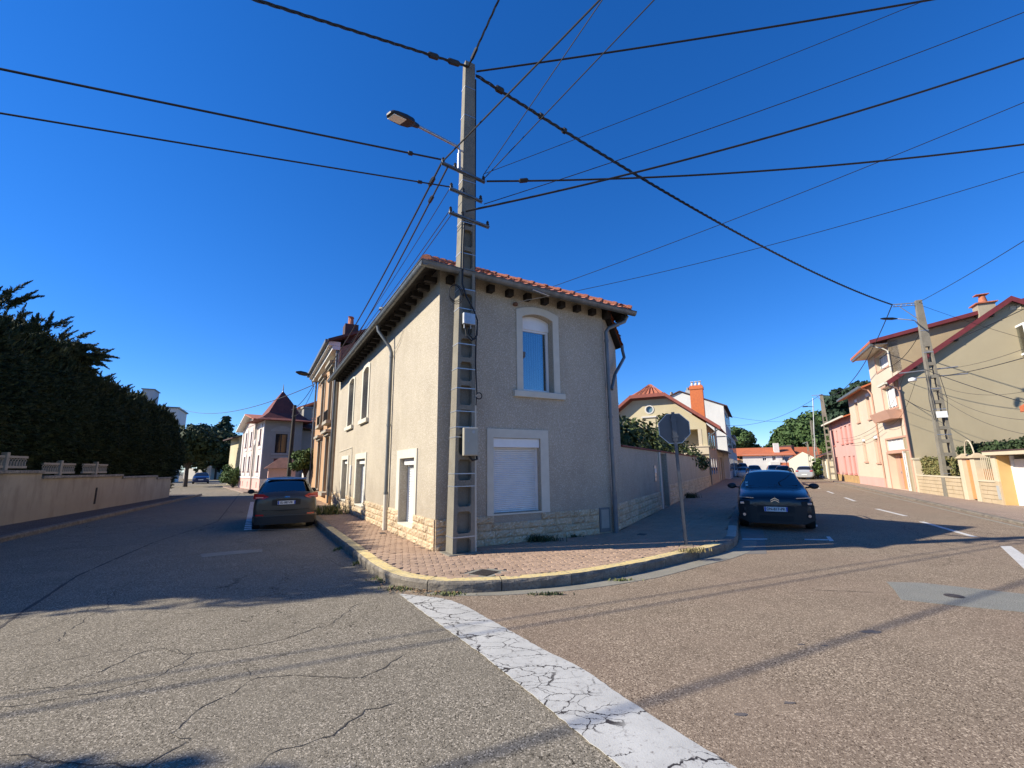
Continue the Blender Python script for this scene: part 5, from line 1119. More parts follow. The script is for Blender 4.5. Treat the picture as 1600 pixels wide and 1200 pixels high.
for q in ows+owl:
    f_ = gwin(Lf, OH, *q, .18, frame=M_stonetrim, shut=M_oldsh)
    b = MB(Lf); b.plate(rect(q[0]-.16, q[1]+.16, q[2]-.001, q[3]+.16), [rect(q[0], q[1], q[2]-.002+.002, q[3])], -.10, -.05, back=False); b.build('surround', M_stonetrim, f_)
    b = MB(Lf); b.box(q[0]-.28, q[1]+.28, -.32, -.051, q[3]+.165, q[3]+.30); b.box(q[0]-.2, q[1]+.2, -.2, -.051, q[3]+.05, q[3]+.16); b.build('hood', M_stonetrim, f_, bevel=.02)
    b = MB(Lf); b.box(q[0]-.2, q[1]+.2, -.3, -.051, q[2]-.15, q[2]-.002); b.build('sill', M_stonetrim, f_)
    b = MB(Lf)
    if q[2] > 2:
        for k in range(7): b.box(q[0]+.05+k*(q[1]-q[0]-.12)/6, q[0]+.08+k*(q[1]-q[0]-.12)/6, -.26, -.23, q[2], q[2]+.45)
        b.box(q[0], q[1], -.27, -.22, q[2]+.45, q[2]+.49); b.build('balconette', M_darkwood, f_)
b = MB(Lf); b.box(-21.5, -12.93, -.14, -.051, 0, .5); b.build('plinth', M_ochrefac, OH); b = MB(Lf); b.box(-13.3, -12.93, -.11, -.0511, .5, 6.9); b.build('quoin_strip', M_stonetrim, OH)
b = MB(Lf); b.box(-21.7, -12.9, -.38, -.051, 6.95, 7.12); b.box(-21.8, -12.9, -.55, -.051, 7.13, 7.32); b.build('cornice', M_wr, OH)
b = MB(Lf); b.box(-21.8, -12.9, -.70, -.551, 7.25, 7.40); b.build('gutter', M_zinc, OH)
b = MB(Lf); b.tube([(-13.02, -.16, 7.2), (-13.02, -.16, .2)], .05, 8); b.build('downpipe', M_zinc, OH); b = MB(Lf); b.tube([(-21.35, -.16, 7.2), (-21.35, -.16, .2)], .05, 8); b.build('downpipe', M_zinc, OH)
Fg2 = Lf @ Matrix.Translation((-12.91, 0, 0)) @ Matrix.Rotation(R(90), 4, 'Z')
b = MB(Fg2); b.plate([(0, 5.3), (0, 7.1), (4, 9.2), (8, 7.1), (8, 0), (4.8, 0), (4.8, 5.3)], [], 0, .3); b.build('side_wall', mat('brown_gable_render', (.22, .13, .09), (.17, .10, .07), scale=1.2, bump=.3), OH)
rf = rslab(Lf, [(-21.7, -.6, 7.38), (-12.7, -.6, 7.38), (-12.7, 4, 9.35), (-21.7, 4, 9.35)], .12, 'roof', M_tile_dk, OH); rslab(Lf, [(-21.7, 4, 9.35), (-12.7, 4, 9.35), (-12.7, 8.5, 7.38), (-21.7, 8.5, 7.38)], .12, 'roof_slope', M_tile_dk, rf)
b = MB(Lf); b.box(-12.68, -12.6, -.6, 2.6, 7.26, 7.38, T=Matrix.Rotation(0, 4, 'X')); 
b = MB(Lf); b.box(-13.9, -13.2, .15, .75, 7.4, 8.35); cm = b.build('chimney', M_tile_dk, rf); b = MB(Lf)
for k, (r0, hh) in enumerate(((.13, 8.8), (.11, 8.65))): b.lathe([(r0, 8.35), (r0*.8, hh), (r0*1.1, hh+.05)], c=(-13.7+k*.3, .45, 0), seg=8)
b.build('chimney_pot', M_tile, rf)
b = MB(Lf); b.box(-21.3, -13.2, 4.5, 5, 0, 7); b.build('back_wall', M_ochrefac, OH)
# lamp at its far corner
pc = Lf @ Vector((-21.3, -.3, 6.6)); LL = thing('wall_lantern', 'street lantern on a thin arm at the far corner of the ochre house', 'street lamp', pc)
tip = ray(484, 586, (pc-Vector((0, 0, 1.6))).length-.8); b = MB(); b.tube([pc, pc.lerp(tip, .5)+Vector((0, 0, .05)), tip], .03, 6); b.build('arm', M_steel, LL)
d_ = (ray(462, 581, (pc-Vector((0, 0, 1.6))).length-1.2)-tip); b = MB(); b.tube([tip, tip+d_*.3, tip+d_*.7, tip+d_], [.05, .13, .13, .04], 6); b.build('head', M_plastic_dk, LL)
# low walls and gate between ochre house and villa
GW2 = thing('white_gate_posts', 'pale gate posts and grey shed front beyond the ochre house', 'gate', Lf @ Matrix.Translation((-23, 0, 0)))
each(Lf, [(-s_-.2, -s_+.2, -.1, .4, 0, 2.3) for s_ in (22.2, 24.2, 25.6)], 'post', M_wr, GW2); b = MB(Lf); b.box(-25.4, -24.3, .1, .15, .1, 2.1); b.build('gate_leaf', mat('grey_gate', (.22, .23, .22), (.17, .18, .17)), GW2); b = MB(Lf); b.box(-24.0, -22.4, .1, .2, .1, 2.0); b.build('gate_leaf', M_greybox, GW2)
b = MB(Lf); b.box(-28.8, -25.9, 0, .25, 0, 1.4); b.build('wall', M_wr, GW2)
# grey house with orange roof between them (behind)
q = ray(492, 672, 52); BH = thing('grey_back_house', 'shaded grey house with orange roof edge behind the villa on its right', 'house', FR(q.x, q.y, 62))
Fb = WM(BH); x_, z_ = hit(Fb, 500, 627); xl, zl = hit(Fb, 473, 636)
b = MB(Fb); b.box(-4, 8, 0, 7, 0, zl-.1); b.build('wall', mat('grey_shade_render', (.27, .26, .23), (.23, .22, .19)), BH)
BHM = rslab(Fb, [(xl-.5, -.6, zl-.1), (8, -.6, z_+3.3), (8, 6, z_+3.3), (xl-.5, 6, zl-.1)], .2, 'roof', M_tile_o, BH); gwin(Fb @ Matrix.Translation((0, -.06, 0)), BH, hit(Fb, 470, 650)[0], hit(Fb, 474, 650)[0]+.3, hit(Fb, 472, 692)[1]-3+1.8, hit(Fb, 472, 680)[1]+.6, .0)

# --- villa with turret
Vc = V2(-19.91, 35.8); FV = FR(Vc.x, Vc.y, 139.35); FS = FR(Vc.x, Vc.y, 49.35)
M_vpink = mat('villa_pink', (.58, .47, .41), (.54, .43, .37), scale=.8); M_vwhite = mat('villa_white', (.74, .69, .63), (.70, .65, .59), scale=2); M_vgrey = mat('villa_grey', (.33, .31, .265), (.28, .265, .225), scale=.7, bump=.3, stain=(.22, .21, .18, .4)); M_vplinth = mat('villa_plinth_pink', (.66, .40, .33), (.60, .37, .30))
VI = thing('turret_villa', 'pink and white villa with steep dark red turret roof down the left street', 'house', FS)
vw = [(-c-.32, -c+.32, 3.7, 5.0) for c in (1.1, 4.6, 6.7)]+[(-c-.32, -c+.32, 1.55, 2.85) for c in (1.1, 4.6, 6.7)]
b = MB(FV); b.plate([(-8.6, .95), (-.001, .95), (-.001, 5.65), (-2.2, 5.65), (-5.6, 6.3), (-8.6, 5.3)], [rect(*q) for q in vw], 0, .25); b.build('wall', M_vpink, VI)
b = MB(FV); b.plate(rect(-8.6, -.001, 0, .949), [rect(-c-.1, -c+.1, .25, .7) for c in (1.1, 4.6, 6.7)], -.03, .25); b.build('plinth', M_vplinth, VI)
M_burg = mat('burgundy_shutter', (.14, .04, .04), (.11, .035, .035))
for q in vw:
    f_ = gwin(FV, VI, *q, .08, frame=M_burg, sillm=M_burg, shut=M_burg); b = MB(FV); b.plate(arch(q[0]-.22, q[1]+.22, q[2]-.35, q[3]+.12, .28), [rect(*q)], -.05, 0, back=False); b.build('surround', M_vwhite, f_)
each(FV, [(x_, x_+.35, -.06, -.001, .96, 5.3) for x_ in (-8.6, -3.1, -.35)], 'pilaster', M_vwhite, VI)
MB(FV).box(-8.6, -.001, -.07, -.0605, 1.0, 1.12).build('string_course', M_vwhite, VI); b = MB(FV); b.tube([(-2.9, -.1, 5.5), (-2.9, -.1, .1)], .05, 6); b.build('downpipe', M_stonetrim, VI)
b = MB(FS); b.plate(rect(.001, 2.85, .0, 5.65), [rect(.85, 1.75, 3.0, 4.55), rect(.85, 1.75, 1.2, 2.55)], 0, .25); b.build('wall', M_vgrey, VI)
gwin(FS, VI, .85, 1.75, 3.0, 4.55, .1, frame=M_plastic_dk, mull=(1.3,)); gwin(FS, VI, .85, 1.75, 1.2, 2.55, .1, frame=M_burg, shut=M_burg)
b = MB(FS); b.plate(arch(.45, 2.15, 4.75, 4.85, .35), [], -.03, 0, back=False); b.box(.6, 2.0, -.05, -.001, 2.85, 2.99); b.box(.6, 2.0, -.05, -.001, 2.62, 2.72); b.build('surround', mat('villa_grey_trim', (.38, .36, .31), (.34, .32, .28)), VI)
b = MB(FS); b.box(2.86, 5.6, 1.2, 6, 0, 5.0); b.build('wall', M_vgrey, VI); b = MB(FS); b.box(.3, 2.84, .3, 8, 0, 5.5); b.build('inner_wall', M_vgrey, VI)
# steep bell-cast turret roof
t0 = FS @ Vector((1.45, 1.45, 0)); 
def pyramid(F, c, rings, name, m, parent):
    b = MB(F); vs = []
    for h, z in rings: vs += [(c[0]-h, c[1]-h, z), (c[0]+h, c[1]-h, z), (c[0]+h, c[1]+h, z), (c[0]-h, c[1]+h, z)]
    n = len(rings); b.add(vs, [(i*4+k, i*4+(k+1) % 4, (i+1)*4+(k+1) % 4, (i+1)*4+k) for i in range(n-1) for k in range(4)]+[(3, 2, 1, 0)]); return b.build(name, m, parent)
M_turret = mat('turret_tile', (.18, .042, .03), (.12, .03, .022), scale=3, bump=.5, bscale=20)
tr = pyramid(FS, (1.45, 1.45), [(2.25, 5.60), (1.75, 5.80), (1.2, 6.3), (.62, 7.35), (.03, 8.3)], 'turret_roof', M_turret, VI)
b = MB(FS); b.lathe([(.09, 8.2), (.03, 8.35), (.05, 8.45), (.012, 8.95)], c=(1.45, 1.45, 0), seg=6); b.build('finial', M_zinc, tr)
rslab(FV, [(-2.0, -.5, 5.9), (-5.6, -.55, 6.62), (-5.6, 6, 6.62), (-2.0, 6, 5.9)], .1, 'roof', M_tile, VI); rslab(FV, [(-5.6, -.55, 6.62), (-9.2, -.55, 5.3), (-9.2, 6, 5.3), (-5.6, 6, 6.62)], .1, 'roof', M_vwhite, VI)
b = MB(FS); b.box(3.3, 4.0, 1.6, 2.2, 5.0, 7.0); b.box(3.2, 4.1, 1.5, 2.3, 7.0, 7.15); b.build('chimney', M_vgrey, VI); rslab(FS, [(2.7, .6, 5.3), (6, .6, 4.9), (6, 4, 6.4), (2.7, 4, 6.4)], .1, 'roof', M_tile_dk, VI)
b = MB(FV); b.lathe([(.02, 0), (.25, .06), (.27, .10)], c=(-1.75, -.35, 3.9), seg=10, axis='y'); b.build('satellite_dish', M_wr, VI)
# porch
q = ray(440, 750, 37.5); Fp = FR(q.x, q.y, 60); PR = thing('tiled_porch', 'small pink porch with brown tiled roof in front of the villa', 'porch', Fp)
b = MB(Fp); b.box(-.9, .9, .2, 1.4, 0, 1.75); b.build('wall', M_vplinth, PR)
b = MB(Fp); b.add([(-1.2, -.2, 1.76), (1.2, -.2, 1.76), (1.2, 1.8, 1.76), (-1.2, 1.8, 1.76), (-.2, .8, 2.55), (.6, .8, 2.55)], [(3, 2, 1, 0), (0, 1, 5, 4), (1, 2, 5), (2, 3, 4, 5), (3, 0, 4)]); b.build('roof', mat('brown_tile', (.26, .12, .08), (.2, .09, .06), scale=3), PR)
b = MB(Fp); b.box(-1.35, -1.0, .4, .5, 0, 1.0); b.build('side_panel', M_wr, PR)
# wooden pole with cables
wpb = V2(-17.99, 36.39)*.78; wt_ = ray(461, 633, 1); F_ = FR(wpb.x, wpb.y, 0); zt = hit(FR(wpb.x, wpb.y, 61), 461, 633)
WP = thing('wooden_pole', 'dark wooden utility pole in front of the turret villa', 'utility pole', wpb)
tp = FR(wpb.x, wpb.y, 61) @ Vector((zt[0], 0, zt[1])); b = MB(); b.tube([wpb, wpb.lerp(tp, .5), tp], [.14, .12, .10], 10); b.build('shaft', mat('pole_wood', (.05, .04, .032), (.035, .028, .022), scale=6), WP, smooth=True)
# far house left of the villa, with chimneys
q = ray(366, 735, 62); Fh = FR(q.x, q.y, 139); FHs = thing('far_cream_house', 'far cream house with dark red chimney pots left of the villa', 'house', Fh)
b = MB(Fh); b.box(-4, 1, 0, 5, 0, 5.6); b.build('wall', M_ycream, FHs); rf = rslab(Fh, [(-4.5, -.8, 5.4), (1.8, -.8, 5.4), (1.8, 5, 7.0), (-4.5, 5, 7.0)], .12, 'roof', M_tile_dk, FHs)
for k in range(2): b = MB(Fh); b.box(-1.6+k*1.4, -.7+k*1.4, 2, 2.6, 5.5, 7.7); b.lathe([(.18, 7.7), (.13, 8.2)], c=(-1.15+k*1.4, 2.3, 0), seg=8); b.build('chimney', M_maroon, rf)
# apartment block peeking above the hedge
q = ray(246, 640, 85); Fq = FR(q.x, q.y, 62); AB = thing('apartment_block', 'pale grey apartment block top and square tower rising behind the hedge', 'building', Fq)
xa, za = hit(Fq, 223, 608); xb, _ = hit(Fq, 241, 608); xc, zc = hit(Fq, 276, 641)
b = MB(Fq); b.box(xa, xb, 0, 3.5, 0, za); b.build('tower', mat('tower_grey', (.42, .44, .46), (.38, .40, .42)), AB); b = MB(Fq); b.box(xa-.15, xb+.15, -.15, 3.65, za, za+.12); b.build('cap', M_zinc, AB)
b = MB(Fq); b.box(xb+.01, xc, 1, 9, 0, zc+.4); b.build('wall', M_wr, AB); b = MB(Fq); b.box(xb+.02, xc+.2, .8, 9.2, zc+.4, zc+.6); b.build('parapet', M_zinc, AB)
# far boundary wall at the bend
FF = thing('far_wall', 'pale boundary wall closing the far end of the left street', 'wall', G(340, 752))
a1, a2, a3, a4 = G(286, 748), G(326, 749.5), G(328, 750), G(360, 746)
def vwall(p, q, z, th, name, m, parent):
    d = (q-p).normalized(); n = Vector((-d.y, d.x, 0))*th; b = MB(); b.prism([(p.x, p.y), (q.x, q.y), (q.x+n.x, q.y+n.y), (p.x+n.x, p.y+n.y)], 0, z); return b.build(name, m, parent)
M_fw = mat('far_wall_render', (.40, .37, .31), (.34, .31, .26), scale=.6, stain=(.25, .23, .19, .5))
vwall(a1, a2, 2.3, .3, 'wall', M_fw, FF); vwall(a3, a4, 2.6, .3, 'wall', M_fw, FF); b = MB(); b.box(a2.x-.3, a2.x+.5, a2.y-.4, a2.y+.4, 0, 2.7); b.build('pillar', M_wr, FF)

# ------------------------------------------------------------------ garden wall and hedge on the left
azW = math.degrees(math.atan2(dW.x, dW.y)); LWf = FR(*(wL).xy, azW)   # local x away from the camera, y to the left (behind the wall)
LWt = thing('left_garden_wall', 'long stained cream garden wall stepping down under the dark cypress hedge', 'wall', LWf)
M_lw = mat('stained_wall_render', (.50, .435, .31), (.41, .355, .255), scale=.9, bump=.8, bscale=40, stain=(.15, .125, .085, .85), fac=(.3, .7), splash=(.30, .24, .17)); M_cap = mat('wall_cap_concrete', (.36, .33, .26), (.22, .20, .16), scale=3, bump=.7, bscale=30, speck=(.12, .11, .09), sscale=18)
st = [(-10, 1.65, 1.70), (1.65, 8.0, 1.52), (8.0, 12.6, 1.42), (12.6, 15.2, 1.30)]
for k, (xa, xb, h) in enumerate(st):
    b = MB(LWf); b.box(xa+.002, xb-.002, 0, .28, 0, h-.10); b.build('wall', M_lw, LWt)
    x = xa
    while x < xb-.05: l = min(1.6, xb-x); b = MB(LWf); b.box(x+.004, x+l-.004, -.07, .34, h-.10, h-.0); b.build('coping', M_cap, LWt, bevel=.015); x += l
b = MB(LWf); b.box(5.6, 5.72, -.02, -.001, .35, 1.0); b.build('wall_scar', M_darkwood, LWt)
# precast fence panels on the wall, each with a post
M_pf = mat('precast_fence', (.40, .36, .28), (.33, .30, .23), scale=5, bump=.4)
for k, (xp, zb) in enumerate(((-2.55, 1.70), (-.1, 1.70), (2.9, 1.52), (5.6, 1.52))):
    P_ = thing('fence_panel', ('precast concrete fence panel on the wall at the left photo edge', 'precast concrete fence panel with post half sunk in the hedge, on the tall wall step', 'precast concrete fence panel on the second wall step', 'precast concrete fence panel furthest along, almost lost in the hedge')[k], 'fence panel', LWf @ Matrix.Translation((xp, .1, zb)), 'precast fence panels on the left garden wall')
    b = MB(LWf); b.box(xp-.07, xp+.07, .05, .2, zb, zb+.52); b.build('post', M_pf, P_, bevel=.01)
    for sg in (-1, 1):
        x0 = xp+sg*.075; x1 = xp+sg*1.05; xa, xb = min(x0, x1), max(x0, x1)
        b = MB(LWf); b.box(xa, xb, .09, .16, zb+.06, zb+.13); b.box(xa, xb, .09, .16, zb+.36, zb+.43); b.build('rail', M_pf, P_)
        b = MB(LWf); n = 7
        for q in range(n):
            xx = xa+(xb-xa)*(q+.5)/n; b.box(xx-.02, xx+.02, .105, .145, zb+.13, zb+.27)
            b.tube([(xx+(xb-xa)/n*.5*math.cos(t), .125, zb+.27+.07*math.sin(t)) for t in np.linspace(0, math.pi, 6)], .016, 4)
        b.build('arches', M_pf, P_)
# hedge: lumpy core with feathery cypress sprays
HG = thing('cypress_hedge', 'huge overgrown dark cypress hedge leaning over the left garden wall', 'hedge', LWf @ Matrix.Translation((2, 1.6, 0)))
def htop(x):  # height of the hedge top by distance along the wall
    return float(np.interp(x, [-9, -4, -1.0, -.3, .8, 2.0, 3.9, 4.3, 5.5, 8, 10.5, 13, 15.5, 17.4], [6.0, 6.2, 6.0, 5.7, 6.1, 5.85, 6.05, 5.35, 5.3, 5.05, 5.15, 5.0, 4.8, 4.2]))
def hshape(x, t):
    """outline across the hedge: t 0..1 front bottom -> top -> back bottom; returns y,z"""
    H_ = htop(x); yb = .15; z0 = 1.5 if x < 14.6 else .3
    lump = .22*math.sin(x*1.9)+.15*math.sin(x*4.1+1)
    if t < .55: u = t/.55; return yb+.45*max(0, 1-u*3.2)-.35*math.sin(math.pi*min(1, u*1.15))+lump*.6*math.sin(math.pi*u)+.25*u, z0+(H_-z0)*u**.9
    if t < .75: u = (t-.55)/.2; return yb+.25+2.0*u, H_+.15*math.sin(u*3.14)+lump*.4
    u = (t-.75)/.25; return yb+2.25+.3*math.sin(3.14*u), H_*(1-u)
b = MB(LWf); nx, ntt = 60, 16; vs = []
for i in range(nx+1):
    x = -9+26.4*i/nx; endk = min(1, (17.5-x)/1.2, (x+9.3)/1)
    for j in range(ntt+1):
        y, z = hshape(x, j/ntt); yc, zc_ = 1.3, htop(x)*.45; k = .86*max(.15, endk)**.5
        vs.append((x, yc+(y-yc)*k, zc_+(z-zc_)*k if z > zc_ else z))
b.add(vs, [(i*(ntt+1)+j, (i+1)*(ntt+1)+j, (i+1)*(ntt+1)+j+1, i*(ntt+1)+j+1) for i in range(nx) for j in range(ntt)]+[tuple(range(ntt+1)), tuple(nx*(ntt+1)+j for j in reversed(range(ntt+1)))])
b.build('inner_mass', M_leafdk, HG, fixn=True)
def sprays(name, P, D, L_, wd, m, parent, nl=5):
    """feathery sprays: each a fan of slim triangles along a curved tip"""
    P = np.asarray(P); D = np.asarray(D); n = len(P); V_ = []; 
    allv = []
    for k in range(nl):
        t0 = k/nl*.75; side = rng.normal(0, 1, (n, 3)); side -= (side*D).sum(1)[:, None]*D; side /= np.linalg.norm(side, axis=1)[:, None]
        base = P+D*(L_*t0)[:, None]; tip = base+(D*rng.uniform(.6, 1, n)[:, None]+side*(.55 if k else 0))*(L_*(1-t0)*(.75 if k else 1))[:, None]
        w_ = np.cross(D, side); w_ *= (wd*L_)[:, None]*.5
        allv.append(np.stack([base-w_, base+w_, tip], 1))
    V_ = np.concatenate(allv).reshape(-1, 3); N = len(V_)//3
    inv = np.array(WM(parent).inverted()); V_ = V_ @ inv[:3, :3].T+inv[:3, 3]
    me = bpy.data.meshes.new(name); me.vertices.add(3*N); me.vertices.foreach_set('co', V_.ravel()); me.loops.add(3*N); me.loops.foreach_set('vertex_index', np.arange(3*N)); me.polygons.add(N); me.polygons.foreach_set('loop_start', np.arange(0, 3*N, 3))
    me.materials.append(m); me.update(calc_edges=True); me.validate(); o = bpy.data.objects.new(name, me); COL.objects.link(o); o.parent = parent; return o
M4 = np.array(LWf); P = []; D = []; Ls = []
for i in range(34000):
    x = rng.uniform(-9, 17.6); t = rng.beta(1.3, 1.6)*.95; y, z = hshape(x, t); y2, z2 = hshape(x, min(1, t+.02))
    ty, tz = y2-y, z2-z; ny, nz = -tz, ty; ln = math.hypot(ny, nz)+1e-6; ny /= ln; nz /= ln
    endk = min(1, max(.1, (17.5-x)/1.2)); y = 1.3+(y-1.3)*(.9*endk**.5); 
    off_ = rng.uniform(-.25, .12); q = np.array([x+rng.normal(0, .08), y+ny*off_+rng.normal(0, .06), z+nz*off_+rng.normal(0, .06)])
    top = t > .45
    d = np.array([rng.normal(.25 if x > 14 else .3, .45), ny*(.9 if not top else .2)+rng.normal(0, .3), (.25 if not top else 1.1)+nz*.4+rng.normal(0, .3)]); d /= np.linalg.norm(d)
    P.append(q); D.append(d); Ls.append(rng.uniform(.18, .38)*(1.7 if top and rng.random() < .35 else 1))
# big plumes breaking the skyline (leaning away from the camera)
def frond(x, y, z, d, L_):
    d = np.array(d, float); d /= np.linalg.norm(d); n = int(16+L_*34); droop = rng.uniform(-.1, .35)
    for k in range(n):
        t = k/n; c = np.array([x, y, z])+d*L_*t+np.array([.25*L_*t*t, 0, -droop*L_*t*t])
        w_ = (1-t)**.8
        for _ in range(3):
            e = d+rng.normal(0, .45, 3)*w_; e /= np.linalg.norm(e); P.append(c+rng.normal(0, .03*w_+.004, 3)); D.append(e); Ls.append(L_*rng.uniform(.16, .30)*(.35+.65*w_))
for k in range(190):
    x = rng.uniform(-9, 16); z = htop(x)+rng.uniform(-.35, .1); frond(x, rng.uniform(.2, 1.2), z, (rng.normal(.5, .4), rng.normal(-.1, .3), rng.uniform(.5, 1.3)), rng.uniform(.35, .75))
for (x, z, n_, L2, lx_, lz_) in ((-1.1, 6.3, 9, .9, .25, 1), (-.2, 6.0, 5, .6, .3, 1), (.75, 6.2, 9, .8, .2, 1), (1.9, 6.1, 6, .7, .5, .9), (3.0, 6.2, 9, .95, .9, .6), (3.6, 6.1, 12, 1.25, 1.1, .55), (3.8, 5.6, 10, 1.1, 1.2, .45), (3.9, 5.1, 8, .8, 1.1, .4), (4.4, 5.2, 6, .7, .8, .7), (5.6, 5.2, 6, .7, .7, .8), (6.8, 5.1, 5, .7, .8, .8), (8.2, 4.9, 5, .65, .8, .8), (9.8, 4.7, 5, .6, .8, .8), (11.6, 4.4, 5, .6, .8, .8), (13.4, 4.1, 5, .5, .8, .8)):
    for k in range(n_): frond(x+rng.normal(0, .22), rng.uniform(-.1, .9), z+rng.normal(0, .18), (lx_+rng.normal(0, .3), rng.normal(-.15, .3), lz_+rng.normal(0, .22)), L2*rng.uniform(.55, 1.1))
P = np.array(P) @ M4[:3, :3].T+M4[:3, 3]; D = np.array(D) @ M4[:3, :3].T
sprays('foliage', P, D, np.array(Ls), .16, M_leafdk, HG, nl=6)
for x in (14.9, 15.6, 9, 4, -2): MB(LWf).tube([(x, 1.0, 0), (x+.1, 1.0, 2.5)], [.13, .09], 7).build('trunk', M_bark, HG)

# ------------------------------------------------------------------ trees
def tree(name, label, base, H_, Rw, m, n=4000, leaf=.35, cat='tree', group=None, conic=False, trunk=True, squash=.8, clumps=26, seed=1, low=.25, parentless=False):
    global rng
    r_ = np.random.default_rng(seed); T = thing(name, label, cat, Vector(base), group); bx, by, bz = base
    pts = []; nr = []
    if conic:
        lev = 26
        for i in range(lev):
            t = i/lev; z = bz+H_*(.08+.92*t); rad = Rw*(1-t)**.85*(1+.25*math.sin(i*2.4))
            nb = max(4, int(9*(1-t)+4))
            for j in range(nb):
                a = r_.uniform(0, 6.283); k = max(6, int(n/lev/nb*(1.7-t)))
                u = r_.uniform(.15, 1, k); sp = r_.normal(0, 1, (k, 3))*np.array([.12, .12, .05])*Rw*.55
                p = np.stack([bx+np.cos(a)*rad*u, by+np.sin(a)*rad*u, z-rad*.28*u+0*u], 1)+sp*(.4+u[:, None]*.5); pts.append(p); nn = p-np.array([bx, by, z-rad]); nr.append(nn/np.linalg.norm(nn, axis=1)[:, None])
    else:
        cl = []
        for i in range(clumps):
            for _ in range(30):
                v = r_.normal(0, 1, 3); v /= np.linalg.norm(v); v *= r_.uniform(.45, 1)
                if v[2] > -.75: break
            c = np.array([bx+v[0]*Rw*.78, by+v[1]*Rw*.78, bz+H_*(low+(1-low)*.5)+v[2]*H_*(1-low)*.40]); cl.append((c, Rw*r_.uniform(.22, .42)))
        for c, rad in cl:
            k = int(n/clumps*(rad/(Rw*.32))**2); v = r_.normal(0, 1, (k, 3)); v /= np.linalg.norm(v, axis=1)[:, None]
            p = c+v*rad*r_.uniform(.55, 1.08, k)[:, None]*np.array([1, 1, squash]); pts.append(p); nr.append(v)
        if trunk:
            b = MB(); lt = Vector((bx, by, bz+H_*.5)); b.tube([(bx, by, bz-.1), (bx, by, bz+H_*low), tuple(lt)], [H_*.028+.03, H_*.02+.02, .05], 8)
            for c, rad in cl[::2]: st_ = Vector((bx, by, bz+H_*(low*.8+.12*r_.random()))); c_ = Vector(c); b.tube([st_, st_.lerp(c_, .5)+Vector((0, 0, .05*H_)), c_], [H_*.014+.01, H_*.008+.01, .02], 6)
            b.build('trunk', M_bark, T)
    if conic: b = MB(); b.tube([(bx, by, bz-.1), (bx, by, bz+H_*.97)], [.18, .03], 8); b.build('trunk', M_bark, T)
    cloud('crown', np.concatenate(pts), np.concatenate(nr), leaf, m, T, long=1.5, jit=.6)
    return T
M_lf1 = leaf_mat('oak_foliage', (.030, .060, .018), (.062, .10, .030)); M_lf2 = leaf_mat('pine_foliage', (.016, .034, .020), (.032, .055, .030)); M_lf3 = leaf_mat('bush_foliage', (.045, .085, .022), (.09, .13, .04)); M_lf4 = leaf_mat('dark_shrub_foliage', (.018, .035, .014), (.04, .06, .022))
def at(px, d): v = ray(px, 727, 1); v = Vector((v.x, v.y, 0)).normalized(); return (v.x*d, v.y*d, 0)
tree('conifer_tree', 'tall dark spruce rising behind the hedge end in the left street', at(346, 125), 14.6, 5.4, M_lf2, 12000, .5, conic=True, seed=3)
tree('broadleaf_tree', 'blue green loose tree beside the spruce in the left street', at(322, 122), 12.0, 6.5, M_lf2, 8000, .6, seed=4, low=.2, clumps=34)
tree('broadleaf_tree', 'dark dense tree closing the end of the hedge in the left street', at(293, 60), 7.0, 3.6, M_leafdk, 9000, .32, seed=5, low=.3, clumps=34)
tree('broadleaf_tree', 'dark tree overhanging the far pale wall in the left street', at(338, 108), 8.6, 8.0, M_leafdk, 9000, .6, seed=6, low=.3, clumps=44)
tree('shrub', 'green bush at the foot of the pink villa', at(367, 50), 2.4, 1.4, M_lf3, 2500, .14, cat='bush', seed=7, low=.0)
tree('shrub', 'leafy green bush hanging over the wall between villa and ochre house', at(478, 30), 3.0, 1.0, M_lf3, 4000, .10, cat='bush', seed=8, low=.45)
tree('broadleaf_tree', 'big round dark green tree behind the far orange roofs', at(1262, 150), 15.6, 8.0, M_lf1, 15000, .75, seed=11, low=.08, clumps=60)
tree('broadleaf_tree', 'dark green tree behind the lattice poles right of the biggest tree', at(1300, 150), 16.0, 8.5, M_lf1, 14000, .75, seed=12, low=.08, clumps=60)
tree('broadleaf_tree', 'darker tree just left of the pink house roof', at(1325, 155), 14.5, 8.5, M_lf2, 10000, .75, seed=13, low=.08, clumps=50)
tree('broadleaf_tree', 'lower dark green tree left of the biggest tree', at(1230, 150), 8.8, 6.0, M_lf1, 9000, .6, seed=14, low=.05, clumps=40)
tree('broadleaf_tree', 'open crowned tree right of the white building', at(1155, 130), 12.0, 4.6, M_lf1, 6000, .5, seed=15, low=.15, clumps=26)
tree('broadleaf_tree', 'low tree behind the left end of the orange roof', at(1172, 135), 7.2, 6.0, M_lf1, 6000, .55, seed=16, low=.05, clumps=30)
tree('broadleaf_tree', 'small tree on the skyline over the orange roof', at(1190, 150), 7.6, 3.0, M_lf2, 3000, .5, seed=17, low=.05, clumps=18)
tree('broadleaf_tree', 'small tree on the skyline just left of the far chimney', at(1207, 155), 7.0, 6.0, M_lf1, 5000, .6, seed=18, low=.05, clumps=24)
tree('cedar_tree', 'dark cedar behind the cream house roof', at(1347, 62), 12.6, 3.0, M_lf2, 9000, .42, seed=19, low=.2, clumps=34, squash=.5)
tree('shrub', 'small tree by the white house behind the lattice pole', at(1303, 66), 5.2, 1.4, M_lf3, 2500, .16, cat='bush', seed=20, low=.3)
tree('shrub', 'bright green creeper on the far garden wall by the pole', at(1276, 62), 2.6, .8, M_lf3, 1800, .14, cat='bush', seed=21, low=.0)
tree('conifer_tree', 'dark conifer on the left verge, just out of frame, shading the bottom left corner', (-12.8, .55, 0), 7.6, 2.9, M_leafdk, 9000, .24, conic=True, seed=41)
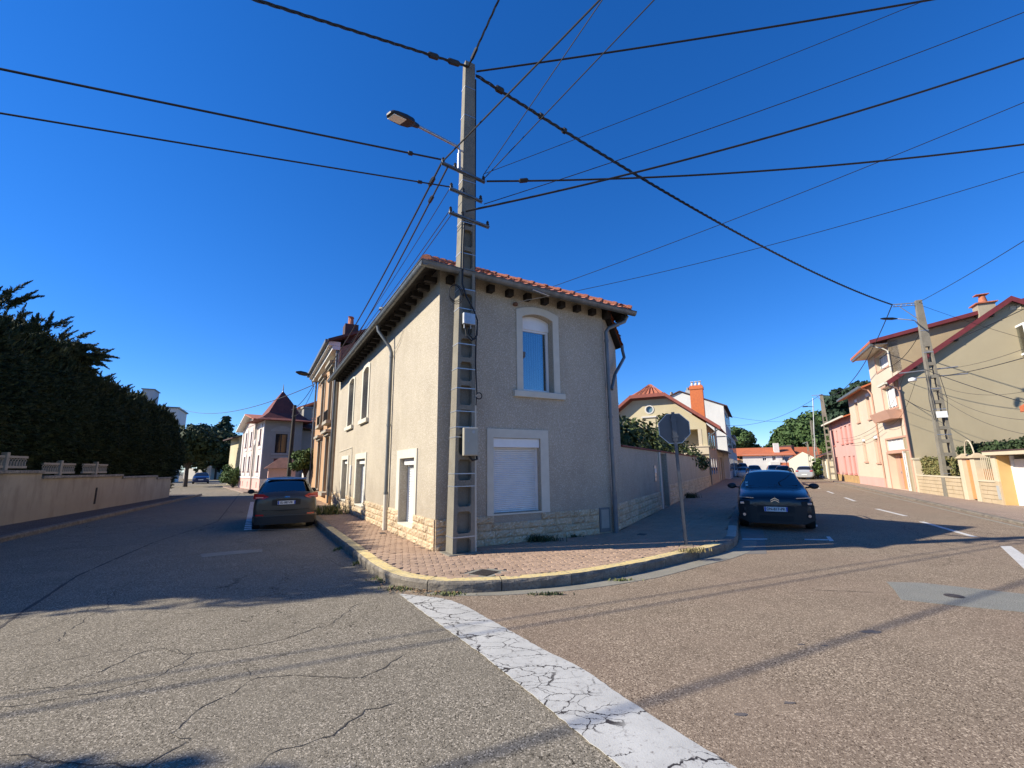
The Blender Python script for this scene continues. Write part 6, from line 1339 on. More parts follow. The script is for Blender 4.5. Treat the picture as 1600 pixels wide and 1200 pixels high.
# clipped hedge behind the fence on the right
def hedge_box(name, label, F, x0, x1, y0, y1, z0, z1, m, n, leaf, wob_=.12, cat='hedge'):
    T = thing(name, label, cat, F @ Matrix.Translation(((x0+x1)/2, (y0+y1)/2, z0))); b = MB(F); b.box(x0+.15, x1-.15, y0+.15, y1-.15, z0, z1-.15); b.build('inner_mass', m, T)
    u = rng.uniform(0, 1, (n, 3)); p = np.array([x0, y0, z0])+u*np.array([x1-x0, y1-y0, z1-z0]); f_ = rng.integers(0, 4, n); nr = np.zeros((n, 3))
    p[f_ == 0, 1] = y0; nr[f_ == 0] = (0, -1, .3); p[f_ == 1, 2] = z1; nr[f_ == 1] = (0, 0, 1); p[f_ == 2, 0] = x0; nr[f_ == 2] = (-1, 0, .2); p[f_ == 3, 1] = y0; nr[f_ == 3] = (0, -1, .5)
    p += rng.normal(0, .06, (n, 3)); p[:, 2] += wob_*np.sin(p[:, 0]*3.1)*(p[:, 2]-z0)/(z1-z0); A_ = np.array(F); p = p @ A_[:3, :3].T+A_[:3, 3]; nr = nr @ A_[:3, :3].T
    cloud('foliage', p, nr, leaf, m, T, long=1.4, jit=.6); return T
hedge_box('clipped_hedge', 'clipped green hedge behind the yellow stone fence under the blank gable', FA, 1.0, 13, 1.6, 3.2, .06, 2.35, M_lf4, 15000, .10)
hedge_box('climbing_shrub', 'dry brown and green climbing shrub on the low stone fence left of the lattice pole', FA, .45, 4.3, .32, .62, .95, 1.72, mat('dry_foliage', (.22, .17, .06), (.10, .12, .035), scale=6), 5200, .075, .10, 'bush')
# fig tree foliage over the garden wall
pts = []; nr = []
FT = thing('fig_tree', 'large leaved dark shrub spilling over the garden wall behind the sign', 'bush', Rt @ Matrix.Translation((10, 1.2, 0)))
r_ = np.random.default_rng(9)
for (x, y, z, rad) in [(2.9, .9, 2.8, .5), (3.2, .9, 3.3, .35), (3.6, 1.2, 2.6, .6), (4.6, 1.2, 2.6, .6), (5.8, 1.2, 2.65, .7), (7.2, 1.2, 2.7, .7), (8.6, 1.2, 2.7, .8), (10.2, 1.2, 2.6, .9), (12, 1.2, 2.4, .9), (14, 1.0, 2.3, .9), (16, .9, 2.3, .9), (18, .6, 2.2, .8), (19.5, .2, 2.0, .6), (20.6, -.05, 1.8, .45), (15.6, 1.2, 4.1, .4), (16.6, 1.1, 4.0, .45), (17.8, 1.0, 3.7, .4), (13.0, 1.4, 2.9, .6)]:
    k = int(420*rad**1.6+90); v = r_.normal(0, 1, (k, 3)); v /= np.linalg.norm(v, axis=1)[:, None]; p = np.array([x, y, z])+v*rad*r_.uniform(.5, 1.15, k)[:, None]; pts.append(p); nr.append(v*.5+np.array([0, -.3, .8]))
A_ = np.array(Rt); pts = np.concatenate(pts) @ A_[:3, :3].T+A_[:3, 3]; nr = np.concatenate(nr) @ A_[:3, :3].T
cloud('foliage', pts, nr, .17, leaf_mat('fig_foliage', (.035, .055, .018), (.075, .095, .035)), FT, long=1.3, jit=.55)
for (x, z) in ((3.4, 3.2), (6, 2.8), (9, 3), (13, 4), (16.5, 3.9)): MB(Rt).tube([(x+.3, 1.3, 0), (x, 1.2, z)], [.06, .02], 6).build('branch', M_bark, FT)
# weeds, tufts and dry leaves
def tuft(name, label, base, n, h, spread, m, F=I4, cat='weed'):
    T = thing(name, label, cat, base); b = MB(); r_ = random.Random(n)
    for k in range(n):
        a = r_.uniform(0, 6.28); o = Vector((r_.gauss(0, spread[0]), r_.gauss(0, spread[1]), 0)); d = Vector((math.cos(a), math.sin(a), 0)); hh = h*r_.uniform(.4, 1.1); s_ = d.cross(Vector((0, 0, 1)))*.008
        p = Vector(base)+o; q = p+d*hh*.35+Vector((0, 0, hh*.7)); t = q+d*hh*.3+Vector((0, 0, hh*.15)); b.add([p-s_, p+s_, q+s_*.8, q-s_*.8, t], [(0, 1, 2, 3), (3, 2, 4)])
    b.build('leaves', m, T, fixn=False); return T
M_grass = mat('weed_green', (.10, .14, .035), (.20, .19, .07), scale=6); M_weedk = mat('dark_weed', (.035, .05, .02), (.06, .08, .03), scale=9)
tuft('weed', 'dark weed growing at the foot of the front wall below the roller shutter', Vector(G(838, 846, PV)), 260, .16, (.20, .05), M_weedk)
tuft('weed', 'small dark sprig at the foot of the front wall nearer the downpipe', Vector(G(898, 839, PV)), 60, .07, (.10, .03), M_weedk)
tuft('grass_tuft', 'sunlit green grass tuft at the wall foot by the grey people carrier', Vector(G(516, 803, PV)), 380, .38, (.30, .16), M_grass)
tuft('grass_tuft', 'green tuft against the garden wall where the stone base starts again', Vector(G(1077, 778, PV)), 260, .30, (.16, .12), M_weedk)
tuft('grass_tuft', 'dry grass sprig on the kerb edge beside the sign post', Vector(G(1083, 862, PV)), 160, .09, (.14, .05), mat('dry_grass', (.28, .22, .10), (.20, .18, .08)))
for i, (px_, py_, n_, sp, lb) in enumerate(((640, 921, 260, (.16, .05), 'low green weeds in the gutter at the tip of the stop line'), (600, 905, 120, (.10, .10), 'weeds under the kerb left of the stop line tip'), (700, 930, 120, (.12, .03), 'weeds and debris at the kerb nose right of the stop line tip'), (560, 880, 90, (.05, .10), 'weeds in the gutter of the left street kerb'), (530, 858, 90, (.05, .12), 'weeds in the gutter nearest the grey car'), (855, 930, 100, (.12, .02), 'thin moss and weeds on the gutter channel edge'), (970, 908, 90, (.10, .02), 'moss patch on the gutter channel further right'))):
    tuft('weed', lb, Vector(G(px_, py_, .0)), n_, .05, sp, M_grass if i != 5 else M_weedk)
lv = MB(); r_ = random.Random(3)
for k in range(260):
    px_ = r_.gauss(672, 26) if k < 190 else r_.uniform(520, 640); py_ = 921+r_.uniform(-4, 8) if px_ > 610 else 921-(610-px_)*.78+r_.uniform(0, 10)
    c = Vector(G(px_, min(py_, 932), .0)); a = r_.uniform(0, 6.28); s_ = r_.uniform(.012, .028); t = r_.uniform(0, .025)
    u = Vector((math.cos(a), math.sin(a), r_.uniform(-.3, .5)))*s_; v = Vector((-math.sin(a), math.cos(a), r_.uniform(-.3, .5)))*s_*.6; c.z = .012+t; lv.add([c-u, c+v, c+u, c-v], [(0, 1, 2, 3)])
tag(lv.build('dry_leaves', mat('dry_leaf', (.34, .21, .11), (.20, .12, .06), scale=30), fixn=False), 'dry brown leaves gathered in the gutter under the kerb nose', 'leaves', kind='stuff')
# ================================================================== CARS
def paint(name, c, rough=.28, metal=.4): return mat(name, c, rough=rough, metal=metal*.5, coat=.3)
M_chrome = mat('chrome', (.6, .6, .6), rough=.15, metal=1); M_redlens = mat('red_lamp_lens', (.50, .02, .02), (.40, .015, .015), rough=.12, scale=20, coat=1); M_clearlens = mat('clear_lamp_lens', (.45, .46, .47), rough=.1, metal=.6, coat=1)
M_plate = mat('number_plate_white', (.72, .72, .70), rough=.4); M_blue = mat('number_plate_blue', (.02, .08, .45), rough=.4); M_txt = mat('plate_lettering', (.01, .01, .01))
M_cglass = glass_mat('car_glass', (.16, .18, .20), .55); M_cardark = mat('car_interior', (.012, .012, .014))
def car_body(F, parent, st, cab, m_body, m_glass=None, nwind=None, arch_x=None):
    """st rows: x, zb, wl, wm, zm, wb, zb2, wr, zr, crown ; cab = (cowl, roof_front, roof_rear, tail) station indices"""
    me = bpy.data.meshes.new('tmp'); vs = []; n = 8
    for (x, zb, wl, wm, zm, wb, zbl, wr, zr, cr) in st:
        half = [(0, zb), (wl*.8, zb), (wl, zb+.10), (wm, zm), (wb, zbl), (wr, zr-.035), (wr*.72, zr+cr*.5), (0, zr+cr)]
        ring = half+[(-y, z) for y, z in reversed(half[1:-1])]
        vs += [(x, y, z) for y, z in ring]
    m = 14; fs = []; mi = []; c0, c1, c2, c3 = cab
    for i in range(len(st)-1):
        for k in range(m):
            fs.append((i*m+k, (i+1)*m+k, (i+1)*m+(k+1) % m, i*m+(k+1) % m)); kk = k if k < 7 else 13-k
            g = 0
            if kk in (5, 6) and c0 <= i < c1: g = 1
            if kk in (5, 6) and c2 <= i < c3: g = 2
            if kk == 4 and c0 < i < c3-0 and i < len(st)-2: g = 3
            mi.append(g)
    fs += [tuple(range(m)), tuple((len(st)-1)*m+k for k in reversed(range(m)))]; mi += [0, 0]
    me.from_pydata(vs, [], fs); 
    for _ in range(4): me.materials.append(m_body)
    me.polygons.foreach_set('material_index', mi)
    bm = bmesh.new(); bm.from_mesh(me); bmesh.ops.recalc_face_normals(bm, faces=bm.faces)
    cl = bm.edges.layers.float.new('crease_edge')
    for e in bm.edges:
        s_ = {f.material_index for f in e.link_faces}
        if len(s_) > 1: e[cl] = .75
        elif any(len(f.verts) > 4 for f in e.link_faces): e[cl] = .35
    bm.to_mesh(me); bm.free()
    o = bpy.data.objects.new('tmp', me); COL.objects.link(o); md = o.modifiers.new('s', 'SUBSURF'); md.levels = 2; md.render_levels = 2
    dg = bpy.context.evaluated_depsgraph_get(); me2 = bpy.data.meshes.new_from_object(o.evaluated_get(dg)); bpy.data.objects.remove(o)
    out = []
    W = F
    for g, (nm, mt) in enumerate((('body', m_body), ('windscreen' , m_glass or M_cglass), ('rear_window', m_glass or M_cglass), ('side_window', m_glass or M_cglass))):
        bm = bmesh.new(); bm.from_mesh(me2); bmesh.ops.delete(bm, geom=[f for f in bm.faces if f.material_index != g], context='FACES')
        for f in bm.faces: f.smooth = True; f.material_index = 0
        m3 = bpy.data.meshes.new(nm); bm.to_mesh(m3); bm.free()
        if not len(m3.polygons): out.append(None); continue
        m3.materials.clear(); m3.materials.append(mt); m3.transform(WM(parent).inverted() @ W); ob = bpy.data.objects.new(nm, m3); COL.objects.link(ob); ob.parent = parent; out.append(ob)
    return out
def wheels(F, parent, xs, yw, r=.31, wd=.20):
    for x in xs:
        for sy in (-1, 1):
            y = sy*yw; b = MB(F); b.lathe([(r*.62, -wd/2), (r*.94, -wd/2), (r, -wd*.3), (r, wd*.3), (r*.94, wd/2), (r*.62, wd/2)], c=(x, y, r), seg=20, axis='y'); w_ = b.build('wheel', M_black, parent, smooth=True)
            b = MB(F); yo = y+sy*wd*.42; b.lathe([(r*.63, -.01), (r*.6, .02), (r*.12, .01)], c=(x, yo, r), seg=16, axis='y'); b.build('rim', M_steel, w_)
def plate(F, parent, x, z, txt, wd=.50, h=.11, face=-1, ang=0):
    b = MB(F); b.box(x-.012, x, -wd/2, wd/2, z-h/2, z+h/2); p_ = b.build('number_plate', M_plate, parent)
    b = MB(F); 
    for y0 in (-wd/2, wd/2-.04): b.box(x-.0145, x-.0125, y0, y0+.032, z-h/2+.003, z+h/2-.003)
    b.build('blue_band', M_blue, p_)
    # local text plane: right = -y seen from in front (looking along +x)
    T = F @ Matrix(((0, 0, -1, x-.014), (-1, 0, 0, 0), (0, 1, 0, z), (0, 0, 0, 1)))
    text('plate_text', txt, h*.82, T, M_txt, p_, font_scale=(.92, 1)); return p_
# --- dark blue car, front towards the camera
FCa = FR(6.5, 11.44, 28)
CA = thing('parked_car', 'dark blue hatchback parked nose towards the camera in the house shadow', 'car', FCa)
M_navy = paint('dark_blue_paint', (.007, .014, .022)); 
stA = [(0.0, .20, .66, .72, .45, .70, .70, .60, .76, .012), (.10, .18, .78, .83, .45, .80, .76, .66, .83, .015), (.32, .18, .84, .865, .48, .83, .82, .70, .905, .02), (.75, .18, .85, .87, .5, .84, .90, .72, .965, .022), (1.08, .18, .85, .87, .5, .845, .955, .715, 1.0, .03),
       (1.38, .18, .85, .865, .5, .83, .965, .66, 1.20, .045), (1.72, .18, .85, .865, .5, .825, .975, .60, 1.385, .04), (2.15, .18, .85, .865, .5, .82, .98, .585, 1.435, .03), (2.9, .18, .85, .865, .5, .82, .99, .58, 1.43, .03), (3.55, .18, .85, .865, .5, .81, 1.0, .56, 1.37, .03), (3.95, .18, .83, .85, .5, .79, .98, .60, 1.05, .03), (4.14, .25, .74, .80, .5, .74, .85, .60, .92, .02)]
bo = car_body(FCa, CA, stA, (4, 6, 9, 10), M_navy)
wheels(FCa, CA, (.80, 3.38), .745)
b = MB(FCa); b.box(1.2, 3.8, -.7, .7, .3, .96); b.box(1.9, 2.1, -.62, -.12, .9, 1.22); b.box(1.9, 2.1, .12, .62, .9, 1.22); b.build('interior', M_cardark, CA)
b = MB(FCa); pr = [(-.87, .18), (.87, .18), (.87, .42), (.80, .50), (.80, .60), (.52, .62), (.44, .52), (-.44, .52), (-.52, .62), (-.80, .60), (-.80, .50), (-.87, .42)]
vs = [];  # bumper cladding wraps the nose
def noseX(y): return -.035+.16*(abs(y)/.87)**3.2
for y, z in pr: vs.append((noseX(y)-.035, y*.99, z))
def curved_panel(F, pts, off, th, name, m, parent, sub=10, fx=noseX, bevel=0):
    """plate bent around the nose: pts (y, z) outline"""
    b = MB(F); P_ = []
    for (a, c) in zip(pts, pts[1:]+pts[:1]):
        n_ = max(1, int(math.hypot(c[0]-a[0], c[1]-a[1])/.09))
        for k in range(n_): P_.append((a[0]+(c[0]-a[0])*k/n_, a[1]+(c[1]-a[1])*k/n_))
    n = len(P_); tri = tessellate_polygon([[Vector((y, z, 0)) for y, z in P_]])
    # interior verts so that the plate follows the curve
    b.add([(fx(y)-off, y, z) for y, z in P_]+[(fx(y)-off+th, y, z) for y, z in P_], [tuple(t) for t in tri]+[(i, (i+1) % n, n+(i+1) % n, n+i) for i in range(n)]); return b.build(name, m, parent)
for ya, yb in ((-.86, -.5), (-.5, 0), (0, .5), (.5, .86)):
    pass
def strip_panel(F, y0, y1, zf0, zf1, off, th, name, m, parent, n=16, fx=noseX):
    b = MB(F); vs = []
    for i in range(n+1):
        y = y0+(y1-y0)*i/n; vs += [(fx(y)-off, y, zf0(y)), (fx(y)-off, y, zf1(y)), (fx(y)-off+th, y, zf0(y)), (fx(y)-off+th, y, zf1(y))]
    fs = [];
    for i in range(n):
        a, c = i*4, (i+1)*4; fs += [(a, c, c+1, a+1), (a+1, c+1, c+3, a+3), (a, a+2, c+2, c)]
    fs += [(0, 1, 3, 2), (n*4, n*4+2, n*4+3, n*4+1)]; b.add(vs, fs); return b.build(name, m, parent, smooth=True)
K = lambda v: (lambda y: v)
bu = strip_panel(FCa, -.82, .82, lambda y: .18+.10*max(0, abs(y)-.6)/.22, lambda y: .62 if abs(y) > .50 else (.62-(.5-abs(y))*.5 if abs(y) > .40 else .60), .022, .14, 'bumper', M_plastic_dk, CA, 40)
strip_panel(FCa, -.36, .36, K(.235), K(.37), .030, .02, 'grille', M_black, bu)
plate(FCa, CA, -.072, .525, 'DN-817-PR')
strip_panel(FCa, -.40, .40, K(.44), K(.60), .028, .02, 'plate_recess', M_black, bu)
for sg in (-1, 1):
    a, c = sorted((sg*.56, sg*.80)); hl = strip_panel(FCa, a, c, K(.60), K(.715), .030, .05, 'headlight', M_black, CA, 6)
    b = MB(FCa); b.box(noseX(.70)-.035, noseX(.70)+.02, *sorted((sg*.63, sg*.775)), .630, .690); b.build('lamp_lens', M_clearlens, hl, bevel=.008)
    a, c = sorted((sg*.46, sg*.80)); strip_panel(FCa, a, c, lambda y: .775+.05*(abs(y)-.46), lambda y: .795+.06*(abs(y)-.46), .012, .05, 'daytime_lamp', M_clearlens, CA, 6, fx=lambda y: noseX(y)+.03)
    fg = MB(FCa); fg.lathe([(.06, -.05), (.055, -.03)], c=(noseX(.7)+.0, sg*.70, .375), seg=14, axis='x'); f_ = fg.build('fog_lamp', M_black, CA); b = MB(FCa); b.lathe([(.034, -.056), (.028, -.051)], c=(noseX(.7), sg*.70, .375), seg=14, axis='x'); b.build('lamp_lens', M_clearlens, f_)
    b = MB(FCa); b.tube([(1.42, sg*.80, .985), (1.40, sg*.90, 1.0)], .022, 6); b.build('mirror_arm', M_plastic_dk, CA)
    b = MB(FCa); vs = []; 
    for xo, k in ((-.09, .55), (-.05, 1), (.05, 1.02), (.07, .9)): vs += [(1.40+xo, sg*.985+k*.115*math.cos(t), 1.03+k*.075*math.sin(t)) for t in np.linspace(0, 6.283, 13)[:-1]]
    b.add(vs, [(i*12+q, i*12+(q+1) % 12, (i+1)*12+(q+1) % 12, (i+1)*12+q) for i in range(3) for q in range(12)]+[tuple(range(12)), tuple(36+q for q in range(12))]); b.build('wing_mirror', M_plastic_dk, CA, smooth=True)
    b = MB(FCa); b.tube([(1.75, sg*.585, 1.40), (1.9, sg*.585, 1.475), (2.3, sg*.58, 1.50), (3.2, sg*.57, 1.49), (3.5, sg*.55, 1.42)], .02, 6); b.build('roof_rail', M_plastic_dk, CA, smooth=True)
# chevron emblem
b = MB(FCa)
for dz in (0, -.045):
    for sg in (-1, 1): b.add([(noseX(0)-.0+.0, 0, .80+dz), (.0, sg*.09, .745+dz), (.0, sg*.09, .725+dz), (.0, 0, .775+dz), (-.02, 0, .80+dz), (-.02, sg*.09, .745+dz), (-.02, sg*.09, .725+dz), (-.02, 0, .775+dz)], [(4, 5, 6, 7), (0, 1, 5, 4), (3, 7, 6, 2), (1, 2, 6, 5), (0, 4, 7, 3)])
b.build('emblem', M_chrome, CA)
b = MB(FCa); b.box(1.62, 1.66, -.10, .10, 1.27, 1.32); b.build('interior_mirror', M_plastic_dk, CA)
b = MB(FCa); b.tube([(1.13, .55, 1.035), (1.16, .0, 1.075)], .008, 5); b.build('wiper', M_black, CA); b = MB(FCa); b.tube([(1.13, -.05, 1.06), (1.16, -.6, 1.05)], .008, 5); b.build('wiper', M_black, CA)
T = Matrix(((.6, 0, -.8, 0), (0, 1, 0, 0), (.8, 0, .6, 0), (0, 0, 0, 1)))
b = MB(FCa); 
for (y_, z_, w_, h_) in ((.60, 1.03, .06, .05), (.60, 1.10, .06, .05)): x_ = 1.08+(z_-1.0)*1.55; b.add([(x_-.03, y_-w_/2, z_), (x_-.03, y_+w_/2, z_), (x_+h_*1.4-.03, y_+w_/2, z_+h_), (x_+h_*1.4-.03, y_-w_/2, z_+h_)], [(0, 1, 2, 3)])
b.build('windscreen_sticker', mat('pale_sticker', (.35, .5, .5)), CA)
# --- grey people carrier, rear towards the camera
FCb = FR(-6.30, 12.75, -29.4) @ Matrix.Diagonal((1, .96, .98, 1)); CBR = thing('parked_car', 'grey brown people carrier parked tail towards the camera along the left kerb', 'car', FCb)
M_grey = paint('grey_brown_paint', (.06, .054, .046), .3, .6)
stB = [(0.0, .27, .70, .76, .50, .74, .80, .66, .90, .01), (.06, .24, .78, .825, .52, .80, .90, .70, .985, .012), (.14, .22, .80, .84, .55, .805, .94, .66, 1.03, .02), (.30, .22, .80, .84, .55, .795, .96, .60, 1.24, .03), (.44, .22, .80, .84, .55, .79, .965, .565, 1.36, .03), (1.1, .22, .80, .84, .55, .785, .96, .57, 1.42, .03), (2.0, .22, .80, .84, .55, .78, .94, .57, 1.42, .03), (2.55, .22, .80, .84, .55, .78, .93, .58, 1.36, .03), (3.15, .22, .80, .83, .5, .78, .90, .66, 1.0, .03), (3.9, .22, .76, .80, .45, .74, .72, .62, .80, .02), (4.05, .25, .66, .72, .42, .68, .62, .58, .68, .02)]
bo = car_body(FCb, CBR, stB, (7, 8, 2, 4), M_grey)
wheels(FCb, CBR, (.68, 3.2), .72, .305)
b = MB(FCb); b.box(.6, 3.2, -.68, .68, .35, .93); b.box(1.15, 1.35, -.6, -.1, .9, 1.17); b.box(1.15, 1.35, .1, .6, .9, 1.17); b.box(2.1, 2.25, -.6, -.1, .9, 1.2); b.box(2.1, 2.25, .1, .6, .9, 1.2); b.build('interior', M_cardark, CBR)
noseB = lambda y: -.03+.13*(abs(y)/.84)**3.5
bp = strip_panel(FCb, -.83, .83, K(.24), K(.40), .035, .14, 'bumper', M_grey, CBR, 30, fx=noseB); strip_panel(FCb, -.78, .78, K(.17), lambda y: .37+.02*(1-(y/.76)**2), .045, .05, 'lower_bumper', M_plastic_dk, bp, 20, fx=noseB)
strip_panel(FCb, -.60, .60, lambda y: .52+.05*(abs(y)/.6)**2, K(.545), .012, .03, 'tailgate_seam', M_black, CBR, 16, fx=lambda y: noseB(y)+.0)
strip_panel(FCb, -.37, .37, K(.675), K(.83), .008, .03, 'plate_recess', mat('recess_dark', (.03, .03, .03)), CBR, 12, fx=lambda y: noseB(y))
plate(FCb, CBR, -.045, .745, 'EL-087-PR', wd=.46, h=.10)
b = MB(FCb); b.box(-.05, .0, -.30, .30, .84, .86); b.build('tailgate_trim', M_grey, CBR)
T = FCb @ Matrix(((0, 0, -1, -.03), (-1, 0, 0, 0), (0, 1, 0, .895), (0, 0, 0, 1))); text('badge', '- MAX', .055, T @ Matrix.Rotation(R(-14), 4, 'X'), M_chrome, CBR, depth=.012)
for sg in (-1, 1):
    b = MB(FCb); fx = noseB; P_ = [(.46, .915), (.60, .985), (.835, 1.01), (.845, .86), (.70, .84), (.54, .865)]
    P_ = [(sg*y, z) for y, z in P_]
    tl = curved_panel(FCb, P_, .010, .14, 'tail_lamp', M_redlens, CBR, fx=lambda y: noseB(y)-.01)
    b = MB(FCb); b.box(noseB(.72)-.05, noseB(.72)-.02, *sorted((sg*.60, sg*.79)), .885, .912); b.build('lamp_lens', mat('pale_red_lens', (.75, .32, .28), rough=.2), tl)
    strip_panel(FCb, *sorted((sg*.56, sg*.76)), K(.405), K(.445), .043, .03, 'reflector', M_redlens, CBR, 6, fx=noseB)
    strip_panel(FCb, *sorted((sg*.62, sg*.79)), K(.58), K(.70), .004, .03, 'bumper_corner', M_grey, CBR, 6, fx=lambda y: noseB(y)+.01)
    b = MB(FCb); vs = []
    for xo, k in ((-.06, .9), (-.03, 1), (.05, 1), (.09, .5)): vs += [(2.35+xo, sg*.93+k*.10*math.cos(t), .98+k*.075*math.sin(t)) for t in np.linspace(0, 6.283, 13)[:-1]]
    b.add(vs, [(i*12+q, i*12+(q+1) % 12, (i+1)*12+(q+1) % 12, (i+1)*12+q) for i in range(3) for q in range(12)]+[tuple(range(12)), tuple(36+q for q in range(12))]); b.tube([(2.36, sg*.76, .96), (2.36, sg*.88, .96)], .02, 5); b.build('wing_mirror', M_plastic_dk, CBR, smooth=True)
b = MB(FCb); b.tube([(.12, .05, 1.03), (.16, -.25, 1.055), (.17, -.42, 1.06)], .010, 5); b.build('rear_wiper', M_black, CBR)
b = MB(FCb); b.add([(.40, -.52, 1.385), (.40, .52, 1.385), (.60, .55, 1.42), (.60, -.55, 1.42), (.38, -.50, 1.36), (.38, .50, 1.36)], [(0, 1, 2, 3), (4, 5, 1, 0)]); b.build('roof_spoiler', M_grey, CBR)
b = MB(FCb); b.tube([(.1, -.45, .24), (-.03, -.45, .22)], .03, 8); b.build('exhaust', M_steel, CBR)
# --- small background cars
def far_car(label, x, y, az, c, Hh=1.0, end='front', wd=1.0, L=1.0):
    F = FR(x, y, az) @ Matrix.Diagonal((L, wd, Hh, 1)); T = thing('parked_car', label, 'car', FR(x, y, az), 'far parked cars')
    m = paint('paint_%d' % (hash(label) % 9999), c); st = stA if end == 'front' else stB; cab = (4, 6, 9, 10) if end == 'front' else (7, 8, 2, 4)
    car_body(F, T, st, cab, m, m_glass=M_glass_d); wheels(F, T, (.8, 3.3), .74)
    for sg in (-1, 1):
        z_ = .68 if end == 'front' else .92; b = MB(F); b.box(-.03, .12, *sorted((sg*.52, sg*.78)), z_-.06, z_+.06); b.build('headlight' if end == 'front' else 'tail_lamp', M_clearlens if end == 'front' else M_redlens, T)
    b = MB(F); b.box(-.03, .01, -.25, .25, .48, .58); b.build('number_plate', M_plate, T); return T
g_ = G(313, 756); far_car('dark blue saloon coming round the bend at the far end of the left street', g_.x, g_.y, -34, (.01, .025, .09), wd=1.1)
g_ = G(1263, 749); far_car('small silver car behind the bollard on the far right pavement', g_.x-1, g_.y-1, 36, (.42, .44, .46), end='rear')
g_ = G(1240, 747.5); far_car('black car left of the silver car at the end of the right street', g_.x-.5, g_.y+1, 30, (.008, .008, .009), 1.05, end='rear', wd=1.1)
g_ = G(1226, 744.5); far_car('dark car standing furthest right of the parked row behind the blue hatchback', g_.x, g_.y+2, 24, (.012, .014, .016), 1.1)
g_ = G(1205, 744); far_car('black van like car in the shade behind the blue hatchback', g_.x, g_.y+8, 28, (.01, .012, .015), 1.35)
g_ = G(1180, 747); far_car('blue car parked in the shade behind the dark blue hatchback', g_.x, g_.y, 28, (.02, .045, .12), 1.1)
g_ = G(1157, 748); far_car('white fronted car in the shadow by the left kerb of the right street', g_.x+1, g_.y+1, 28, (.5, .5, .5), .95)
g_ = G(1283, 745); far_car('dark car half hidden behind the lattice pole at the far right', g_.x-1.5, g_.y, 60, (.015, .016, .018), .95)
# ================================================================== POLES OF THE RIGHT STREET
g1 = G(1494, 776, .07); RP = thing('lattice_pole', 'concrete utility pole with open rungs in front of the blank beige gable', 'utility pole', FR(g1.x, g1.y, 116, .07))
Fp1 = FR(g1.x-.35, g1.y+.05, 116); _, pr1 = pole_mesh(Fp1, .62, .42, .24, .22, 9.6, .05, 7.2, .62, .16, RP, through=True, x_c=.02)
def ptop(F, xr, z): q = xr(z); return F @ Vector(((q[0]+q[1])/2, (q[2]+q[3])/2, z))
tp = ptop(Fp1, pr1, 9.5)
d1 = ray(1394, 476, (tp-Vector((0, 0, 1.6))).length-.4)
b = MB(); b.tube([tp, d1], .03, 5); b.tube([tp+Vector((0, 0, -.12)), d1+Vector((0, 0, -.12))], .02, 4); b.tube([tp+Vector((0, 0, -1.0)), tp.lerp(d1, .72)+Vector((0, 0, -.15))], .02, 4)
for k in range(5): b.tube([tp.lerp(d1, k/5), tp.lerp(d1, (k+.5)/5)+Vector((0, 0, -.12))], .012, 4)
b.build('bracket_truss', M_steel, RP)
p5 = ptop(Fp1, pr1, 6.05); p4 = ptop(Fp1, pr1, 5.7); rgt = (Fp1.col[0]).to_3d()
b = MB(); b.tube([p5-rgt*1.2+Vector((0, 0, -.05)), p5+rgt*1.0+Vector((0, 0, .05))], .03, 5); b.build('crossarm', M_steel, RP); b = MB(); b.tube([p4-rgt*.9, p4+rgt*1.3+Vector((0, 0, .03))], .03, 5); b.build('crossarm', M_steel, RP)
for z in (1.1, 2.9, 4.1, 5.1, 6.9, 8.0): q = pr1(z); MB(Fp1).box(q[0]-.01, q[1]+.01, q[2]-.012, q[2], z, z+.03).build('steel_band', M_steel, RP)
b = MB(Fp1); q = pr1(3.85); b.box(q[0]+.06, q[1]-.02, q[2]-.12, q[2]-.02, 3.7, 4.0); b.build('junction_box', M_white, RP)
b = MB(); c_ = p4-rgt*.75+Vector((0, 0, -.1)); b.lathe([(.10, -.06), (.16, -.03), (.17, .05), (.12, .10), (.05, .14)], c=tuple(c_), seg=12); b.build('camera_dome', M_white, RP, smooth=True)
b = MB(Fp1); 
for off_ in (0, .03): b.tube([(pr1(z)[0]-.03-off_+.06*math.sin(z*2+off_*60), -.02, z) for z in (5.8, 5.2, 4.6, 4.0, 3.6)], .012, 5)
b.tube([(pr1(z)[1]+.05+.05*math.sin(z*3), -.02, z) for z in (5.8, 5.2, 4.6, 4.2, 3.8)], .014, 5); b.build('cable', M_cable, RP)
tl = ray(1402, 498, (tp-Vector((0, 0, 1.6))).length-.3); la = ptop(Fp1, pr1, 8.4)
L2 = thing('street_lantern', 'street lantern on a horizontal arm of the lattice pole by the gable', 'street lamp', la)
b = MB(); b.tube([la+Vector((0, 0, -.4)), la-rgt*.25+Vector((0, 0, .2)), la-rgt*.5+Vector((0, 0, .28)), tl], .03, 6); b.build('arm', M_steel, L2, smooth=True)
t2 = ray(1376, 498, (tp-Vector((0, 0, 1.6))).length-.9); b = MB(); b.tube([tl, tl.lerp(t2, .3), tl.lerp(t2, .8), t2], [.03, .07, .06, .03], 6); b.build('head', M_plastic_dk, L2)
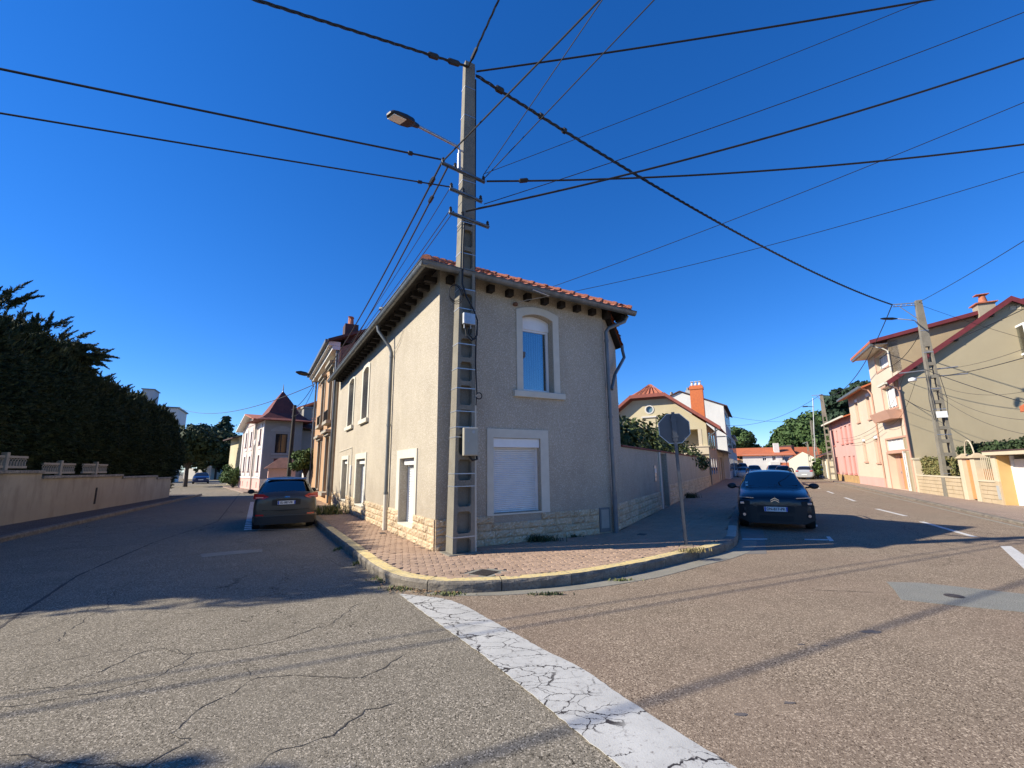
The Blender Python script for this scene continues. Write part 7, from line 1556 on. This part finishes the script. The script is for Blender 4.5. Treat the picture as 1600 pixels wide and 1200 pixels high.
def far_pole(label, bx, by_, tx, ty, w0, arm=None):
    g = G(bx, by_, .05); d = math.hypot(g.x, g.y); az = math.degrees(math.atan2(g.x, g.y))+90; F = FR(g.x, g.y, az); x_, z_ = hit(F, tx, ty)
    T = thing('lattice_pole', label, 'utility pole', F); _, pr_ = pole_mesh(F @ Matrix.Translation((-w0/2, 0, 0)), w0, w0*.7, w0*.45, w0*.4, z_, .0, z_*.75, .62, .17, T, through=True, x_c=x_); 
    if arm:
        ax, az_ = hit(F, *arm); b = MB(F); b.tube([(x_, .05, z_-.05), (ax, .05, az_)], .03, 5); b.tube([(x_, .05, z_-.7), ((x_+ax)/2, .05, (z_+az_)/2-.08)], .02, 4); b.build('bracket', M_steel, T)
    return F @ Vector((x_, .05, z_)), T
P2, _ = far_pole('open rung concrete pole with bracket in front of the pink house end', 1303, 751, 1283, 616, .62, (1268, 618))
P3, _ = far_pole('slimmer open rung concrete pole left of the pink house', 1280, 747, 1267, 657, .55)
P4, _ = far_pole('thin pole with white lamp between the far parked cars and the creeper', 1269, 748, 1261, 690, .30, (1254, 693))
g_ = G(1275, 748); FPs = FR(g_.x, g_.y, 120); ST_ = thing('street_lamp_post', 'thin grey lamp post in front of the big tree between the lattice poles', 'street lamp', FPs)
x_, z_ = hit(FPs, 1270, 622); x2, z2 = hit(FPs, 1262, 635); b = MB(FPs); b.tube([(0, 0, 0), (x_, 0, z_)], .05, 6); b.build('post', M_steel, ST_); b = MB(FPs); b.tube([(x_*.98, 0, z2-.1), (x2, 0, z2)], .04, 5); b.box(x2-.5, x2, -.1, .1, z2-.06, z2+.06); b.build('head', M_plastic_dk, ST_)
# give way sign, bollard, bin far away
g_ = G(1257, 748); Fg3 = FR(g_.x, g_.y+3, 125); YS = thing('give_way_sign', 'small triangular road sign seen against the ivory gable', 'road sign', Fg3); b = MB(Fg3); b.tube([(0, 0, 0), (0, 0, 1.9)], .04, 6); b.build('post', M_steel, YS); b = MB(Fg3); b.plate([(-.42, 2.55), (.42, 2.55), (0, 1.85)], [], -.06, -.04); b.build('sign_panel', M_greybox, YS)
g_ = G(1256, 749); BN = thing('litter_bin', 'small dark litter bin on the far right pavement', 'bin', Vector((g_.x, g_.y, .06))); b = MB(); b.lathe([(.25, .06), (.3, .9), (.32, .92), (.28, 1.0)], c=(g_.x, g_.y, 0), seg=12); b.build('body', M_plastic_dk, BN); b = MB(); b.lathe([(.3, 1.001), (.1, 1.1)], c=(g_.x, g_.y, 0), seg=12); b.build('lid', M_plastic_dk, BN)

# ================================================================== OVERHEAD CABLES
def rz(px, py, z): v = (px-800)/FPX*_rc-(py-600)/FPX*_uc+_f; return Vector((0, 0, CAM_H))+v*((z-CAM_H)/v.z)
def wire(label, p0, p1, r, sag=.0, ext=1.0, clamp=(), twist=False):
    p0 = Vector(p0); p1 = Vector(p1); p1 = p0+(p1-p0)*ext; n = 24; pts = []
    for i in range(n+1): t = i/n; p = p0.lerp(p1, t); p.z -= sag*4*t*(1-t); pts.append(p)
    T = thing('overhead_cable', label, 'cable', p0)
    if twist:
        b = MB()
        for ph in (0, 2.1, 4.2):
            m_ = 420; q = []
            for i in range(m_+1):
                t = i/m_; p = p0.lerp(p1, t); p.z -= sag*4*t*(1-t); a = t*(p1-p0).length*9+ph; q.append(p+Vector((math.cos(a), 0, math.sin(a)))*r*.9)
            b.tube(q, r*.62, 4)
        b.build('conductor', M_cable, T)
    else: b = MB(); b.tube(pts, r, 6); b.build('conductor', M_cable, T)
    for (t, ln) in clamp:
        p = p0.lerp(p1, t); p.z -= sag*4*t*(1-t); q = p+(p1-p0).normalized()*ln; q.z = p.z+((p1-p0).normalized()*ln).z; b = MB(); b.tube([p, p.lerp(q, .15), p.lerp(q, .85), q], [r*1.2, r*2.4, r*2.4, r*1.2], 6); b.build('tension_clamp', M_plastic_dk, T)
    return T
Tt = pf(zx(10.1, 0)+.06, .08, 10.12); Tr = pf(zx(10.1, 1)+.03, .08, 10.1)
z8 = lambda xx, z: pf(zx(z, 0)+xx, -.02, z)
A1l = z8(-.48, 7.53); A1r = z8(.50, 7.44); A2l = z8(-.28, 7.05); A3l = z8(-.3, 6.5); A3c = z8(.05, 6.62)
wire('thick twisted black cable from the corner pole top over the top edge at left', Tt, rz(403, 0, 9.25), .025, .02, 5.0, ((.01, .3), (.035, .25)), True)
wire('short black cable rising straight up and out from the corner pole top', Tt, rz(779, 0, 10.4), .016, 0, 1.8, ((.06, .3),), True)
wire('black cable from the pole top to the top edge, highest on the right side', Tr, rz(1395, 0, 10.6), .020, .15, 1.8)
wire('thickest twisted cable from the corner pole top down to the bracket of the lattice pole', Tr+Vector((0, 0, -.1)), d1, .030, .55, 1, ((.02, .22), (.07, .12), (.10, .12)), True)
wire('cable running on from the lattice pole bracket to the pole by the pink house', d1, P2, .022, 1.6)
wire('cable crossing the sky from the pink house pole to the white building', P2, FWf @ Vector((3, -.2, 6.2)), .018, .9)
wire('thin cable from the slimmer far pole to the white building', P3, FWf @ Vector((1, -.2, 7.2)), .014, .4)
pcw = pc+Vector((0, 0, .15))
wire('thick grey cable passing in front of the corner pole to the top edge', A1l, rz(937, 0, 8.3), .016, .0, 1.8)
wire('outermost thick cable running down beside the corner house roof to the ochre house', A1l, pcw, .020, .55, 1, ((.02, .3),))
wire('second thick cable running down to the ochre house, right of the outermost', A1l+Vector((.12, 0, -.1)), pcw+Vector((.3, 0, -.1)), .018, .65, 1, ((.04, .25),))
wire('thin cable running down behind the two thick ones towards the ochre house', A2l, pcw+Vector((.8, -.6, .3)), .008, .3)
wire('thin cable from the lowest crossarm down past the flue to the ochre house', A3l, pcw+Vector((1.0, -1.2, .25)), .009, .3)
wire('thin twin of the lowest cable passing just right of the flue', A3l+Vector((.1, 0, .02)), pcw+Vector((1.3, -1.6, .35)), .009, .35)
wire('black cable leaving the upper crossarm to the left photo edge, upper of two', A1l+Vector((-.02, 0, .06)), rz(0, 103, 7.0), .017, .05, 3.0, ((.03, .1),))
wire('black cable leaving the middle crossarm to the left photo edge, lower of two', A2l, rz(0, 172, 6.35), .013, .05, 3.0, ((.03, .1),))
wire('thin steep cable from the pole to the top edge, left one of two', z8(.42, 7.55), rz(941, 0, 8.5), .009, 0, 1.7)
wire('thin steep cable from the pole to the top edge, right one of two', z8(.42, 7.45), rz(1022, 0, 8.5), .010, 0, 1.7)
wire('very thin pale cable from the pole to the top edge far right', z8(.45, 7.6), rz(1430, 0, 10.0), .006, .1, 1.6)
wire('thin cable rising from the lower pole to the top right corner', z8(.45, 6.9), rz(1600, 3, 10.5), .008, .25, 1.5)
wire('thick black cable from the lowest crossarm to the right photo edge, upper one', A3c, rz(1600, 62, 9.8), .020, .45, 1.5)
wire('thick black cable from the upper crossarm to the right photo edge, almost level', A1r, rz(1600, 198, 8.4), .019, .45, 1.5, ((.04, .2),))
wire('thin cable rising from behind the house roof to the right edge below the level cable', ray(870, 444, 13.5)+(ray(870, 444, 13.5)-rz(1600, 148, 9.0))*.06, rz(1600, 148, 9.0), .008, .2, 1.4)
wire('lowest thin cable from behind the house roof to the right edge', ray(905, 451, 14)+(ray(905, 451, 14)-rz(1600, 250, 8.5))*.06, rz(1600, 250, 8.5), .008, .35, 1.4)
wire('thin cable from the lattice pole top to the right photo edge', tp, ray(1600, 372, 22), .012, .1, 1.4)
wire('thin cable from the lattice pole top down across the gable to the right', tp+Vector((0, 0, -.1)), FG @ Vector((8, -.6, 6.2)), .008, .2)
q5 = p5+rgt*.6
wire('dark cable from the lattice pole crossarm up to the white bay window', p4+rgt*.3, ray(1592, 558, 23.5), .014, .1, 1.3)
wire('thin cable from the lattice pole crossarm to the right edge above the dark one', q5, ray(1600, 541, 23), .007, .15, 1.2)
wire('black cable crossing high over the gable to the right edge', ray(1484, 534, 26), ray(1600, 481, 22), .012, .05, 1.3)
wire('dark cable sloping down across the gable from the peach house to the right edge', ray(1432, 572, 27), ray(1592, 624, 22), .012, .1, 1.2)
wire('thin cable from the lattice pole sloping down right, upper of three', p4+Vector((0, 0, -.3)), ray(1600, 612, 22), .006, .3)
wire('thin cable from the lattice pole sloping down right, middle of three', p4+Vector((0, 0, -.6)), ray(1600, 656, 22), .006, .3)
wire('thin cable from the lattice pole sloping down right, lowest of three', p4+Vector((0, 0, -.8)), ray(1600, 678, 22), .006, .3)
wire('dark cable from the pole sloping up left to the salmon pilaster of the peach house', ptop(Fp1, pr1, 3.9), FG @ Vector((.1, -.1, 5.1)), .014, .1)
wire('looping thin cable from the crossarm left to the peach house front', p4-rgt*.6, FA @ Vector((-3, -.3, 3.9)), .008, .7)
wire('upper thin cable from the crossarm left to the peach house front', p5-rgt*1.0, FA @ Vector((-3.5, -.3, 4.5)), .008, .4)
wire('cable along the cream and pink house fronts', FA @ Vector((-3.6, -.2, 4.2)), FA @ Vector((-16, -.2, 3.8)), .010, .3)
wire('second lower cable along the cream house front', FA @ Vector((-3.6, -.2, 3.7)), FA @ Vector((-14, -.2, 3.3)), .010, .3)
wire('cable from the lattice pole up to the gutter of the tall house', ptop(Fp1, pr1, 8.2), FA @ Vector((.2, -.8, 6.9)), .014, .5)
wire('long sagging cable from the ochre house corner out to the apartment block', pcw, ray(279, 637, 70), .022, 1.2)
wire('steep cable from the ochre house corner to the wooden pole top', pcw, Vector(WP.location)+Vector((-.25, .2, hit(FR(WP.location.x, WP.location.y, 61), 461, 640)[1])), .018, .25)
wire('second steep cable from the ochre house corner to the wooden pole', pcw+Vector((0, 0, -.2)), Vector(WP.location)+Vector((-.2, .2, hit(FR(WP.location.x, WP.location.y, 61), 461, 650)[1])), .014, .5)
